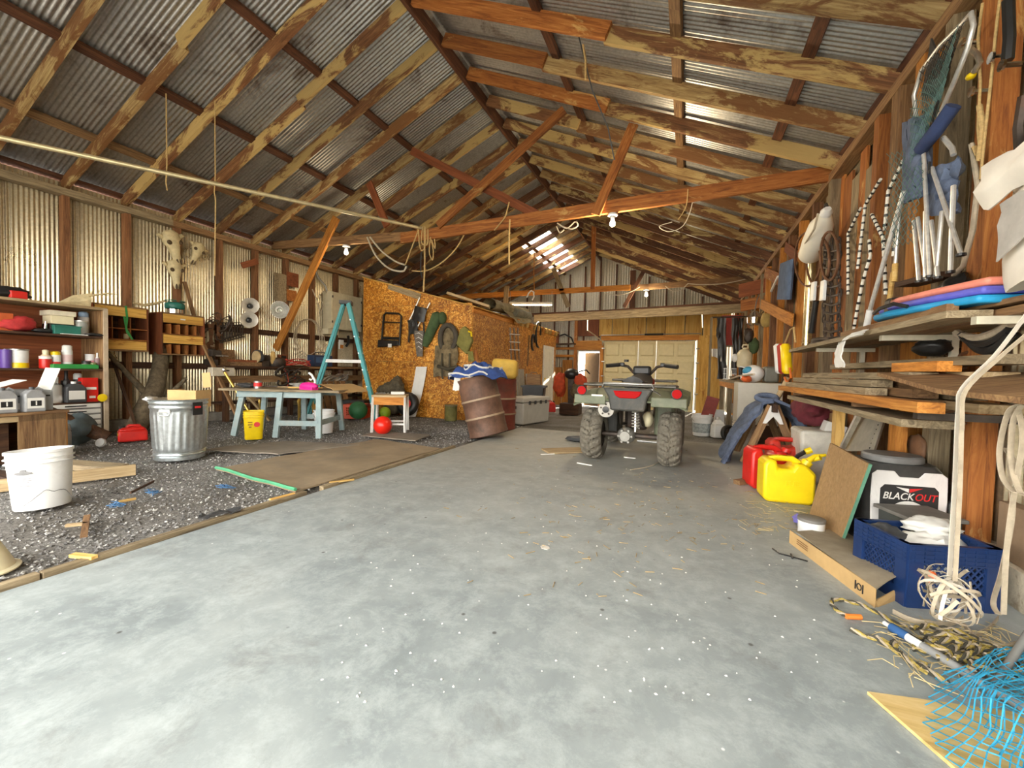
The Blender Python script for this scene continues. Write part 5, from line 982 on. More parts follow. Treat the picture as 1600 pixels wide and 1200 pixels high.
t = thing('olive_bag', 'olive green flat canvas bag hung by the wall corner', 'bag', W(728, 550), world=True); b = MB(); b.prism([(x-728, -(y-535)) for x, y in ((716, 537), (722, 518), (728, 514), (735, 520), (740, 533), (732, 551), (724, 545))], 0, 6, Matrix.Translation(W(728, 535, .02)) @ Matrix.Rotation(pi/2, 4, 'X') @ Matrix.Scale(.0155, 4)); b.build('panel', OL, t, bev=.02); b = MB(); b.tube([W(732, 518, .13), W(736, 519, .14), W(737, 526, .13)], .02, 6); b.build('yellow_tab', YEL, t); b = MB(); b.grid(lambda u, v: W(731+8*u+2*v, 549+16*v, .08+.03*nz(u*4, v*4)), 5, 6, .02); b.build('hanging_pouch', OL, t, smooth=50)
# ---------------------------------------------------------------- drums
def drum(label, loc, rot, mat, ribm, R_=.285, H_=.86):
    t = thing('steel_drum', label, 'drum', loc, rot=rot); b = MB(); pr = [(R_*.96, 0), (R_*1.02, .01), (R_*1.02, .03), (R_, .04)]
    for z in (.32, .62): pr += [(R_, H_*z-.03), (R_*1.035, H_*z-.012), (R_*1.035, H_*z+.012), (R_, H_*z+.03)]
    pr += [(R_, H_-.04), (R_*1.02, H_-.03), (R_*1.02, H_), (R_*.96, H_), (R_*.95, H_-.02), (.001, H_-.02)]
    b.lathe(pr, 36, cap1=False); b.build('body', mat, t, smooth=40); b = MB(); b.cyl((R_*.6, 0, H_-.02), (R_*.6, 0, H_), .03, n=12); b.build('bung', STEEL, t)
    for z in (.32, .62): b = MB(); b.lathe([(R_*1.036, H_*z-.013), (R_*1.044, H_*z), (R_*1.036, H_*z+.013)], 36, cap0=False, cap1=False); b.build('rolling_hoop', ribm, t, smooth=40)
    return t
DR1 = flat('scorched_brown_steel', (.16, .085, .055), .6, .2, var=.45, scale=4, dirt=(.03, .025, .02), dirt_amt=.9); DR2 = flat('dull_red_steel', (.2, .045, .03), .6, .15, var=.35, scale=5, dirt=(.12, .06, .04), dirt_amt=.7)
drum('tilted brown scorched steel drum at the slab edge', (-2.66, 5.52, .04), (0, -.26, .15), DR1, flat('hoop_worn', (.4, .3, .2), .6, .3)); drum('upright dull red steel drum behind the tilted one', (-2.98, 6.55, -.02), (0, 0, .6), DR2, MATS['hoop_worn'])
t = thing('blue_jacket', 'blue and white jacket draped over the brown drum', 'jacket', (-2.85, 5.5, .84), world=True)
def jk(u, v):
    a = 2*pi*u; r = .02+.40*v; d = max(0, v-.62)
    return (-2.86+r*cos(a)*1.05, 5.5+r*sin(a)*.95, .965+.05*nz(cos(a)*2, sin(a)*2, v*3)+.04*nz(u*9, v*6)+.1*(1-v)-d*(.25+.14*nz(cos(a)*1.5+4, sin(a)*1.5)) + (-.15)*cos(a)*r*-.3)
b = MB(); b.grid(jk, 40, 12, .012); b.build('cloth', flat('royal_blue_cloth', (.03, .075, .28), .85, var=.35, scale=8), t, smooth=60)
for a0, a1, vv in ((-2.6, -.8, .95), (-1.9, -.2, .62), (.2, 1.6, .75), (-2.9, -1.4, .35)):
    b = MB(); b.ribbon([Vector(jk((a0+(a1-a0)*k/12)/(2*pi) % 1, vv+.06*sin(k)))+Vector((0, 0, .012)) for k in range(13)], .06, .012, (.3, -.7, .6)); b.build('white_trim', PAPER, t, smooth=50)
b = MB(); b.grid(lambda u, v: (-3.14+.1*u, 5.32-.05*v, .9-.22*v+.03*nz(u*3, v*3)), 4, 6, .01); b.build('white_sleeve', PAPER, t, smooth=50)
FO = flat('yellow_foam', (.62, .40, .07), .75, var=.15); b = MB(); b.box((0, 0, .17), (.42, .82, .32)); t = solo('foam_block', b, FO, 'large yellow foam float resting on the red drum', 'foam block', (-2.95, 6.7, .845), bev=.06, smooth=40, rot=(.0, .06, .35)); b = MB(); b.ribbon([(-.22, .1, .0), (-.222, .1, .34), (.222, .1, .34), (.222, .1, 0)], .02, .004, (0, 1, 0)); b.build('strap', ROPE, t)
o = plank('paddle_handle', AY(752, 610, 6.5), AY(743, 548, 6.9), .05, .05, WD['red'], None); tag(o, 'reddish wooden handle standing behind the brown drum', 'handle')
t = thing('camo_can', 'short camouflage painted can on gravel by the wall corner', 'can', (-4.22, 7.02, -.02)); b = MB(); b.lathe([(.115, 0), (.12, .01), (.12, .3), (.125, .31), (.11, .315)], 24); b.build('body', flat('camo_paint', (.2, .18, .06), .4, .2, var=.55, scale=5), t, smooth=40); b = MB(); b.tube([(.125*cos(a), .125*sin(a), .3) for a in [2*pi*k/24 for k in range(24)]], .006, 5, closed=True); b.build('rim', STEEL, t)
# ---------------------------------------------------------------- cooler, tote, sheets by the side wall
t = thing('cooler', 'light grey plastic cooler with latched lid beyond the drums', 'cooler', (-2.95, 7.85, gnd(7.85)), rz=1.35); CL = flat('light_grey_plastic', (.55, .54, .49), .45, var=.08); b = MB(); b.tbox((0, 0, 0), (.95, .46, .42), (1.04, 1.06)); b.build('body', CL, t, bev=.03); b = MB(); b.box((0, 0, .47), (1.02, .51, .09)); b.build('lid', CL, t, bev=.025)
for x in (-.3, -.1, .1, .3): b = MB(); b.box((x, -.26, .42), (.05, .02, .07)); b.build('latch', DKGREY, t)
for x in (-.52, .52): b = MB(); b.box((x*.97, 0, .33), (.02, .16, .05)); b.build('handle', DKGREY, t)
t = thing('black_tote', 'black plastic tote with flared rim on the ground by cooler', 'tote', (-3.22, 9.0, gnd(9.0)), rz=.2); b = MB(); b.tbox((0, 0, 0), (.42, .36, .72), (1.18, 1.15)); b.build('body', BLACK, t, bev=.02); b = MB(); b.box((0, 0, .72), (.56, .46, .04)); b.build('rim', BLACK, t); b = MB(); b.box((.0, .02, .745), (.42, .3, .01)); b.build('lid', BLACK, t)
b = MB(); b.tbox((0, 0, 0), (.34, .12, .24), (.9, .9)); b.tube([(-.08, 0, .24), (-.06, 0, .28), (.06, 0, .28), (.08, 0, .24)], .015, 6); solo('tan_case', b, WD['brown'], 'brown handled case resting on the black tote', 'case', (-3.24, 9.0, .67), rz=.2, bev=.015)
for k, (y_, w_, h_) in enumerate(((10.0, .5, 1.15), (10.55, .45, 1.05))):
    b = MB(); b.box((0, 0, h_/2), (.03, w_, h_)); o = solo('leaning_sheet', b, flat('grey_sheet', (.42, .40, .34), .7), ('pale grey panel leaning on the side wall', 'second pale grey panel leaning nearer the white door')[k], 'panel', (-3.9+.04*k, y_, gnd(y_)), rot=(0, -.07, 0))
t = thing('wire_rack', 'wire rack with hooks hung on the room side wall', 'rack', AX(803, 535, -4.0), world=True)
for x_ in (797, 803, 809): b = MB(); b.tube([AX(x_, 512, -3.98), AX(x_+1, 540, -3.96), AX(x_+2, 562, -3.98)], .018, 6); b.build('rod', STEEL, t)
for y_ in (522, 534, 546): b = MB(); b.tube([AX(796, y_, -3.96), AX(812, y_+1, -3.96)], .014, 6); b.build('rung', WHITE, t)
for q, lab in (((840, 523), 'black hose loop hung high on the room side wall'), ((832, 535), 'small dark hook strap hung below the hose loop')):
    p = AX(*q, -3.97); s_ = .22 if q[0] == 840 else .13; b = MB(); b.tube([p+Vector((.02, s_*.9*cos(a), s_*1.6*sin(a))) for a in [2*pi*k/18 for k in range(15)]], .03, 6); o = b.build('hose_loop', BLACK, None, smooth=50); tag(o, lab, 'hose')
o = plank('long_handle', AX(824, 572, -3.95), AX(827, 524, -3.95), .03, .03, WD['brown'], None); tag(o, 'brown tool handle standing against the room side wall', 'handle')
gas_can('small red gas can on the ground in front of white door', (-3.6, 11.4, gnd(11.4)), .4, .34, .22, .3, RED)
# outboard motor on stump with red vests
t = thing('outboard_motor', 'dark outboard motor clamped on a wooden stand', 'motor', (-2.85, 10.9, gnd(10.9))); b = MB(); b.box((0, 0, .15), (.52, .42, .3)); b.build('stand', WD['dark'], t, bev=.02); b = MB(); b.ell((0, 0, 1.08), (.2, .17, .15), 16, 8); b.build('cowling', BLACK, t, smooth=60); b = MB(); b.tbox((0, 0, .28), (.14, .12, .72), (1.3, 1)); b.build('lower_unit', IRON, t, bev=.01); b = MB(); b.tube([(.2, 0, 1.15), (.4, -.05, 1.2), (.5, -.1, 1.1)], .02, 6); b.build('tiller', BLACK, t)
RV = flat('orange_red_vest', (.55, .07, .02), .8, var=.3); lump('red_vest', 'orange red life vest hanging between the white door and outboard motor', 'vest', (-3.13, 10.75, .3), (.17, .13, .34), RV, 41, .3); lump('red_vest', 'orange red life vest hanging between the outboard motor and the open door', 'vest', (-2.57, 10.75, .45), (.17, .12, .24), RV, 42, .3)
lump('camo_bundle', 'camouflage bundle on the motor stand', 'bundle', (-2.62, 10.7, .27), (.18, .16, .22), CAMO, 43, .3)
# bracket shelf far left of man door
t = thing('arched_rack', 'dark arched wire rack on a brown bracket shelf at the rear wall', 'rack', AY(880, 540, 15.9), world=True); b = MB(); b.tube([AY(870, 540, 15.9), AY(872, 526, 15.9), AY(882, 522, 15.9), AY(893, 528, 15.9), AY(896, 536, 15.9)], .03, 6); b.build('arch', BLACK, t, smooth=50); plank('shelf', AY(866, 538, 15.8), AY(898, 537, 15.8), .4, .04, WD['dark'], t); b = MB(); b.box(AY(867, 528, 15.8), (.3, .2, .5)); b.build('box', WD['redply'], t)
# ================================================================== OVERHEAD: conduit, cords, lamps
t = thing('conduit_pipe', 'long thin white pipe slung under the rafters', 'pipe', (-5.5, 3.8, 3.0), world=True); p1 = tp(661, 357); p0 = AX(0, 215, -6.45); b = MB(); b.cyl(p0+(p0-p1)*.25, p1, .026, n=10); b.build('tube', flat('pale_pipe', (.72, .62, .38), .35, .5), t, smooth=40)
for (x_, y0_, y1_) in ((262, 250, 296), (330, 300, 490)):
    u_ = (x_)/661.; q = p0.lerp(p1, u_*1.0); k_ = 0
    for k_ in range(40):
        m_ = p0.lerp(p1, k_/39.); 
        if abs((m_-CAM).dot(CR)/(m_-CAM).dot(_f)*FPX+800-x_) < 10: q = m_; break
    b = MB(); b.tube([(q.x, q.y, roof_z(q.x)+.02), (q.x+.01, q.y, q.z+.1), (q.x-.01, q.y, q.z-.1), (q.x+.015, q.y, q.z-.2), (q.x, q.y, q.z-(.15 if x_ == 262 else 1.15))], .007, 5); o = b.build('hanging_string', ROPE, None); tag(o, ('short string tying the white pipe to a rafter' if x_ == 262 else 'long string hanging down past the white pipe'), 'string')
BULBM = m_emit('bulb_glass', (1, .93, .8), 2.5)
def bulb(label, p, s=1.0, watt=0):
    if watt:
        l_ = bpy.data.lights.new('bulb_light', 'POINT'); l_.energy = watt; l_.color = (1, .80, .52); l_.shadow_soft_size = .05; lo = bpy.data.objects.new('bulb_light', l_); COL.objects.link(lo); lo.location = Vector(p)-Vector((0, 0, .24*s))
    t = thing('light_bulb', label, 'light bulb', p); b = MB(); b.lathe([(.055*s, 0), (.055*s, -.02*s), (.03*s, -.03*s), (.022*s, -.05*s)], 14); b.build('socket', WPLAST, t, smooth=40); b = MB(); b.lathe([(.018*s, -.05*s), (.022*s, -.07*s), (.034*s, -.1*s), (.03*s, -.125*s), (.012*s, -.14*s), (.001, -.142*s)], 14, cap0=False, cap1=False); b.build('bulb', BULBM, t, smooth=60)
q = tp(958, 338); bulb('white bulb in porcelain socket under the near tie beam', q+Vector((0, -.03, .02)), 1.2, 90); bulb('white bulb in socket near the metal wall end of tie beam', tp(541, 388)+Vector((0, 0, .05)), 1.2, 22); bulb('small far bulb under the rear truss chord', AY(1010, 452, 11.75), 1.4, 90)
t = thing('tube_light', 'white fluorescent tube fixture hung below the rear truss', 'light', AY(830, 474, 11.7), world=True); a_, c_ = AY(797, 474, 11.7), AY(862, 474, 11.7); plank('housing', a_, c_, .12, .06, WHITE, t); b = MB(); b.cyl(a_-Vector((0, 0, .05)), c_-Vector((0, 0, .05)), .019, n=8); b.build('tube', m_emit('lit_tube', (1, .93, .72), 9), t, smooth=40)
l_ = bpy.data.lights.new('tube_light_glow', 'AREA'); l_.shape = 'RECTANGLE'; l_.size = 1.2; l_.size_y = .05; l_.energy = 110; l_.color = (1, .86, .6); lo = bpy.data.objects.new('tube_light_glow', l_); COL.objects.link(lo); lo.location = (a_+c_)/2-Vector((0, 0, .08))
for q in (a_, c_): b = MB(); b.tube([q, q+Vector((0, 0, .35))], .005, 4); b.build('chain', STEEL, t)
# ropes hanging from the near tie beam
TR = tp
def rope(label, pts, r=.011, dy=-.06, mat=ROPE):
    P = [TR(*q)+Vector((0, dy, 0)) for q in pts]; Q = []
    for i in range(len(P)-1):
        for k in range(5):
            t_ = k/5.; a0 = P[max(0, i-1)]; a1 = P[i]; a2 = P[i+1]; a3 = P[min(len(P)-1, i+2)]
            Q.append(.5*((2*a1)+(a2-a0)*t_+(2*a0-5*a1+4*a2-a3)*t_*t_+(3*a1-a0-3*a2+a3)*t_**3))
    Q.append(P[-1]); b = MB(); b.tube(Q, r, 6); o = b.build('hanging_rope', mat, None, smooth=50); return tag(o, label, 'rope')
rope('tan rope knot looped over the pipe end on the beam', [(657, 357), (660, 390), (667, 388), (668, 360), (664, 358), (662, 380), (671, 383), (672, 360)], .012)
rope('thin rope hanging straight down below the pipe end', [(666, 360), (667, 410), (665, 457)], .013)
rope('grey hose sagging in the lowest loop by the rope knot', [(577, 372), (590, 400), (610, 420), (632, 425), (638, 417)], .016, -.05, WIRE); rope('second grey hose sagging beside the first', [(582, 372), (600, 394), (622, 410), (636, 415)], .016, -.06, WIRE)
rope('tan rope sagging from beam to the hose ring', [(657, 362), (647, 388), (637, 415)], .011); rope('long tan rope curving up to the beam', [(638, 421), (660, 421), (685, 408), (708, 385), (722, 360)], .011, .1)
rope('short rope loop hung with a small knot', [(676, 372), (674, 395), (679, 408), (680, 392), (677, 376), (683, 390), (682, 375)], .009)
rope('orange rope hanging in front of the beam with a knot', [(799, 345), (798, 375), (798, 415)], .013); rope('rope wrapped over beam by the red braces', [(798, 318), (792, 340), (785, 350), (775, 362)], .01); rope('thin dark cord hanging beside the long rope', [(661, 395), (660, 420), (662, 435)], .008, -.05, DKGREY)
rope('twisted cord bundle near the beam middle', [(870, 348), (885, 356), (898, 346), (902, 352), (892, 357), (875, 352)], .01, .02, WIRE); rope('curled cord below beam near the ridge', [(868, 352), (873, 362), (880, 357)], .009, .05, WIRE)
rope('fine wire tangle hung under the beam by the bulb', [(1085, 300), (1078, 330), (1066, 352), (1045, 360), (1030, 352), (1050, 345)], .006, .05, WIRE); rope('thin cord dropping from the beam near the wire tangle', [(1075, 298), (1072, 325), (1060, 345)], .006, -.05, ROPE)
t = thing('orange_hook_cord', 'orange cord with white hook hanging before the rear truss', 'cord', AY(835, 460, 11), world=True); b = MB(); b.tube([AY(835, 390, 10.9), AY(834, 425, 10.9), AY(835, 457, 10.9)], .014, 5); b.build('cord', WD['orange'], t); b = MB(); b.tube([AY(835, 457, 10.9), AY(830, 454, 10.9), AY(826, 458, 10.9), AY(823, 465, 10.9)], .02, 6); b.tube([AY(834, 458, 10.9), AY(834, 464, 10.9), AY(831, 469, 10.9)], .02, 6); b.build('hook', WPLAST, t, smooth=50)
t = thing('ceiling_cord', 'dark cord hanging from the roof with pale frayed end', 'cord', (-1.2, 4.6, 4.0), world=True); b = MB(); b.tube([AY(890, 0, 4.3), AY(905, 60, 4.35), AY(925, 140, 4.4), AY(950, 200, 4.5), AY(960, 250, 4.6)], .007, 5); b.build('cord', DKGREY, t); b = MB(); b.tube([AY(911, 70, 4.3), AY(915, 95, 4.3), AY(915, 124, 4.3)], .012, 5); b.build('frayed_end', ROPE, t)

b = MB(); b.tube(sag(AY(945, 458, 11.6), AY(1000, 448, 11.6), .12), .012, 5); o = b.build('strung_wire', WIRE, None); tag(o, 'pale wire drooping under the rear truss middle', 'wire'); b = MB(); b.tube(sag(AY(1040, 447, 11.6), AY(1075, 443, 11.6), .16)+sag(AY(1075, 443, 11.6), AY(1165, 436, 11.6), .07), .012, 5); o = b.build('strung_wire', WIRE, None); tag(o, 'pale wire drooping under the rear truss nearest the board wall', 'wire')
# ================================================================== ATV (seen from behind, facing the garage door)
AT = thing('atv', 'green and black four wheeled utility quad parked on the slab', 'quad bike', (-.555, 4.80, 0), rz=-.02)
def atv_tyre(x, y, R_, w_, parent):
    n, m_ = 120, 22; b = MB(); vs = []
    hw = w_/2
    for i in range(m_+1):
        u = -1+2*i/m_
        for j in range(n):
            a = 2*pi*j/n; ph = (a*17/(2*pi)+(abs(u)*.55)*1.0+(.5 if u > 0 else 0)) % 1
            lug = .020*(1 if ph < .52 else 0)*(1 if abs(u) < .93 else 0) if abs(u) > .07 else .012*(1 if ph < .3 else 0)
            rr = R_-.02-.055*abs(u)**3.2+lug; vs.append((x+u*hw, y+rr*cos(a), R_+rr*sin(a)))
    for r_, dx in ((.66, 1.0), (.55, .86)):                 # side walls to the rim
        pass
    fs = [(i*n+j, i*n+(j+1) % n, (i+1)*n+(j+1) % n, (i+1)*n+j) for i in range(m_) for j in range(n)]
    b.add(vs, fs)
    for s in (-1, 1):
        pr = [(R_-.075, s*hw), (R_-.11, s*hw*.98), (R_*.55, s*hw*.9), (R_*.5, s*hw*.8)]
        vs = [(x+d, y+r_*cos(2*pi*j/40), R_+r_*sin(2*pi*j/40)) for r_, d in pr for j in range(40)]
        b.add(vs, [(i*40+j, i*40+(j+1) % 40, (i+1)*40+(j+1) % 40, (i+1)*40+j) for i in range(3) for j in range(40)])
    ty_ = b.build('tyre', RUBBER, parent, smooth=35)
    b = MB(); b.cyl((x-hw*.72, y, R_), (x+hw*.72, y, R_), R_*.53, n=28); b.build('rim', IRON, ty_, smooth=40); return ty_
for x in (-.41, .41): atv_tyre(x, 0, .295, .235, AT)
for x in (-.42, .42): atv_tyre(x, 1.25, .29, .19, AT)
OLV = flat('dusty_olive_plastic', (.15, .17, .105), .5, var=.2, dirt=(.27, .24, .17), dirt_amt=.5); DKP = flat('dusty_black_plastic', (.05, .05, .045), .55, var=.3, dirt=(.16, .14, .1), dirt_amt=.5)
def fender(s, y0, y1, name):
    b = MB(); b.grid(lambda u, v: (s*(.16+.42*u), y0+(y1-y0)*v, .80-.09*(2*v-1)**2-.07*u**3-.0*u+ (.03 if .2 < v < .8 else 0)), 8, 10, s*.018); b.build(name, OLV, AT, smooth=50)
for s in (-1, 1): fender(s, -.34, .42, 'rear_fender'); fender(s, .85, 1.62, 'front_fender')
for s in (-1, 1):                                          # drop skirts at the fender edge
    b = MB(); b.box((s*.40, -.335, .705), (.34, .02, .10)); b.build('fender_skirt', OLV, AT, bev=.01)
b = MB(); b.box((.33, .45, .5), (.22, .5, .5)); b.build('side_panel', OLV, AT, bev=.04); b = MB(); b.box((-.30, .5, .45), (.2, .45, .4)); b.build('side_panel', DKP, AT, bev=.04)
b = MB(); b.grid(lambda u, v: ((u-.5)*(.22+.12*sin(pi*v)), -.02+.85*v, .91+.05*sin(pi*u)-.05*sin(pi*v)+.06*v), 8, 12, .13); b.build('seat', flat('black_vinyl', (.03, .028, .026), .5, var=.3), AT, smooth=60)
b = MB(); b.prism([(-.26, .84), (.26, .84), (.2, .74), (.17, .60), (-.17, .60), (-.2, .74)], .26, .37, Matrix(((1, 0, 0, 0), (0, 0, -1, 0), (0, 1, 0, 0), (0, 0, 0, 1)))); b.build('tail_panel', DKP, AT, bev=.02)
b = MB(); b.prism([(-.145, .81), (.145, .81), (.12, .76), (.08, .735), (-.08, .735), (-.12, .76)], .37, .39, Matrix(((1, 0, 0, 0), (0, 0, -1, 0), (0, 1, 0, 0), (0, 0, 0, 1)))); b.build('tail_light', flat('red_lens', (.42, .002, .003), .6, var=.05, Specular_IOR_Level=.15), AT, bev=.008)
for s in (-1, 1):
    b = MB(); b.cyl((s*.475, -.37, .80), (s*.475, -.40, .80), .045, n=18); r_ = b.build('reflector', MATS['red_lens'], AT, smooth=40); b = MB(); b.tube([(s*.475+.047*cos(a), -.39, .80+.047*sin(a)) for a in [2*pi*k/18 for k in range(18)]], .008, 6, closed=True); b.build('bezel', BLACK, r_)
b = MB(); b.box((-.32, -.345, .75), (.12, .004, .018)); b.build('badge', PAPER, AT)
def rack(name, y0, y1, z, w_):
    rk = MB(); rk.tube([(-w_, y0, z), (w_, y0, z), (w_*1.02, (y0+y1)/2, z), (w_*.95, y1, z), (-w_*.95, y1, z), (-w_*1.02, (y0+y1)/2, z)], .014, 8, closed=True); o_ = rk.build(name, flat('dull_black_steel', (.12, .115, .1), .4, .6), AT, smooth=50)
    for k in range(5): x = -w_*.8+w_*.4*k; b = MB(); b.tube([(x, y0, z), (x, y1, z)], .009, 6); b.build('rack_bar', MATS['dull_black_steel'], o_)
    return o_
rack('rear_rack', -.36, .1, .865, .46); rack('front_rack', .95, 1.55, .9, .4)
b = MB(); b.tube([(-.26, -.37, .84), (-.24, -.39, .885), (.24, -.39, .885), (.26, -.37, .84)], .013, 8); b.build('grab_rail', STEEL, AT, smooth=50)
b = MB(); b.grid(lambda u, v: ((u-.5)*.34*(1-.25*v), .62+.6*v, .86+.12*sin(pi*min(1, v*1.2))-.06*(2*u-1)**2), 8, 8, .1); b.build('tank_cover', flat('red_body', (.35, .012, .01), .3, var=.2), AT, smooth=60)
b = MB(); b.box((0, .82, 1.03), (.22, .14, .12)); b.build('gauge_pod', BLACK, AT, bev=.03); b = MB(); b.box((0, .88, .93), (.1, .1, .2)); b.build('steering_stem', IRON, AT)
b = MB(); b.tube([(-.40, .68, 1.085), (-.28, .76, 1.1), (-.18, .82, 1.08), (-.09, .85, .98), (.09, .85, .98), (.18, .82, 1.08), (.28, .76, 1.1), (.40, .68, 1.085)], .019, 8); hb = b.build('handlebar', IRON, AT, smooth=50)
for s in (-1, 1):
    b = MB(); b.tube([(s*.28, .755, 1.10), (s*.43, .66, 1.082)], .027, 10); b.build('grip', BLACK, hb, smooth=50); b = MB(); b.box((s*.25, .775, 1.105), (.06, .05, .05)); b.build('switch_box', BLACK, hb, bev=.01); b = MB(); b.tube([(s*.25, .8, 1.09), (s*.34, .78, 1.08), (s*.42, .72, 1.07)], .007, 6); b.build('brake_lever', STEEL, hb)
b = MB(); b.cyl((-.2, .8, 1.14), (-.2, .8, 1.17), .03, n=12); b.build('mirror_mount', BLACK, hb)
b = MB(); b.cyl((-.23, -.30, .60), (-.23, .12, .60), .085, n=20); mf = b.build('muffler', flat('scuffed_alloy', (.36, .34, .30), .5, .5), AT, smooth=40); b = MB(); b.lathe([(.03, 0), (.035, .02), (.022, .022)], 14, Matrix.Translation((-.23, -.30, .60)) @ Matrix.Rotation(pi/2, 4, 'X')); b.build('outlet', BLACK, mf, smooth=40)
for k in range(5): a = 2*pi*k/5+.3; b = MB(); b.cyl((-.23+.055*cos(a), -.305, .6+.055*sin(a)), (-.23+.055*cos(a), -.312, .6+.055*sin(a)), .01, n=8); b.build('bolt', IRON, mf)
b = MB(); b.cyl((.06, -.12, .36), (.05, -.08, .66), .018, n=10); sh = b.build('shock', CHROME, AT, smooth=40); b = MB(); b.tube([(.06-.01*k/60+.036*cos(k*.75), -.12+.04*k/60+.036*sin(k*.75), .4+.22*k/60) for k in range(61)], .008, 6); b.build('coil_spring', flat('pale_spring', (.5, .48, .42), .5, .3), sh, smooth=50)
b = MB(); b.ell((-.05, -.02, .3), (.1, .1, .09), 16, 10); df = b.build('differential', flat('cast_alloy', (.30, .29, .26), .5, .5), AT, smooth=50); b = MB(); b.cyl((-.05, -.13, .3), (-.05, -.1, .3), .055, n=14)
for k in range(6): a = 2*pi*k/6; b.cyl((-.05+.07*cos(a), -.12, .3+.07*sin(a)), (-.05+.07*cos(a), -.06, .3+.07*sin(a)), .014, n=6)
b.build('cover_bolts', MATS['cast_alloy'], df)
b = MB(); b.cyl((-.32, 0, .3), (.32, 0, .3), .03, n=12); b.build('rear_axle', IRON, AT, smooth=40); b = MB(); b.cyl((.07, -.03, .25), (.33, -.03, .25), .014, n=8); b.build('brake_rod', STEEL, AT)
b = MB(); b.cyl((.28, 0, .3), (.33, 0, .3), .08, n=18); b.build('brake_drum', MATS['cast_alloy'], AT, smooth=40)
for s in (-1, 1): b = MB(); b.tube([(s*.1, -.2, .62), (s*.12, .05, .42), (s*.12, .6, .36), (s*.12, 1.25, .4), (s*.12, 1.5, .6)], .018, 8); b.build('frame_tube', IRON, AT, smooth=50)
b = MB(); b.box((0, .55, .5), (.26, .4, .36)); b.build('engine', IRON, AT, bev=.04); b = MB(); b.ell((.16, .12, .48), (.06, .1, .09)); b.build('air_box', CREAM, AT, smooth=50)
b = MB(); b.tube([(.22, -.37, .85), (.26, -.41, .82), (.3, -.4, .8), (.33, -.41, .78)], .008, 5); b.build('safety_chain', CHROME, AT)
b = MB(); b.tube([(-.3, 1.62, .5), (-.25, 1.72, .72), (.25, 1.72, .72), (.3, 1.62, .5)], .018, 8); b.build('front_bumper', IRON, AT, smooth=50)
# slab litter round the quad
o = plank('flat_board', G(852, 705, .012), G(912, 703, .012), .28, .02, WD['tan'], None); tag(o, 'pale flat board lying between the drums and rear tyre', 'board')
lump('floor_rag', 'dark rag lying on the slab by the tyre', 'rag', G(902, 690), (.16, .1, .04), DKGREY, 51, .4)
for k, (q0, q1, lab) in enumerate((((975, 714), (993, 716), 'white paint stick lying behind the quad'), ((902, 723), (925, 727), 'thin white stick lying by the pale flat board end'), ((845, 710), (866, 709), 'short white stick by the pale flat board'))):
    o = plank('white_stick', G(*q0, .006), G(*q1, .006), .02, .01, PAPER, None); tag(o, lab, 'stick')
b = MB(); b.tube([G(x, y, .006) for x, y in ((985, 734), (1005, 731), (1020, 727), (1032, 720))], .006, 5); o = b.build('wire_scrap', WIRE, None); tag(o, 'pale bent wire on the slab behind the tyre nearest the buckets', 'wire')
r_ = random.Random(77); b = MB()
for k in range(240):
    p = G(min(1180, r_.gauss(985, 120)), r_.gauss(800, 55), .003); a = r_.uniform(0, 6.28); l_ = r_.uniform(.008, .06); b.cyl(p, p+Vector((l_*cos(a), l_*sin(a), .004)), .0022, n=4)
o = b.build('straw_litter', flat('straw', (.35, .26, .13), .9, var=.4), None); tag(o, 'scattered straw and leaf litter on the slab', 'litter', kind='stuff')
b = MB(); r_ = random.Random(78)
for k in range(170):
    p = G(r_.uniform(520, 1280), r_.uniform(720, 1100), .003)
    if not (-2.6 < p.x < 1.2): continue
    s_ = r_.uniform(.002, .006); a = r_.uniform(0, 6.28); b.add([p+Vector((s_*cos(a+q*1.57)*r_.uniform(.6, 1.5), s_*sin(a+q*1.57), 0)) for q in range(4)]+[p+Vector((0, 0, .004))], ((0, 1, 4), (1, 2, 4), (2, 3, 4), (3, 0, 4)))
o = b.build('paint_flakes', PAPER, None); tag(o, 'tiny white paint flakes scattered on the slab', 'litter', kind='stuff')
b = MB(); b.prism([(.03, .0), (.012, .02), (-.02, .03), (-.03, .005), (-.015, -.02), (.018, -.022)], 0, .003); solo('foil_scrap', b, ALU, 'small crumpled foil scrap lying mid slab', 'scrap', G(852, 856))
# ================================================================== RIGHT SIDE, far bench
t = thing('rear_bench', 'cluttered wooden workbench against the right board wall', 'workbench', (1.05, 9.0, 0), world=True)
plank('bench_top', (1.1, 7.75, .88), (1.1, 12.5, .86), .62, .05, WD['grey'], t); plank('apron', (.82, 7.75, .8), (.82, 12.5, .78), .04, .12, WD['orange'], t)
for y in (7.85, 10.0, 12.3): plank('leg', (.85, y, gnd(y)), (.85, y, .85), .09, .09, WD['grey'], t, up=(1, 0, 0))
def onb(px_, X=1.0): return Vector((X, AX(px_, 590, X).y, .9))
b = MB(); b.box((0, 0, .32), (.58, .58, .63)); t = solo('white_cabinet', b, flat('off_white_enamel', (.62, .60, .52), .4, var=.06), 'off white enamel cabinet below the helmet', 'cabinet', (1.0, 7.4, .26), bev=.01)
b = MB(); b.box((1.0, 7.35, .13), (.5, .5, .28)); o = b.build('wooden_block', WD['dark'], None); tag(o, 'dark wooden block carrying the white cabinet', 'block')
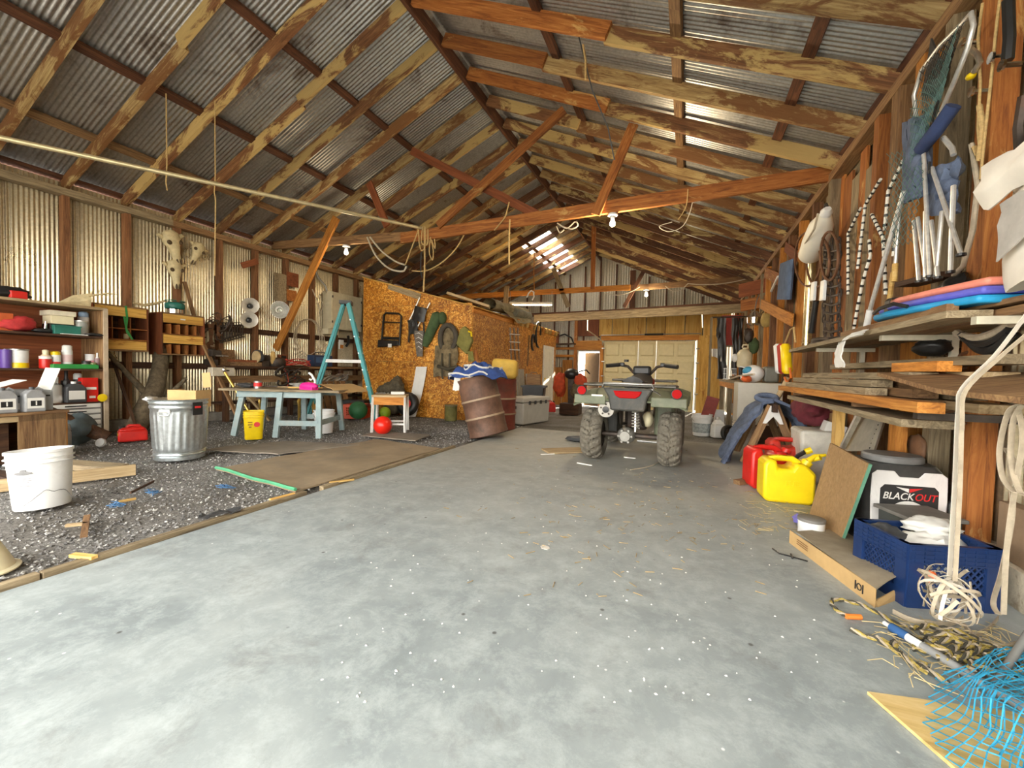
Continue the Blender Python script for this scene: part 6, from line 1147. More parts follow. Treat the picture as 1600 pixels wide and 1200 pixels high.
# helmet, mask, engine on top of bench
t = thing('helmet', 'white off road helmet with blue patch on the bench', 'helmet', (.93, 7.33, .9), rot=(0, 0, 2.3)); b = MB(); b.ell((0, 0, .13), (.16, .13, .135), 22, 12); b.build('shell', WPLAST, t, smooth=60); b = MB(); b.ell((.02, .07, .17), (.1, .07, .07), 14, 8); b.build('blue_patch', flat('sky_blue', (.05, .3, .5), .4), t, smooth=60); b = MB(); b.box((.14, 0, .07), (.06, .16, .08)); b.build('chin_bar', WPLAST, t, bev=.02); b = MB(); b.box((.15, 0, .2), (.12, .18, .015), Matrix.Rotation(-.2, 4, 'Y')); b.build('visor', WPLAST, t)
lump('orange_goggles', 'orange goggles in front of the white helmet', 'goggles', (.82, 7.17, .9), (.07, .09, .05), flat('orange_pl', (.75, .14, .03), .4), 61, .35)
t = thing('small_engine', 'grey motor with round port on the bench by helmet', 'motor', Vector((1.17, 7.42, .905))); b = MB(); b.box((0, 0, .12), (.2, .26, .24)); b.build('housing', flat('grey_cast', (.2, .2, .17), .5, .4), t, bev=.03); b = MB(); b.cyl((-.11, 0, .12), (-.09, 0, .12), .07, n=18); b.build('port', BLACK, t)
t = thing('wire_cage', 'grey wire basket on the bench by the bucket', 'basket', onb(1140, .95)); b = MB()
for k in range(5): b.box((-.12+.06*k, -.15, .13), (.008, .008, .26)); b.box((-.12+.06*k, .15, .13), (.008, .008, .26))
for z in (.01, .13, .26): b.box((0, -.15, z), (.26, .012, .012)); b.box((0, .15, z), (.26, .012, .012)); b.box((-.13, 0, z), (.012, .3, .012)); b.box((.13, 0, z), (.012, .3, .012))
b.build('wires', STEEL, t)
t = thing('chrome_bowl', 'small chrome bowl on the bench inside basket', 'bowl', onb(1147, .95)+Vector((0, 0, .0))); b = MB(); b.lathe([(.05, 0), (.09, .04), (.1, .08), (.095, .08), (.05, .01)], 18); b.build('bowl', CHROME, t, smooth=40)
b = MB(); b.tube([onb(1138, .8), onb(1155, .78)+Vector((0, 0, .09)), onb(1178, .8)+Vector((0, 0, .12))], .015, 7); o = b.build('grey_hose', WIRE, None, smooth=50); tag(o, 'grey hose lying across the bench front', 'hose')
lump('white_rag', 'white rag on the bench by grey hose', 'rag', onb(1167, .9), (.06, .1, .05), PAPER, 62, .4)
# hung behind the bench
t = thing('painted_board', 'dark red painted board hung over the rear bench', 'panel', AY(1142, 520, 13.0), world=True); a_, c_ = AY(1128, 493, 12.9), AY(1157, 541, 12.9); b = MB(); b.box((a_+c_)/2, (c_.x-a_.x, .03, a_.z-c_.z)); b.build('board', flat('dark_red_paint', (.3, .035, .025), .6, var=.2), t); plank('ledge', (a_.x, 12.85, c_.z), (c_.x+.1, 12.85, c_.z), .1, .04, WD['grey'], t)
for k, (x_, y0_, y1_, m_, w_, lab, c_) in enumerate(((1123, 497, 545, BLACK, .05, 'thin black strap hanging at the rail end', 'strap'), (1148, 497, 585, BLACK, .12, 'black wetsuit leg hanging in front of red board', 'wetsuit'), (1157, 497, 592, BLACK, .1, 'second black wetsuit hanging by the post', 'wetsuit'), (1128, 497, 592, BLACK, .22, 'black coat hanging over the rear bench', 'coat'))):
    b = MB(); b.grid(lambda u, v: AY(x_-w_*30+w_*60*u+1.5*nz(v*4, k), y0_+(y1_-y0_)*v, 12.35+.06*nz(u*3, v*3, k)), 5, 10, .04); o = b.build('hanging_gear', m_, None, smooth=60); tag(o, lab, c_)
b = MB(); b.grid(lambda u, v: AY(1112+16*u, 545+12*v+8*v*u*u, 12.3+.1*sin(3*u)), 6, 5, .03); o = b.build('baseball_cap', PAPER, None, smooth=50); tag(o, 'white cap hanging above the black coat', 'cap')
t = thing('chrome_lantern', 'chrome reflector lantern hung near the rear corner post', 'lantern', AY(1178, 495, 10.0), world=True); p = AY(1179, 498, 10.0); b = MB(); b.lathe([(.05, .16), (.1, .1), (.16, .02), (.15, -.1), (.08, -.14)], 18, Matrix.Translation(p)); b.build('shade', CHROME, t, smooth=40); b = MB(); b.tube([p+Vector((0, 0, .16)), p+Vector((.02, 0, .35)), p+Vector((.06, 0, .5))], .012, 5); b.build('chain', STEEL, t)
for k, (x_, y_, m_, lab) in enumerate(((1170, 525, IRON, 'dark iron mask hung on corner post'), (1178, 541, DG, 'green canvas pouch hung below the lantern'), (1197, 500, flat('tan_glove', (.5, .36, .12), .8), 'tan work glove hung by the orange board'))):
    p = AY(x_, y_, 9.6); lump('hung_item', lab, ('mask', 'pouch', 'glove')[k], p-Vector((0, 0, .15)), (.09, .08, .16), m_, 70+k, .3)
t = thing('sprayer_jug', 'cream plastic jug hanging over the rear bench', 'jug', AY(1163, 574, 10.2)); b = MB(); b.lathe([(.13, 0), (.15, .03), (.15, .3), (.1, .37), (.05, .39), (.05, .42)], 18); b.build('body', CREAM, t, smooth=50); b = MB(); b.ell((-.19, 0, .2), (.07, .06, .09)); b.build('pump', WPLAST, t, smooth=50); b = MB(); b.tube([(-.05, 0, .42), (-.04, 0, .48), (.05, 0, .48), (.05, 0, .4)], .018, 6); b.build('handle', CREAM, t, smooth=50)
t = thing('clothes_rail', 'dark pipe rail carrying the coats over the rear bench', 'rail', (.9, 12.35, 2.4), world=True); a_ = AY(1112, 496, 12.35); b = MB(); b.cyl(a_, (1.42, 12.35, a_.z), .02, n=8); b.build('pipe', IRON, t); plank('upright', (a_.x, 12.35, gnd(12)), (a_.x, 12.35, a_.z), .06, .06, WD['grey'], t, up=(1, 0, 0))
p = AY(1163, 574, 10.2); b = MB(); b.tube([(p.x, p.y, p.z+.46), (p.x+.1, p.y, p.z+.8), (1.42, p.y, p.z+1.2)], .008, 5); o = b.build('jug_line', ROPE, None); tag(o, 'thin line holding up the cream jug', 'string')
# orange boards at the top corner
for q0, q1, w_, m_, lab, X in (((1155, 455), (1200, 445), .3, 'redply', 'wide red brown board box under the eave corner', 1.25), ((1158, 478), (1200, 470), .25, 'red', 'lower red brown board under the eave corner', 1.25)):
    a_, c_ = AY(*q0, 10.6), AY(*q1, 10.2); b = MB(); o = plank('eave_board', a_, c_, .04, w_, WD[m_], None); tag(o, lab, 'board')
o = plank('cross_board', AX(1190, 475, 1.2), AX(1238, 500, 1.3), .03, .17, WD['orange'], None); tag(o, 'orange board nailed slanting across the wall posts', 'board')
o = plank('stub_board', AX(1228, 385, 1.38), AX(1245, 400, 1.38), .03, .16, WD['redply'], None); tag(o, 'short red brown stub board under eave by sprayer', 'board')
o = plank('stub_board', AX(1196, 425, 1.38), AX(1224, 440, 1.36), .03, .2, WD['red'], None); tag(o, 'short red brown board nailed below the eave', 'board')
# buckets on the ground by the bench
t = bucket('label_bucket', 'white bucket with grey printed label beside the quad', (.26, 7.85, gnd(7.85)), .14, .16, .37, WPLAST, (0, 0, .3), handle=True)
b = MB(); b.lathe([(.147, .06), (.155, .22)], 24, cap0=False, cap1=False); b.build('printed_label', flat('grey_label', (.32, .36, .36), .6, var=.5, scale=25), t, smooth=40)
b = MB(); b.box((0, 0, .3), (.2, .04, .6)); solo('red_board', b, flat('dark_red_wood', (.22, .03, .02), .6), 'dark red board standing in the labelled bucket', 'board', (.28, 7.98, .03), rot=(0, .25, 0))
b = MB(); b.tbox((0, 0, .0), (.2, .16, .22), (.95, .95)); b.tbox((0, 0, .22), (.19, .15, .08), (.4, .4)); b.cyl((0, 0, .3), (0, 0, .34), .03); solo('white_jug', b, WPLAST, 'white plastic jug on the ground between the buckets', 'jug', (.5, 7.7, gnd(7.7)), rz=.4, bev=.02)
b = MB(); b.box((0, 0, .22), (.16, .12, .44)); solo('white_carton', b, WPLAST, 'tall white carton behind the white jug', 'carton', (.55, 8.3, gnd(8.3)), bev=.01)
wheel('hose_reel', 'small black wheel leaning by the dirty bucket', (.61, 7.08, .12), .13, .035, BLACK, (1.4, 0, .5), IRON, 'wheel')
t = bucket('dirty_bucket', 'dirty white bucket filled with tools by the sawhorse', (.77, 6.78, gnd(6.78)), .12, .14, .36, flat('dirty_white', (.66, .62, .54), .5, var=.1, dirt=(.35, .25, .14), dirt_amt=.8, scale=6), (0, 0, .4), fill=IRON)
b = MB(); b.cyl((0, 0, 0), (0, .02, .2), .07, n=14); solo('tin_in_bucket', b, STEEL, 'dull tin sticking out of the dirty bucket', 'tin', (.77, 6.8, .28), rot=(.3, .5, 0), smooth=40)
# ================================================================== sawhorse with jeans
t = thing('sawhorse', 'wooden sawhorse with white bracket holding a pair of jeans', 'sawhorse', (.92, 5.8, 0), world=True)
ST = AY(1208, 634, 5.45); zt = ST.z
for y in (5.45, 6.2):
    for s in (-1, 1): plank('leg', (ST.x+s*.27, y, 0), (ST.x+s*.02, y, zt), .08, .035, WD['brown'], t, up=(0, 1, 0))
    b = MB(); b.prism([(-.03, 0), (.03, 0), (.1, -.2), (.065, -.2), (0, -.12), (-.065, -.2), (-.1, -.2)], 0, .02, Matrix.Translation((ST.x, y-.025, zt+.0)) @ Matrix.Rotation(pi/2, 4, 'X')); b.build('bracket', WHITE, t)
plank('top_rail', (ST.x, 5.3, zt-.02), (ST.x, 6.5, zt-.02), .045, .09, WD['dark'], t)
t = thing('jeans', 'faded blue jeans draped over the sawhorse', 'jeans', (ST.x, 5.8, .3), world=True)
def leg_(s, w0, dr):
    def f(u, v):
        x = s*(v**.8)*dr; z = zt+.06-.1*v-(.62 if s < 0 else .30)*v**1.5+.04*nz(u*5, v*5, s)
        return (ST.x+x*.5+.05*nz(u*5, v*5, 2)+.035*sin(u*11+v*4)*v, 5.45+.7*u+.03*nz(v*5, u*3)-(.22*v if s < 0 else -.0), z)
    return f
b = MB(); b.grid(leg_(-1, .4, .95), 20, 20, .03); b.build('near_leg', DENIM, t, smooth=60); b = MB(); b.grid(leg_(1, .4, .75), 14, 16, .03); b.build('far_leg', DENIM, t, smooth=60); b = MB(); b.tube([(ST.x+.1*cos(a)-.05, 5.55+.06*sin(a), zt+.08+.03*sin(a)) for a in [2*pi*k/16 for k in range(16)]], .03, 7, closed=True); b.build('waistband', DENIM, t, smooth=60)
o = plank('bent_handle', AX(1205, 640, .95), AX(1232, 590, 1.1), .05, .05, WD['tan'], None); tag(o, 'tan handle rising behind the sawhorse', 'handle')
# gas cans
def jerry(label, loc, rz, mat, L_=.36, W_=.2, H_=.34, spout=None, handle_hole=True):
    t = thing('jerry_can', label, 'gas can', loc, rz); b = MB()
    P = [(-L_/2, .03), (-L_/2+.03, 0), (L_/2-.03, 0), (L_/2, .03), (L_/2, H_*.72), (L_*.30, H_*.93), (L_*.12, H_*.93), (L_*.05, H_*.80), (-L_*.22, H_*.80), (-L_*.26, H_), (-L_*.42, H_), (-L_/2, H_*.88)]
    b.prism(P, -W_/2, W_/2, Matrix(((1, 0, 0, 0), (0, 0, -1, 0), (0, 1, 0, 0), (0, 0, 0, 1)))); b.build('body', mat, t, bev=.03, smooth=30)
    b = MB(); b.tube([(-L_*.34, 0, H_*.97), (-L_*.2, 0, H_*1.0), (L_*.1, 0, H_*1.0), (L_*.24, 0, H_*.9)], .022, 8, flatk=1.4); b.build('handle', mat, t, smooth=50)
    b = MB(); b.prism([(-L_*.42, H_*.25), (-L_*.36, H_*.25), (-L_*.36, H_*.62), (-L_*.42, H_*.62)], -W_*.502, W_*.502, Matrix(((1, 0, 0, 0), (0, 0, -1, 0), (0, 1, 0, 0), (0, 0, 0, 1)))); b.build('grip_recess', BLACK if not handle_hole else mat, t, bev=.01)
    b = MB(); b.cyl((L_*.36, 0, H_*.86), (L_*.42, 0, H_*.97), .04, n=16); b.build('cap', spout or mat, t, smooth=40)
    if spout: b = MB(); b.tube([(L_*.42, 0, H_*.97), (L_*.55, 0, H_*1.1), (L_*.75, 0, H_*1.14)], [.025, .018, .012], 8); b.build('spout', spout, t, smooth=50)
    return t
t = jerry('yellow plastic fuel can standing on the slab in front', (.76, 3.95, 0), .1, YEL, .36, .22, .34, YEL)
text('embossed_word', 'FUEL', .055, YEL, t, Matrix.Translation((.03, -.111, .16)) @ Matrix.Rotation(pi/2, 4, 'X'), ext=.003)
jerry('red plastic fuel can standing behind the yellow one', (.70, 4.34, 0), .25, RED, .36, .22, .36); jerry('red fuel can with upright handle below the jeans', (.98, 4.98, 0), .0, flat('brick_red_plastic', (.55, .03, .015), .4), .4, .25, .36)
t = thing('fuel_spout', 'black flexible spout with yellow cap beside the fuel can', 'spout', AY(1240, 715, 4.3), world=True); b = MB(); b.tube([AY(1238, 722, 4.2), AY(1247, 712, 4.15), AY(1258, 706, 4.1)], .018, 7); b.build('hose', BLACK, t, smooth=50); b = MB(); b.cyl(AY(1258, 706, 4.1), AY(1268, 703, 4.1), .025, n=12); b.build('cap', YEL, t); b = MB(); b.tube([AY(1248, 722, 4.05), AY(1265, 719, 4.0), AY(1282, 715, 3.95)], .02, 7); b.build('yellow_nozzle', YEL, t, smooth=50)
o = plank('scrap_lumber', (.45, 4.3, .02), (.72, 4.55, .03), .07, .04, WD['brown'], None); tag(o, 'brown scrap of wood on slab by the red fuel can', 'lumber')
t = thing('white_tub', 'white plastic tub behind the fuel cans', 'tub', (1.18, 4.85, 0)); b = MB(); b.tbox((0, 0, 0), (.3, .36, .5), (1.25, 1.2)); b.build('body', flat('milky_plastic', (.62, .6, .52), .5), t, bev=.03); b = MB(); b.box((-.05, -.05, .53), (.16, .14, .1), Matrix.Rotation(.3, 4, 'Y')); b.build('white_box', PAPER, t)
lump('maroon_jacket', 'maroon jacket heaped on the white tub', 'jacket', (1.18, 5.1, .52), (.16, .3, .15), flat('maroon_cloth', (.14, .02, .03), .9, var=.3), 81, .35)
# ================================================================== lumber rack
t = thing('lumber_rack', 'timber rack of posts and angle brackets against the wall', 'rack', (1.2, 3.6, 0), world=True)
for (x_, y_, m_, zt_) in ((1.18, AX(1310, 660, 1.18).y, 'yellow', .82), (1.28, AX(1402, 690, 1.28).y, 'orange', .82), (1.30, 4.9, 'brown', .82)): plank('post', (x_, y_, 0), (x_, y_, zt_), .1, .06, WD[m_], t, up=(1, 0, 0))
for y_ in (2.35, 3.1, 4.6): plank('bearer', (.92, y_, .845), (1.42, y_, .845), .04, .03, IRON if y_ < 3 else WD['brown'], t)
for y_ in (2.2, 3.05, 4.35):
    plank('bracket_arm', (1.02, y_, 1.235), (1.42, y_, 1.235), .035, .03, flat('white_angle_iron', (.68, .64, .5), .5, .3), t); plank('bracket_leg', (1.34, y_, .9), (1.34, y_, 1.23), .03, .03, MATS['white_angle_iron'], t, up=(1, 0, 0))
L_Z = .862
bo = [('orange', (.93, 2.25), (.90, 4.95), .09, .045, 0, 'long orange board along the front of the rack'), ('brown', (1.06, 2.62), (.98, 4.9), .14, .04, 0, 'dark weathered plank behind the orange board'), ('tan', (1.22, 2.4), (1.2, 4.9), .15, .04, 0, 'tan plank at the back of the bottom layer'),
      ('grey', (.98, 2.95), (.93, 4.75), .1, .04, 1, 'grey plank lying above the orange board'), ('brown', (1.1, 2.72), (1.08, 4.8), .1, .045, 1, 'brown plank in the second layer of lumber'), ('grey', (1.25, 2.7), (1.25, 4.8), .14, .04, 1, 'wide grey plank against the wall, second layer'),
      ('grey', (1.02, 3.0), (.98, 4.7), .1, .04, 2, 'grey plank in the third layer of lumber'), ('brown', (1.18, 2.6), (1.14, 4.7), .14, .04, 2, 'long brown plank in the third layer'),
      ('grey', (1.1, 2.75), (1.05, 4.65), .12, .04, 3, 'cracked grey plank on top of the stack'), ('tan', (1.26, 2.5), (1.24, 4.6), .12, .045, 3, 'long tan plank on top near the wall'), ('orange', (1.14, 2.62), (1.14, 3.1), .09, .05, 4, 'short orange block on top of the stack'), ('grey', (1.22, 2.3), (1.2, 4.4), .13, .04, 5, 'grey board laid last across the stack')]
for m_, a_, c_, w_, th_, lay, lab in bo:
    z = L_Z+.045*min(lay, 4)+th_/2+(.03 if lay == 5 else 0); o = plank('stored_plank', (a_[0], a_[1], z), (c_[0], c_[1], z), w_, th_, WD[m_], None, bow=.0); tag(o, lab, 'plank')
p0 = AX(1395, 590, 1.0)
b = MB(); P_ = [AX(1400, 588, 1.0), AX(1500, 619, .92), AX(1640, 640, .95), AX(1640, 600, 1.28), AX(1475, 585, 1.25)]
zz = 1.0; q_ = [(.98, 2.95), (.93, 2.2), (.93, 1.55), (1.38, 1.75), (1.36, 2.75)]; b.add([(x, y, z_) for z0_ in (0, .02) for (x, y), z_ in zip(q_, [k+z0_ for k in (1.015, .945, .93, 1.0, 1.03)])], ((4, 3, 2, 1, 0), (5, 6, 7, 8, 9), (0, 1, 6, 5), (1, 2, 7, 6), (2, 3, 8, 7), (3, 4, 9, 8), (4, 0, 5, 9))); o = b.build('plywood_offcut', WD['brown'], None); tag(o, 'grey brown plywood offcut overhanging the lumber stack', 'plywood')
o = plank('stored_plank', (1.02, 2.45, .80), (.98, 4.6, .81), .22, .035, WD['grey'], None); tag(o, 'wide grey board slung under the lumber stack', 'plank')
# things below the rack
t = thing('perforated_sheet', 'pale metal panels with a row of holes leaning below the rack', 'panel', (1.28, 4.2, 0), world=True); PMt = flat('greyish_beige_metal', (.42, .40, .33), .5, .3)
a0, a1 = AX(1340, 618, 1.22), AX(1300, 715, 1.12)
b = MB(); b.add([AX(1320, 705, 1.2), AX(1365, 705, 1.2), AX(1386, 640, 1.33), AX(1386, 618, 1.35), AX(1352, 618, 1.33)]+[q+Vector((.02, .02, 0)) for q in (AX(1320, 705, 1.2), AX(1365, 705, 1.2), AX(1386, 640, 1.33), AX(1386, 618, 1.35), AX(1352, 618, 1.33))], ((0, 1, 2, 3, 4), (9, 8, 7, 6, 5), (0, 5, 6, 1), (1, 6, 7, 2), (2, 7, 8, 3), (3, 8, 9, 4), (4, 9, 5, 0))); b.build('sheet', PMt, t)
for k in range(9): p = AX(1361+2.6*k, 700-7.2*k, 1.215+.012*k); b = MB(); b.cyl(p, p+Vector((-.01, -.01, 0)), .006, n=6); b.build('hole', BLACK, t)
b = MB(); b.tube([AX(1316, 700, 1.17), AX(1352, 628, 1.25)], .022, 4); b.build('channel_edge', STEELT, t)
lump('leather_pad', 'brown leather pad leaning on the board wall below rack', 'leather', AX(1432, 722, 1.36)-Vector((0, 0, .0)), (.03, .10, .09), flat('brown_leather', (.2, .1, .05), .7, var=.3), 85, .2)
b = MB(); b.lathe([(.045, 0), (.05, .01), (.05, .13), (.04, .15), (.04, .17)], 16); solo('glass_jar', b, GLASSJ, 'dusty glass jar standing on the whitewashed curb', 'jar', (1.43, AX(1500, 790, 1.43).y, .172), smooth=40)
b = MB(); b.box((0, 0, .13), (.06, .24, .26)); solo('brown_carton', b, flat('brown_card', (.3, .2, .12), .8), 'brown carton standing on curb beside the glass jar', 'carton', (1.43, 2.62, .172), bev=.004)
# tall black drum of hoof supplement: rounded square jug, white front with label
t = thing('feed_drum', 'black and white plastic drum with racing logo and BLACKOUT lettering', 'drum', (1.155, 3.2, 0), rz=.16)
def rsq(w_, d_, h, z0, r, n=8):
    pts = []
    for cx, cy, a0 in ((w_/2-r, d_/2-r, 0), (-w_/2+r, d_/2-r, pi/2), (-w_/2+r, -d_/2+r, pi), (w_/2-r, -d_/2+r, 1.5*pi)):
        pts += [(cx+r*cos(a0+pi/2*k/n), cy+r*sin(a0+pi/2*k/n)) for k in range(n+1)]
    return pts
def rstack(mb, secs, n=6):
    rings = [[(x, y, z) for x, y in rsq(w_, d_, 0, 0, r, n)] for w_, d_, z, r in secs]; m_ = len(rings[0]); vs = [p for q in rings for p in q]
    mb.add(vs, [(i*m_+j, i*m_+(j+1) % m_, (i+1)*m_+(j+1) % m_, (i+1)*m_+j) for i in range(len(rings)-1) for j in range(m_)]+[tuple(range(m_-1, -1, -1)), tuple(range((len(rings)-1)*m_, len(rings)*m_))])
b = MB(); rstack(b, [(.33, .28, 0, .06), (.355, .30, .02, .07), (.365, .31, .3, .07), (.37, .31, .44, .07), (.33, .28, .475, .08)]); b.build('body', flat('grimy_black_plastic', (.05, .05, .048), .45, var=.3), t, smooth=35)
b = MB(); rstack(b, [(.26, .24, .475, .11), (.28, .25, .48, .12), (.28, .25, .505, .12), (.26, .23, .515, .11)]); b.build('lid', flat('grey_lid', (.2, .2, .195), .5), t, smooth=35)
WL_ = flat('drum_white', (.84, .83, .81), .4, var=.04, dirt=(.3, .3, .3), dirt_amt=.35)
b = MB(); P = [(-.165, .005), (.165, .005), (.178, .3), (.175, .425), (.15, .445), (.07, .445), (.045, .415), (-.045, .415), (-.07, .445), (-.15, .445), (-.175, .425), (-.178, .3)]; b.prism(P, .150, .160, Matrix(((1, 0, 0, 0), (0, 0, -1, 0), (0, 1, 0, 0), (0, 0, 0, 1)))); fr = b.build('white_front', WL_, t, bev=.006)
MFd = Matrix(((1, 0, 0, 0), (0, 0, -1, 0), (0, 1, 0, 0), (0, 0, 0, 1)))
b = MB(); b.prism([(-.135, .2), (.135, .2), (.135, .35), (.115, .372), (-.115, .372), (-.135, .35)], .1605, .1615, MFd); b.build('label_black', flat('label_black', (.03, .03, .03), .5), t)
b = MB(); b.prism([(.105*cos(a), .185+.105*sin(a)) for a in [2*pi*k/36 for k in range(36)]], .1616, .1625, MFd); b.build('label_ring_white', PAPER, t)
b = MB(); b.prism([(.06*cos(a), .19+.055*sin(a)) for a in [.0+k*.13 for k in range(37)]]+[(.032*cos(a), .19+.028*sin(a)) for a in [.0+k*.13 for k in range(37)][::-1]], .1626, .1635, MFd); b.build('label_emblem_red', REDL, t)
b = MB(); b.prism([(-.062, .362), (-.002, .356), (-.002, .335)], .1616, .1625, MFd); b.prism([(-.04, .357), (-.008, .353), (-.008, .343)], .1626, .163, MFd); b.build('label_wing_white', PAPER, t); b = MB(); b.prism([(.062, .362), (.002, .356), (.002, .335)], .1616, .1625, MFd); b.build('label_wing_red', REDL, t)
MT = Matrix.Translation((0, -.1628, 0)) @ Matrix.Rotation(pi/2, 4, 'X')
text('lettering_white', 'BLACK', .052, PAPER, t, Matrix.Translation((-.052, -.163, .312)) @ Matrix.Rotation(pi/2, 4, 'X'), shear=.25, bold=.0005, sx=.9); text('lettering_red', 'OUT', .052, REDL, t, Matrix.Translation((.074, -.163, .312)) @ Matrix.Rotation(pi/2, 4, 'X'), shear=.25, bold=.0005, sx=.9)
t.scale = (1.03, 1.03, 1.07)
text('lettering_small', 'THIS P', .016, BLKP, t, Matrix.Translation((-.075, -.1615, .045)) @ Matrix.Rotation(pi/2, 4, 'X'), bold=.0006)
# particle board leaning on the drum
t = thing('particle_board', 'brown particle board panel with green edge leaning on drum', 'board', (.9, 3.3, 0), world=True); CHB = flat('particle_board_face', (.36, .22, .1), .8, var=.22, scale=40, dirt=(.46, .32, .17), dirt_amt=.5)
A_, B_ = G(1311, 852), G(1264, 806); C_, D_ = AX(1357, 725, .93), AX(1297, 692, .95)
nn = ((B_-A_).cross(C_-A_)).normalized()*.016
b = MB(); b.add([A_, B_, D_, C_, A_+nn, B_+nn, D_+nn, C_+nn], ((0, 1, 2, 3), (7, 6, 5, 4), (0, 4, 5, 1), (1, 5, 6, 2), (2, 6, 7, 3), (3, 7, 4, 0))); b.build('panel', CHB, t); b = MB(); b.tube([A_+nn*.5, C_+nn*.5], .010, 4); b.build('green_edge', flat('edge_green', (.12, .3, .2), .7), t)
# paint can, cardboard, crate
t = thing('paint_can', 'round white paint tub with blue label and grey lid', 'paint can', (.755, 3.14, 0)); b = MB(); b.lathe([(.068, 0), (.07, .005), (.072, .1)], 24); b.build('body', WPLAST, t, smooth=40); b = MB(); b.lathe([(.075, .095), (.075, .112), (.07, .115)], 24); b.build('lid', flat('dusty_grey_lid', (.2, .19, .17), .7), t, smooth=40); b = MB(); b.lathe([(.0725, .012), (.0735, .05)], 12, Matrix.Rotation(-1.7, 4, 'Z'), cap0=False, cap1=False); b.v = b.v[:]; b.f = b.f[:5]; b.build('blue_print', flat('label_blue', (.06, .16, .5), .5), t, smooth=40)
lump('purple_glove', 'crumpled purple rubber glove behind the paint tub', 'glove', (.74, 3.36, 0), (.04, .05, .03), flat('violet_rubber', (.2, .18, .55), .6), 88, .5)
t = thing('cardboard_carton', 'long flattened cardboard carton standing open on the slab', 'carton', (.8, 2.6, 0), world=True)
K0, K1, K2 = G(1233, 848), G(1367, 950), G(1412, 955); up_ = lambda p, h: Vector((p.x, p.y, h))
h0 = AY(1250, 828, K0.y).z
h0 = .085; th = Vector((.004, .004, 0))
b = MB(); b.add([K0, K1, up_(K1, h0), up_(K0, h0*.9)]+[q+th for q in (K0, K1, up_(K1, h0), up_(K0, h0*.9))], ((0, 1, 2, 3), (7, 6, 5, 4), (0, 4, 5, 1), (1, 5, 6, 2), (2, 6, 7, 3), (3, 7, 4, 0))); b.build('front_flap', KRAFT, t)
R0, R1 = G(1300, 830)+Vector((.05, .02, 0)), G(1435, 925)
def lidp(u, v): return (up_(K0, h0*.9)+Vector((.03, 0, 0))).lerp(up_(K1, h0), u).lerp(up_(R0, .02).lerp(up_(R1, h0*.85), u), v)+Vector((0, 0, .035*sin(pi*v)*u))
b = MB(); b.grid(lidp, 8, 8, .005); b.build('top_flap', flat('grey_card', (.33, .28, .2), .85), t, smooth=40)
b = MB(); q0, q1 = up_(K1, 0)+Vector((.012, .01, 0)), up_(R1, 0); b.add([q0, q1, up_(R1, h0*.83), q0+Vector((.0, .01, h0*.3))]+[q+Vector((-.003, .005, 0)) for q in (q0, q1, up_(R1, h0*.83), q0+Vector((.0, .01, h0*.3)))], ((0, 1, 2, 3), (7, 6, 5, 4), (0, 4, 5, 1), (1, 5, 6, 2), (2, 6, 7, 3), (3, 7, 4, 0))); b.build('end_flap', KRAFT, t)
dv = (K1-K0).normalized(); nv = Vector((dv.y, -dv.x, 0)); pm = K0.lerp(K1, .86)+Vector((0, 0, h0*.5))+nv*.003
b = MB(); b.tube([pm+dv*(.014*cos(a))+Vector((0, 0, .014*sin(a))) for a in [2*pi*k/16 for k in range(16)]], .0025, 4, closed=True); b.build('printed_ring', BLKP, t)
for s in (-1, 1): b = MB(); b.box((0, 0, 0), (.004, .004, .04), Matrix.Translation(pm+dv*(.024*s))); b.build('printed_bar', BLKP, t)
for k in range(3): p = K0.lerp(K1, .12)+Vector((0, 0, h0*.35+.012*k))+nv*.003; b = MB(); b.add([p, p+dv*.11, p+dv*.11+Vector((0, 0, .005)), p+Vector((0, 0, .005))], ((0, 1, 2, 3),)); b.build('printed_line', flat('brown_ink', (.2, .1, .04), .8), t)
# blue crate
BC = milk_crate('plastic_crate', 'dark blue plastic crate full of cloth and cord', (1.05, 2.55, 0), .3, .36, .31, .28, BLUE, bars=9, diag=True)
text('printed_word', 'WAS', .035, PAPER, BC, Matrix.Translation((-.05, -.168, .045)) @ Matrix.Rotation(pi/2, 4, 'X'), bold=.001)
cmx = Matrix.Translation((1.05, 2.55, 0)) @ Matrix.Rotation(.3, 4, 'Z')
lump('white_rags', 'pile of white rags inside the blue crate', 'rags', cmx @ Vector((.03, -.02, .03)), (.13, .11, .13), PAPER, 91, .45); lump('white_cloth', 'white folded cloth on the crate rim', 'cloth', cmx @ Vector((.08, .06, .25)), (.1, .07, .04), PAPER, 92, .5)
lump('dark_cloth', 'dark grey cloth in the back of blue crate', 'cloth', cmx @ Vector((-.08, .07, .12)), (.09, .07, .08), DKGREY, 93, .4)
b = MB(); b.ell((0, 0, .03), (.022, .018, .03), 12, 8); solo('orange_ball', b, flat('red_orange', (.75, .15, .04), .4), 'small orange and white bobber on the crate front', 'bobber', cmx @ Vector((-.11, -.185, .12)), smooth=60)
t = thing('dark_bin', 'dark translucent box with a lid behind the blue crate', 'box', (1.16, 2.87, 0), rz=.3); b = MB(); b.tbox((0, 0, 0), (.24, .2, .28), (1.05, 1.05)); b.build('body', flat('smoky_plastic', (.07, .075, .07), .3), t, bev=.01); b = MB(); b.box((0, 0, .29), (.28, .24, .02)); b.build('lid', flat('dusty_lid', (.17, .16, .14), .6), t, bev=.004)
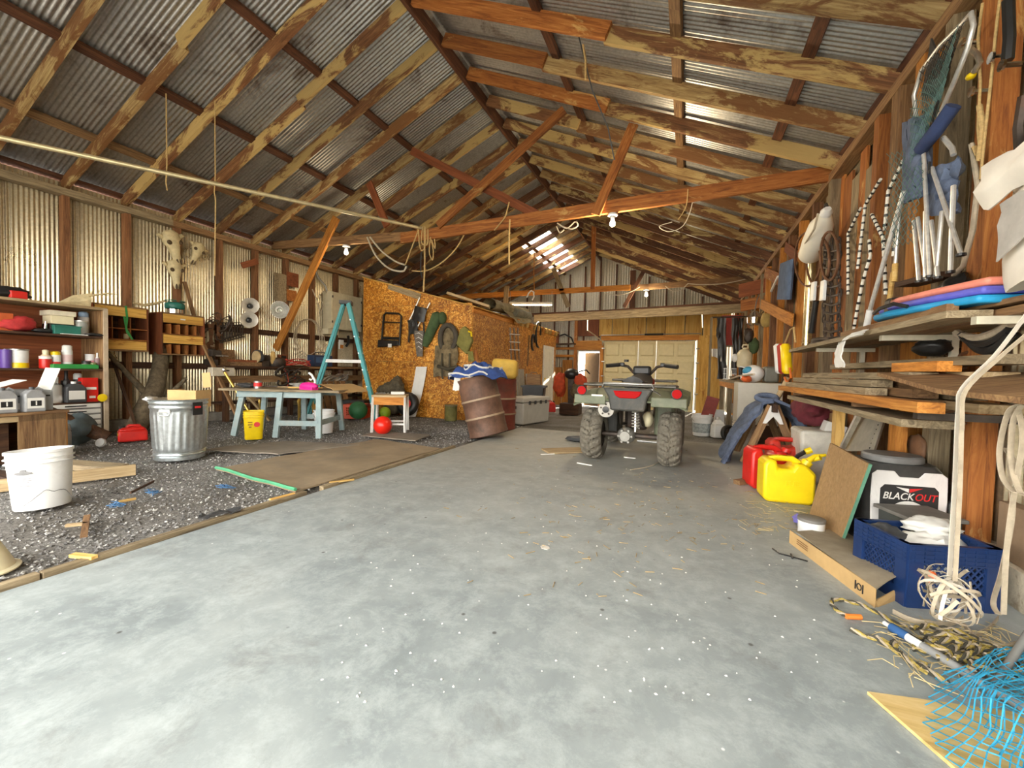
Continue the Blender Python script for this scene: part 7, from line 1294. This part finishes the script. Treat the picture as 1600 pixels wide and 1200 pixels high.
# ================================================================== TOP SHELF AND GEAR ON THE RIGHT WALL
t = thing('plank_shelf', 'rough plank shelf on white angle brackets along the right wall', 'shelf', (1.2, 3.5, 1.25), world=True)
for k, (x, y0, y1, m_) in enumerate(((1.03, 2.25, 5.1, 'grey'), (1.18, 1.7, 4.9, 'brown'), (1.33, 1.5, 5.0, 'grey'))): plank('shelf_board', (x, y0, 1.268), (x, y1, 1.265), .14, .03, WD[m_], t)
plank('front_batten', (1.0, 2.3, 1.30), (1.0, 3.6, 1.30), .04, .035, WD['brown'], t); plank('loose_top_board', (1.22, 1.75, 1.305), (1.12, 3.5, 1.30), .2, .02, WD['brown'], t)
# body boards
cols = ((flat('coral_foam', (.85, .28, .2), .5), 'coral pink foam body board on top of the pile'), (flat('violet_foam', (.12, .12, .55), .5), 'violet foam body board in the middle of the pile'), (flat('azure_foam', (.02, .32, .62), .5), 'azure blue foam body board at the bottom of the pile'))
for k, (m_, lab) in enumerate(cols):
    z = 1.318+.034*(2-k); y0, y1 = 2.2, 3.15; t = thing('body_board', lab, 'body board', (1.17-.02*k, (y0+y1)/2, z), rz=.06+.015*k, rot=(.03, 0, .06+.015*k)); L_ = y1-y0
    P = [(-.15, -L_/2), (.15, -L_/2), (.18, -L_*.2), (.19, L_*.1), (.15, L_*.32), (.08, L_*.46), (0, L_*.5), (-.08, L_*.46), (-.15, L_*.32), (-.19, L_*.1), (-.18, -L_*.2)]
    b = MB(); b.prism(P, 0, .031); b.build('deck', m_, t, bev=.012, smooth=40)
    if k == 0: b = MB(); b.ribbon([(-.2, .15, -.06), (-.2, .15, .02), (-.19, .15, .034), (.19, .15, .034), (.2, .15, -.06)], .05, .004, (0, 1, 0)); b.build('strap', BLACK, t)
    if k == 2: b = MB(); b.tube([(-.19, -.1, .03), (-.22, -.05, .05), (-.21, .1, .045), (-.19, .2, .03)], .01, 6); b.build('leash', BLACK, t, smooth=50)
# white tarp bundle
TP = flat('white_tarp', (.82, .76, .66), .6, var=.08, scale=5)
t = thing('tarp_bundle', 'white plastic tarp folded in a bulky bundle on the shelf', 'tarp', (1.2, 1.95, 1.32), world=True); a_, c_ = AX(1512, 455, 1.05), AX(1512, 330, 1.05)
def tb(u, v):
    a = 2*pi*u; ca, sa = cos(a), sin(a); k = 1/max((abs(ca)**4+abs(sa)**4)**.25, .01); r = 1-.35*max(0, v-.8)/.2*1.2
    x = 1.2+.19*ca*k*r*(1+.12*nz(u*7, v*5)); y = 1.78+.36*sa*k*r*(1+.1*nz(u*6, v*6, 4)); z = 1.33+.55*v+.05*nz(ca*3, sa*3, v*4)*(v > .05)+.03*nz(u*12, v*12)
    return (x, y, z)
b = MB(); b.grid(tb, 40, 16); b.grid(lambda u, v: tuple(Vector(tb(u, 1)).lerp(Vector((1.2, 1.78, 1.84)), v)), 40, 3); b.build('bundle', TP, t, smooth=50)
b = MB(); b.grid(lambda u, v: (1.0-.03*sin(v*3)-.02*nz(u*5, v*5), 1.45+.68*u, 1.80-.16*v+.04*nz(u*6, v*3)), 14, 6, .006); b.build('folded_flap', TP, t, smooth=50)
b = MB(); b.grid(lambda u, v: (.985-.02*nz(u*4, v*4), 1.52+.5*u, 1.62-.2*v*u+.02*nz(u*7, v*5)), 10, 6, .005); b.build('torn_flap', flat('grey_lining', (.45, .42, .38), .7), t, smooth=50)
# cloth strip over the shelf front
t = thing('cloth_strip', 'white torn cloth strip hanging off the shelf edge', 'cloth', (.97, 3.6, 1.2), world=True)
cp = [AX(x, y, .93) for x, y in ((1352, 519), (1330, 525), (1314, 533), (1309, 548), (1307, 562), (1310, 574))]
def cs(u, v):
    q = v*5; i = min(4, int(q)); c_ = cp[i].lerp(cp[i+1], q-i); return c_+Vector((.012*nz(u*4, v*6), (.05+.03*v)*(u-.5)*2-.02*v, -.03*(u-.5)*(1-v)+.01*nz(u*5, v*4, 2)))
b = MB(); b.grid(cs, 6, 16, .008); b.build('strip', PAPER, t, smooth=50)
# hung on the wall: generic helper for a striped pole frame
def wpts(L_, X): return [AX(x, y, X) for x, y in L_]
STR = flat('white_tape', (.85, .82, .72), .5, var=.05)
def striped(label, pts, X, r=.011, group=None):
    P = wpts(pts, X); t = thing('striped_pole', label, 'pole', P[-1], world=True, group=group); b = MB(); b.tube(P, r, 8); b.build('tube', STR, t, smooth=50)
    for i in range(len(P)-1):
        L_ = (P[i+1]-P[i]).length; n = max(1, int(L_/.055))
        b = MB()
        for k in range(n):
            a_ = P[i].lerp(P[i+1], (k+.35)/n); c_ = P[i].lerp(P[i+1], (k+.62)/n); b.cyl(a_, c_, r*1.25, n=8)
        b.build('black_wrap', BLACK, t, smooth=40, kind='stuff')
striped('bent pole wrapped with black bands, hung by brown board', [(1345, 325), (1325, 365), (1325, 460)], 1.30); striped('bent banded pole hung from a nail at its crook', [(1376, 280), (1352, 320), (1340, 420)], 1.28); striped('long banded pole reaching down to the shelf', [(1358, 375), (1360, 400), (1348, 440), (1340, 480), (1332, 525)], 1.24)
striped('banded trap frame side under the green net', [(1412, 250), (1388, 298), (1382, 360)], 1.26); striped('short banded pole crossing the trap frames', [(1362, 335), (1380, 372), (1384, 460)], 1.22); striped('banded pole with white tip beside the trap', [(1412, 300), (1400, 360), (1396, 400)], 1.2)
# long aluminium poles
for q0, q1, X, r, lab in (((1413, 298), (1352, 510), 1.16, .014, 'long bright aluminium pole leaning on the shelf'), ((1406, 330), (1398, 425), 1.2, .011, 'white capped aluminium rod beside the long pole')):
    t = thing('aluminium_pole', lab, 'pole', AX(*q1, X), world=True); b = MB(); a_, c_ = AX(*q0, X), AX(*q1, X); b.cyl(a_, c_, r, n=10); b.build('tube', ALU, t, smooth=40); b = MB(); b.cyl(c_.lerp(a_, .14), c_.lerp(a_, .0)-Vector((0, 0, .06)), r*1.5, n=10); b.build('grip', WPLAST if r > .012 else WD['yellow'], t, smooth=40)
b = MB(); a_, c_ = AX(1396, 425, 1.2), AX(1387, 484, 1.2); b.cyl(a_, c_, .014, n=8); o = b.build('wooden_rod', WD['yellow'], None, smooth=40); tag(o, 'short yellow wooden rod hanging below the white rod', 'rod')
# folding stools
t = thing('folding_stool', 'bundle of folded aluminium camp stools with blue denim seats', 'stool', AX(1455, 440, 1.2), world=True)
for q in (((1428, 345), (1436, 440)), ((1434, 340), (1449, 438)), ((1443, 235), (1453, 432)), ((1456, 262), (1502, 398)), ((1472, 330), (1462, 432)), ((1490, 290), (1485, 425)), ((1446, 330), (1446, 435)), ((1455, 345), (1466, 434))):
    b = MB(); b.cyl(AX(*q[0], 1.17), AX(*q[1], 1.15), .010, n=8); lg = b.build('leg', ALU, t, smooth=40); b = MB(); p = AX(*q[1], 1.15); b.cyl(p-Vector((0, 0, .006)), p+Vector((0, 0, .006)), .018, n=10); b.build('foot', BLACK, lg)
b = MB(); b.tube([AX(1474, 215, 1.2), AX(1488, 232, 1.2), AX(1490, 242, 1.2)], .012, 8); b.build('bent_tube', ALU, t, smooth=40)
b = MB(); b.grid(lambda u, v: AX(1416+34*u+3*nz(u*4, v*4), 190+128*v-14*u, 1.22-.05*sin(pi*u)-.03*nz(u*5, v*5)), 12, 16, .02); b.build('denim_seat', DENIM, t, smooth=60); b = MB(); b.grid(lambda u, v: AX(1456+46*u*(1-.2*v)+3*nz(u*3, v*4, 2), 265+70*v-18*u*(1-v), 1.24-.04*sin(pi*u)-.03*nz(u*5, v*5, 3)), 10, 12, .02); b.build('denim_seat', DENIM, t, smooth=60)
b = MB(); b.tube([AX(1440, 232, 1.16), AX(1462, 205, 1.15), AX(1490, 165, 1.18)], .035, 8); b.build('rolled_edge', flat('navy_cloth', (.03, .05, .13), .9, var=.3), t, smooth=50)
b = MB(); p = AX(1452, 262, 1.15); b.tube([p+Vector((.02*cos(a), .05*cos(a), .02*sin(a))) for a in [2*pi*k/12 for k in range(12)]], .006, 6, closed=True); b.build('strap', BLACK, t)
o = plank('peg_block', AX(1416, 445, 1.25), AX(1482, 428, 1.3), .12, .03, WD['dark'], None); tag(o, 'dark ledge block below the folded stools', 'block')
lump('black_ball', 'black fuzzy reel under the stools', 'reel', AX(1492, 468, 1.3)-Vector((0, 0, .05)), (.07, .09, .09), BLACK, 95, .4)
# landing net with aluminium hoop
GN = flat('green_net_cord', (.10, .19, .17), .8)
t = thing('landing_net', 'large landing net with aluminium hoop and dark mesh', 'net', AX(1460, 200, 1.25), world=True)
b = MB(); b.tube(wpts([(1433, 200), (1428, 150), (1440, 110), (1470, 70), (1505, 35), (1518, 20), (1521, 40), (1512, 75), (1490, 130), (1460, 200)], 1.22), .012, 8); b.build('hoop', ALU, t, smooth=50)
def net_mesh(fn, nu, nv, r):
    b = MB()
    P = lambda i, j: Vector(fn(i/nu, j/nv))
    for i in range(nu):
        for j in range(nv):
            if (i+j) % 2 == 0:
                for (a, c) in (((i, j), (i+1, j+1)),):
                    b.tube([P(*a), P(*c)], r, 3)
            else: b.tube([P(i+1, j), P(i, j+1)], r, 3)
    return b
b = net_mesh(lambda u, v: AX(1436+70*u*(1-.55*v)+10*v, 110-75*u+(70+50*(1-u))*v+20*u*v, 1.2-.08*sin(pi*u)), 22, 18, .0022); b.build('mesh', BLACK, t)
b = net_mesh(lambda u, v: AX(1422+75*u-30*v*u, 170-130*u+95*v+40*u*v, 1.16-.05*sin(pi*v)), 20, 16, .002); b.build('green_mesh', GN, t)
b = net_mesh(lambda u, v: AX(1385+50*u+8*sin(v*5), 240+150*v-10*u, 1.18-.05*sin(pi*v)), 12, 24, .0018); b.build('hanging_mesh', GN, t)
b = MB(); b.grid(lambda u, v: AX(1440+20*u+14*v, 150-90*v+50*u*v, 1.30), 5, 8, .01); o = b.build('dark_waders', flat('dark_rubberised', (.05, .045, .04), .8, var=.3), None, smooth=50); tag(o, 'dark rubber wader leg hung behind the landing net', 'waders')
# wall: garden sprayer, rings, tyre chains
t = thing('garden_sprayer', 'white garden sprayer tank hung high under the eave', 'sprayer', AX(1270, 400, 1.3), world=True); a_, c_ = AX(1264, 402, 1.22), AX(1290, 335, 1.22); ax_ = (c_-a_).normalized(); q_ = ax_.to_track_quat('Z', 'Y').to_matrix().to_4x4(); q_.translation = a_; L_ = (c_-a_).length; b = MB(); b.lathe([(.09, 0), (.11, .03), (.12, L_*.4), (.11, L_*.75), (.07, L_*.92), (.05, L_)], 20, q_); b.build('tank', flat('white_tank', (.86, .83, .72), .4, var=.05), t, smooth=50); b = MB(); b.lathe([(.05, L_), (.055, L_*1.05), (.03, L_*1.12)], 16, q_); b.build('cap', WPLAST, t, smooth=40); b = MB(); b.tube([c_+Vector((0, -.05, .05)), c_+Vector((0, 0, .1)), c_+Vector((0, .06, .06)), c_+Vector((-.03, .08, -.1))], .016, 6); b.build('handle', BLACK, t, smooth=50); b = MB(); b.tube([c_+Vector((-.06, .02, .02)), c_+Vector((-.1, -.05, -.15)), a_+Vector((-.1, .0, .05))], .01, 6); b.build('hose', WIRE, t, smooth=50)
for k, (x, y, rx, ry) in enumerate(((1262, 405, 20, 42), (1278, 408, 18, 40), (1296, 400, 14, 38))):
    b = MB(); b.tube([AX(x+rx*cos(a), y+ry*sin(a), 1.26-.02*k) for a in [2*pi*j/28 for j in range(28)]], .012, 7, closed=True); o = b.build('hoop_ring', RUST, None, smooth=50); tag(o, ('brown iron hoop hung in front of the sprayer', 'brown iron hoop hung between two others', 'brown iron hoop hung beside the tyre chains')[k], 'hoop')
def chain_link(p, ax, s, mat, r=.006):
    b = MB(); return b
t = thing('tyre_chain', 'heavy tyre chains hanging in a ladder on the wall', 'chain', AX(1300, 540, 1.3), world=True)
for x in (1288, 1299, 1311):
    b = MB()
    for k in range(16): c_ = AX(x+1.2*sin(k), 378+10*k, 1.27); e_ = (k % 2); b.tube([c_+Vector((.012*cos(a)*(e_ == 0), .02*cos(a)*(e_ == 1), .045*sin(a))) for a in [2*pi*j/8 for j in range(8)]], .008, 5, closed=True)
    b.build('side_chain', IRON, t)
for k in range(11): b = MB(); b.tube(wpts([(1288, 390+14*k), (1300, 393+14*k), (1311, 390+14*k)], 1.26), .012, 5); b.build('cross_link', IRON, t)
lump('chain_heap', 'heap of rusty chain resting on the shelf end', 'chain', AX(1290, 543, 1.2)-Vector((0, 0, .02)), (.1, .35, .06), IRON, 97, .5)
b = MB(); b.cyl(AX(1260, 540, 1.3), AX(1268, 405, 1.3), .05, n=12); o = b.build('foil_roll', m_galv('crinkled_foil', (.8, .68, .4), .25, .9), None, smooth=40); tag(o, 'crinkled golden foil tube standing against the post', 'tube')
b = MB(); b.cyl(AX(1268, 520, 1.25), AX(1275, 470, 1.25), .03, n=10); o = b.build('black_foil_tube', BLACK, None, smooth=40); tag(o, 'shiny black tube beside the golden foil tube', 'tube')
for k, (x, m_) in enumerate(((1270, WPLAST), (1285, WPLAST))):
    b = MB(); b.box((0, 0, .1), (.03, .12, .2)); solo('white_float', b, m_, ('white wooden net float hung beside the golden foil tube', 'white wooden net float hung nearest the tyre chains')[k], 'float', AX(x, 470, 1.22), rot=(.1, 0, 0), bev=.006)
b = MB(); b.grid(lambda u, v: AX(1222+20*u-5*v, 412+56*v-8*u*(1-v), 1.3-.04*sin(pi*u)), 6, 10, .03); o = b.build('blue_bag', flat('slate_blue_cloth', (.1, .15, .26), .85, var=.25), None, smooth=60); tag(o, 'slate blue cloth bag hung below the eave', 'bag')
b = MB(); b.tube(wpts([(1205, 455), (1212, 440), (1216, 432)], 1.3), .02, 6); o = b.build('white_stick', WPLAST, None); tag(o, 'short white stick wedged beside the corner post', 'stick')
# life ring boards
t = thing('boat_fender', 'white, red and yellow foam boat fender hung on a rope', 'fender', AX(1225, 585, 1.0), world=True)
for x0, x1, m_, nm in ((1212, 1222, WPLAST, 'white_slab'), (1219, 1226, flat('dark_red_foam', (.4, .03, .02), .6), 'red_slab'), (1223, 1233, YEL, 'yellow_slab')):
    a_, c_ = AX((x0+x1)/2-1, 541, 1.05), AX((x0+x1)/2+2, 580, 1.05); b = MB(); b.tube([a_+Vector((0, 0, .03)), a_, c_, c_-Vector((0, 0, .03))], [.03, .055, .055, .03], 10); b.build(nm, m_, t, smooth=60)
b = MB(); b.tube(wpts([(1225, 540), (1235, 515), (1240, 512), (1243, 535)], 1.08), .01, 5); b.build('rope', ROPE, t)
b = MB(); b.tube(wpts([(1234, 575), (1236, 590), (1230, 598), (1226, 590)], 1.05), .012, 6); b.build('orange_line', flat('orange_line', (.8, .2, .03), .6), t)
# right edge: hoses and ropes over the studs
for k, (pts, m_, r, lab) in enumerate((([(1535, 5), (1528, 60), (1532, 130), (1528, 200), (1532, 250)], ROPE, .006, 'thin rope hanging down the orange stud'), ([(1562, 0), (1555, 60), (1548, 130), (1540, 200), (1532, 280)], ROPE, .006, 'long tan rope slanting down beside the orange stud'), ([(1575, 0), (1577, 60), (1574, 95)], BLACK, .022, 'black rubber hose end hanging from the eave'), ([(1600, 150), (1592, 200), (1594, 235), (1606, 240)], IRON, .02, 'dark hose loop hung on the corrugated wall'), ([(1530, 165), (1536, 200), (1530, 250), (1522, 230)], ROPE, .012, 'rope loop hung on a nail by stools'), ([(1518, 225), (1528, 290), (1520, 360), (1505, 415), (1490, 430)], STRAP, .012, 'pale hose curving below the stools'))):
    b = MB(); b.tube(wpts(pts, 1.3), r, 7); o = b.build('hanging_line', m_, None, smooth=50); tag(o, lab, 'rope' if 'rope' in lab else 'hose')
t = thing('yellow_hook', 'pale curved hook with yellow tip on the stud', 'hook', AX(1520, 115, 1.3), world=True); b = MB(); b.tube(wpts([(1515, 75), (1527, 85), (1531, 98), (1522, 112)], 1.28), .013, 7); b.build('hook', STEELT, t, smooth=50); b = MB(); b.ell(AX(1517, 119, 1.28), (.02, .025, .016)); b.build('tip', YEL, t, smooth=50)
for k, (x, y) in enumerate(((1528, 65), (1545, 142), (1578, 88), (1596, 100))):
    b = MB(); p = AX(x, y, 1.34); b.cyl(p, p+Vector((-.06, 0, .01)), .012, n=8); b.cyl(p+Vector((-.06, 0, .01)), p+Vector((-.07, 0, .01)), .025, n=10); o = b.build('metal_knob', CHROME, None, smooth=40); tag(o, 'small white metal knob screwed to the right wall', 'knob', 'metal knobs on the right wall')
# below top shelf: springs, black bowl
for k, x in enumerate((1492, 1513)):
    b = MB(); p = AX(x, 545, 1.36); b.tube([p+Vector((.03*cos(q*.9), .03*sin(q*.9), -.012*q)) for q in range(34)], .008, 5); o = b.build('coil_spring', RUST, None, smooth=50); tag(o, ('rusty coil spring hung under shelf beside corrugated sheet', 'rusty coil spring hung beside the first one')[k], 'spring')
b = MB(); b.ell((0, 0, 0), (.07, .08, .04), 16, 8); solo('black_bowl', b, BLACK, 'black bowl wedged under the wall shelf', 'bowl', AX(1560, 528, 1.3), smooth=60)
lump('black_hat', 'black hat resting on the lumber stack', 'hat', (1.27, AX(1455, 560, 1.27).y, 1.135), (.08, .11, .05), BLACK, 99, .2)
for k in range(3):
    b = MB(); b.tube(sag(AX(1495+8*k, 520+3*k, 1.2), AX(1580, 505+8*k, 1.2), .04+.015*k), .018, 7); o = b.build('hung_hose', STRAP if k == 0 else BLACK, None, smooth=50); tag(o, ('pale hose slung under the wall shelf', 'black hose slung under the wall shelf', 'lower black hose slung under shelf')[k], 'hose')
# ================================================================== webbing straps
def strap(label, pts, w_=.014, up=(1, .3, 0)):
    Q = []; P = [Vector(p) for p in pts]
    for i in range(len(P)-1):
        for k in range(5):
            s = k/5.; a0, a1, a2, a3 = P[max(0, i-1)], P[i], P[i+1], P[min(len(P)-1, i+2)]; Q.append(.5*((2*a1)+(a2-a0)*s+(2*a0-5*a1+4*a2-a3)*s*s+(3*a1-a0-3*a2+a3)*s**3))
    Q.append(P[-1]); b = MB(); b.ribbon(Q, w_, .003, up); o = b.build('webbing_strap', STRAP, None, smooth=50); return tag(o, label, 'strap')
WSTR = flat('white_webbing', (.62, .57, .48), .8, var=.1)
ys = 2.2; Xs = .845
strap('white webbing strap tied from the shelf down to crate', [AX(1605, 490, 1.0), AX(1555, 555, .95), AX(1504, 606, .87), AX(1497, 640, .865), AX(1492, 750, .865), AX(1483, 905, .84)]).data.materials[0] = WSTR
strap('second webbing strap running beside the white one', [AX(1605, 522, 1.0), AX(1560, 560, .95), AX(1509, 610, .87), AX(1503, 660, .865), AX(1500, 760, .865), AX(1492, 908, .84)])
pb = AX(1484, 908, .83)
t = thing('strap_tangle', 'tangled ball of dirty webbing hanging against the blue crate', 'strap', pb, world=True); rr = random.Random(12)
for k in range(15):
    a0 = rr.uniform(0, 6.28); ax_ = Vector((rr.uniform(-1, 1), rr.uniform(-1, 1), rr.uniform(-.6, .6))).normalized(); e1 = ax_.orthogonal().normalized(); e2 = ax_.cross(e1); R_ = rr.uniform(.045, .082)
    b = MB(); b.ribbon([pb+(e1*cos(a)+e2*sin(a)*rr.uniform(.9, 1.05))*R_*Vector((1, 1, 1)).x+Vector((0, 0, -.01*a)) for a in [a0+5.2*j/16 for j in range(17)]], .010, .0015, ax_); b.build('loop', STRAP if k % 3 else WSTR, t, smooth=50)
for k, (pts, lab) in enumerate((([(1592, 632), (1575, 645), (1562, 700), (1565, 740), (1575, 760), (1588, 770)], 'webbing coil loop hung over the lumber end'), ([(1597, 632), (1583, 660), (1580, 720), (1592, 765), (1605, 775)], 'inner webbing coil loop beside the lumber end'), ([(1590, 636), (1598, 680), (1590, 740), (1580, 800), (1572, 870), (1568, 960)], 'webbing strap dropping from the coil to the floor'), ([(1585, 640), (1578, 720), (1582, 800), (1566, 890), (1552, 940), (1560, 960)], 'twisted webbing strap reaching the floor beside crate'), ([(1570, 700), (1590, 725), (1605, 730)], 'short webbing tail of the hung coil'))):
    strap(lab, [AX(x, y, .98+.01*k) for x, y in pts], .017)
for k, (pts, lab) in enumerate((([(1395, 955), (1430, 970), (1480, 975), (1505, 965)], 'loose webbing loop lying in front of crate'), ([(1505, 975), (1530, 1000), (1570, 1010), (1600, 1000)], 'webbing strap trailing across the slab to the net'), ([(1480, 985), (1500, 995), (1540, 985), (1560, 965)], 'webbing end curled by the crate corner'))):
    strap(lab, [G(x, y, .012) for x, y in pts], .02, (0, 0, 1))
# ================================================================== floor: ropes, pole, net, plywood
YB_ = flat('yellow_black_rope', (.38, .29, .07), .85, var=.6, scale=90); DKR = flat('dark_rope', (.06, .055, .04), .9, var=.4)
def braid(label, pts, r=.007, z=.01):
    P = [G(x, y, z) for x, y in pts]; Q = []
    for i in range(len(P)-1):
        L_ = max(2, int((P[i+1]-P[i]).length/.012))
        for k in range(L_): Q.append(P[i].lerp(P[i+1], k/L_))
    t = thing('braided_rope', label, 'rope', P[0], world=True)
    for s, m_ in ((0, YB_), (pi, DKR), (pi/2, STRAP)):
        b = MB(); b.tube([q+Vector((r*.55*cos(i*1.0+s), r*.55*sin(i*1.0+s)*.7, r*.55*sin(i*1.0+s)+r*.3)) for i, q in enumerate(Q)], r*.7, 5); b.build('strand', m_, t, smooth=50)
    return t
t = braid('black and tan braided rope with burnt orange end on slab', [(1322, 963), (1308, 955), (1299, 945), (1300, 938), (1318, 938), (1345, 945), (1375, 960), (1400, 975), (1425, 983)]); b = MB(); b.cyl(G(1322, 963, .012), G(1345, 964, .012), .011, n=8); b.build('melted_end', flat('burnt_orange', (.7, .2, .03), .6), t)
braid('yellow and black rope lying along the pole handle', [(1330, 985), (1350, 993), (1372, 1000), (1392, 1012), (1420, 1032), (1455, 1052), (1490, 1072)], .008); braid('knotted yellow rope doubled on the slab', [(1370, 998), (1385, 1006), (1398, 1004), (1402, 1016), (1412, 1028), (1430, 1040), (1448, 1050), (1440, 1038), (1460, 1048)], .009)
braid('rope coil outer loop heaped by the net', [(1425, 983), (1450, 978), (1490, 985), (1530, 1000), (1550, 1020), (1530, 1035), (1490, 1030), (1455, 1015), (1430, 1000)], .008, .02); braid('rope coil inner loop heaped by the net', [(1440, 990), (1480, 992), (1520, 1010), (1510, 1028), (1470, 1018), (1448, 1004), (1490, 1000), (1540, 1015)], .008, .035); braid('loose rope running under the blue net', [(1460, 1010), (1520, 1030), (1560, 1035), (1600, 1040), (1580, 1060), (1530, 1050)], .008, .03)
rr = random.Random(55)
for k in range(5):
    cx, cy = 1480+22*k, 1008+7*k; braid('loop of black and gold rope in the heap behind the grey pole', [(cx+rr.uniform(30, 65)*cos(a), cy+rr.uniform(9, 22)*sin(a)) for a in [k+.7*j for j in range(9)]], .007, .015+.012*k)['group'] = 'rope heap loops'
t = thing('handle_pole', 'grey pole with blue grip and white label on the slab', 'pole', G(1395, 985), world=True); a_, c_ = G(1393, 980, .025), G(1640, 1130, .03); b = MB(); b.cyl(a_.lerp(c_, .12), c_, .015, n=12); b.build('shaft', flat('grey_tube', (.33, .34, .34), .45, .3), t, smooth=40); b = MB(); b.cyl(a_, a_.lerp(c_, .14), .017, n=12); b.build('blue_grip', flat('steel_blue', (.03, .1, .26), .5), t, smooth=40); b = MB(); b.cyl(a_.lerp(c_, .14), a_.lerp(c_, .25), .0165, n=12); l_ = b.build('white_label', PAPER, t, smooth=40)
b = MB(); q = a_.lerp(c_, .2); b.box((0, 0, 0), (.05, .006, .002), frame(a_, c_) @ Matrix.Translation(((q-(a_+c_)/2).length*-1, 0, .0172))); b.build('print', BLKP, l_)
b = MB(); b.cyl(a_, a_+(a_-c_).normalized()*.03, .008, n=8); b.build('tip', WPLAST, t)
t = thing('net_pole', 'thick grey pole end standing under the blue net', 'pole', G(1570, 1040), world=True); b = MB(); b.cyl(G(1545, 1085, .02), AX(1610, 985, 1.05), .011, n=12); b.build('shaft', flat('weathered_tube', (.13, .13, .12), .6), t, smooth=40)
BN = flat('bright_blue_net', (.03, .33, .55), .7, var=.3)
t = thing('blue_net', 'bright blue knotted fishing net heaped in the corner', 'net', (.95, 1.7, 0), world=True)
def nf(u, v):
    xl = .655+.66*max(0, v-.42)**1.25; x = xl+(1.33-xl)*u; y = 1.22+.78*v-.06*u; e = min(u, 1-u, v, 1-v)*4; z = .012+.10*min(1, max(0, e))*(.6+.7*nz(u*3.1, v*3.3, 1))+.3*u*v*min(1, e*2.5)+.02*nz(u*9, v*9)
    return (x+.03*nz(u*6, v*6, 5), y+.03*nz(u*6, v*6, 8), max(.008, z))
net_mesh(nf, 38, 38, .0018).build('mesh', BN, t)
b = net_mesh(lambda u, v: (nf(.3+.7*u, v*.8)[0]+.04, nf(.3+.7*u, v*.8)[1]-.03, nf(.3+.7*u, v*.8)[2]*.6+.01), 34, 34, .0018); b.build('inner_mesh', BN, t); b = net_mesh(lambda u, v: (nf(.45+.55*u, .1+v*.7)[0]+.02, nf(.45+.55*u, .1+v*.7)[1]-.08, nf(.45+.55*u, .1+v*.7)[2]*.35+.01+.015*nz(u*12, v*12)), 36, 36, .0018); b.build('inner_mesh', BN, t); b = net_mesh(lambda u, v: (nf(.1+.7*u, .2+v*.8)[0]+.05, nf(.1+.7*u, .2+v*.8)[1]+.02, nf(.1+.7*u, .2+v*.8)[2]*.8+.015*nz(u*10+3, v*10)), 30, 34, .0018); b.build('inner_mesh', BN, t)
b = MB(); b.tube([Vector(nf(k/30., .02))+Vector((0, 0, .006)) for k in range(31)], .003, 5); b.build('edge_line', BN, t)
b = MB(); b.prism([(.56, 1.63), (.76, 1.2), (1.24, 1.3), (1.14, 1.76)], .002, .012); o = b.build('plywood_sheet', WD['sheet'], None); tag(o, 'yellow plywood sheet lying on the slab under the net', 'plywood')
r_ = random.Random(31); b = MB()
for k in range(110):
    p = G(r_.uniform(1400, 1600), r_.uniform(980, 1060), .01); a = r_.uniform(0, 6.28); l_ = r_.uniform(.04, .14); b.tube([p, p+Vector((l_*.5*cos(a), l_*.5*sin(a), .012)), p+Vector((l_*cos(a+.4), l_*sin(a+.4), .004))], .0016, 3)
for k in range(90):
    p = G(r_.uniform(1165, 1265), r_.uniform(780, 830), .006); a = r_.uniform(0, 6.28); l_ = r_.uniform(.03, .1); b.tube([p, p+Vector((l_*cos(a), l_*sin(a), .006))], .0016, 3)
o = b.build('hay_wisps', flat('hay', (.5, .4, .2), .9, var=.3), None); tag(o, 'dry hay wisps strewn along the right wall', 'hay', kind='stuff')
b = MB(); b.tube([G(x, y, .006) for x, y in ((1207, 857), (1218, 865), (1234, 869), (1262, 877))], .004, 5); b.tube([G(1236, 866, .006), G(1238, 872, .006)], .006, 5); o = b.build('cable_tie', BLACK, None); tag(o, 'black cable tie lying on the slab by the carton', 'cable tie')
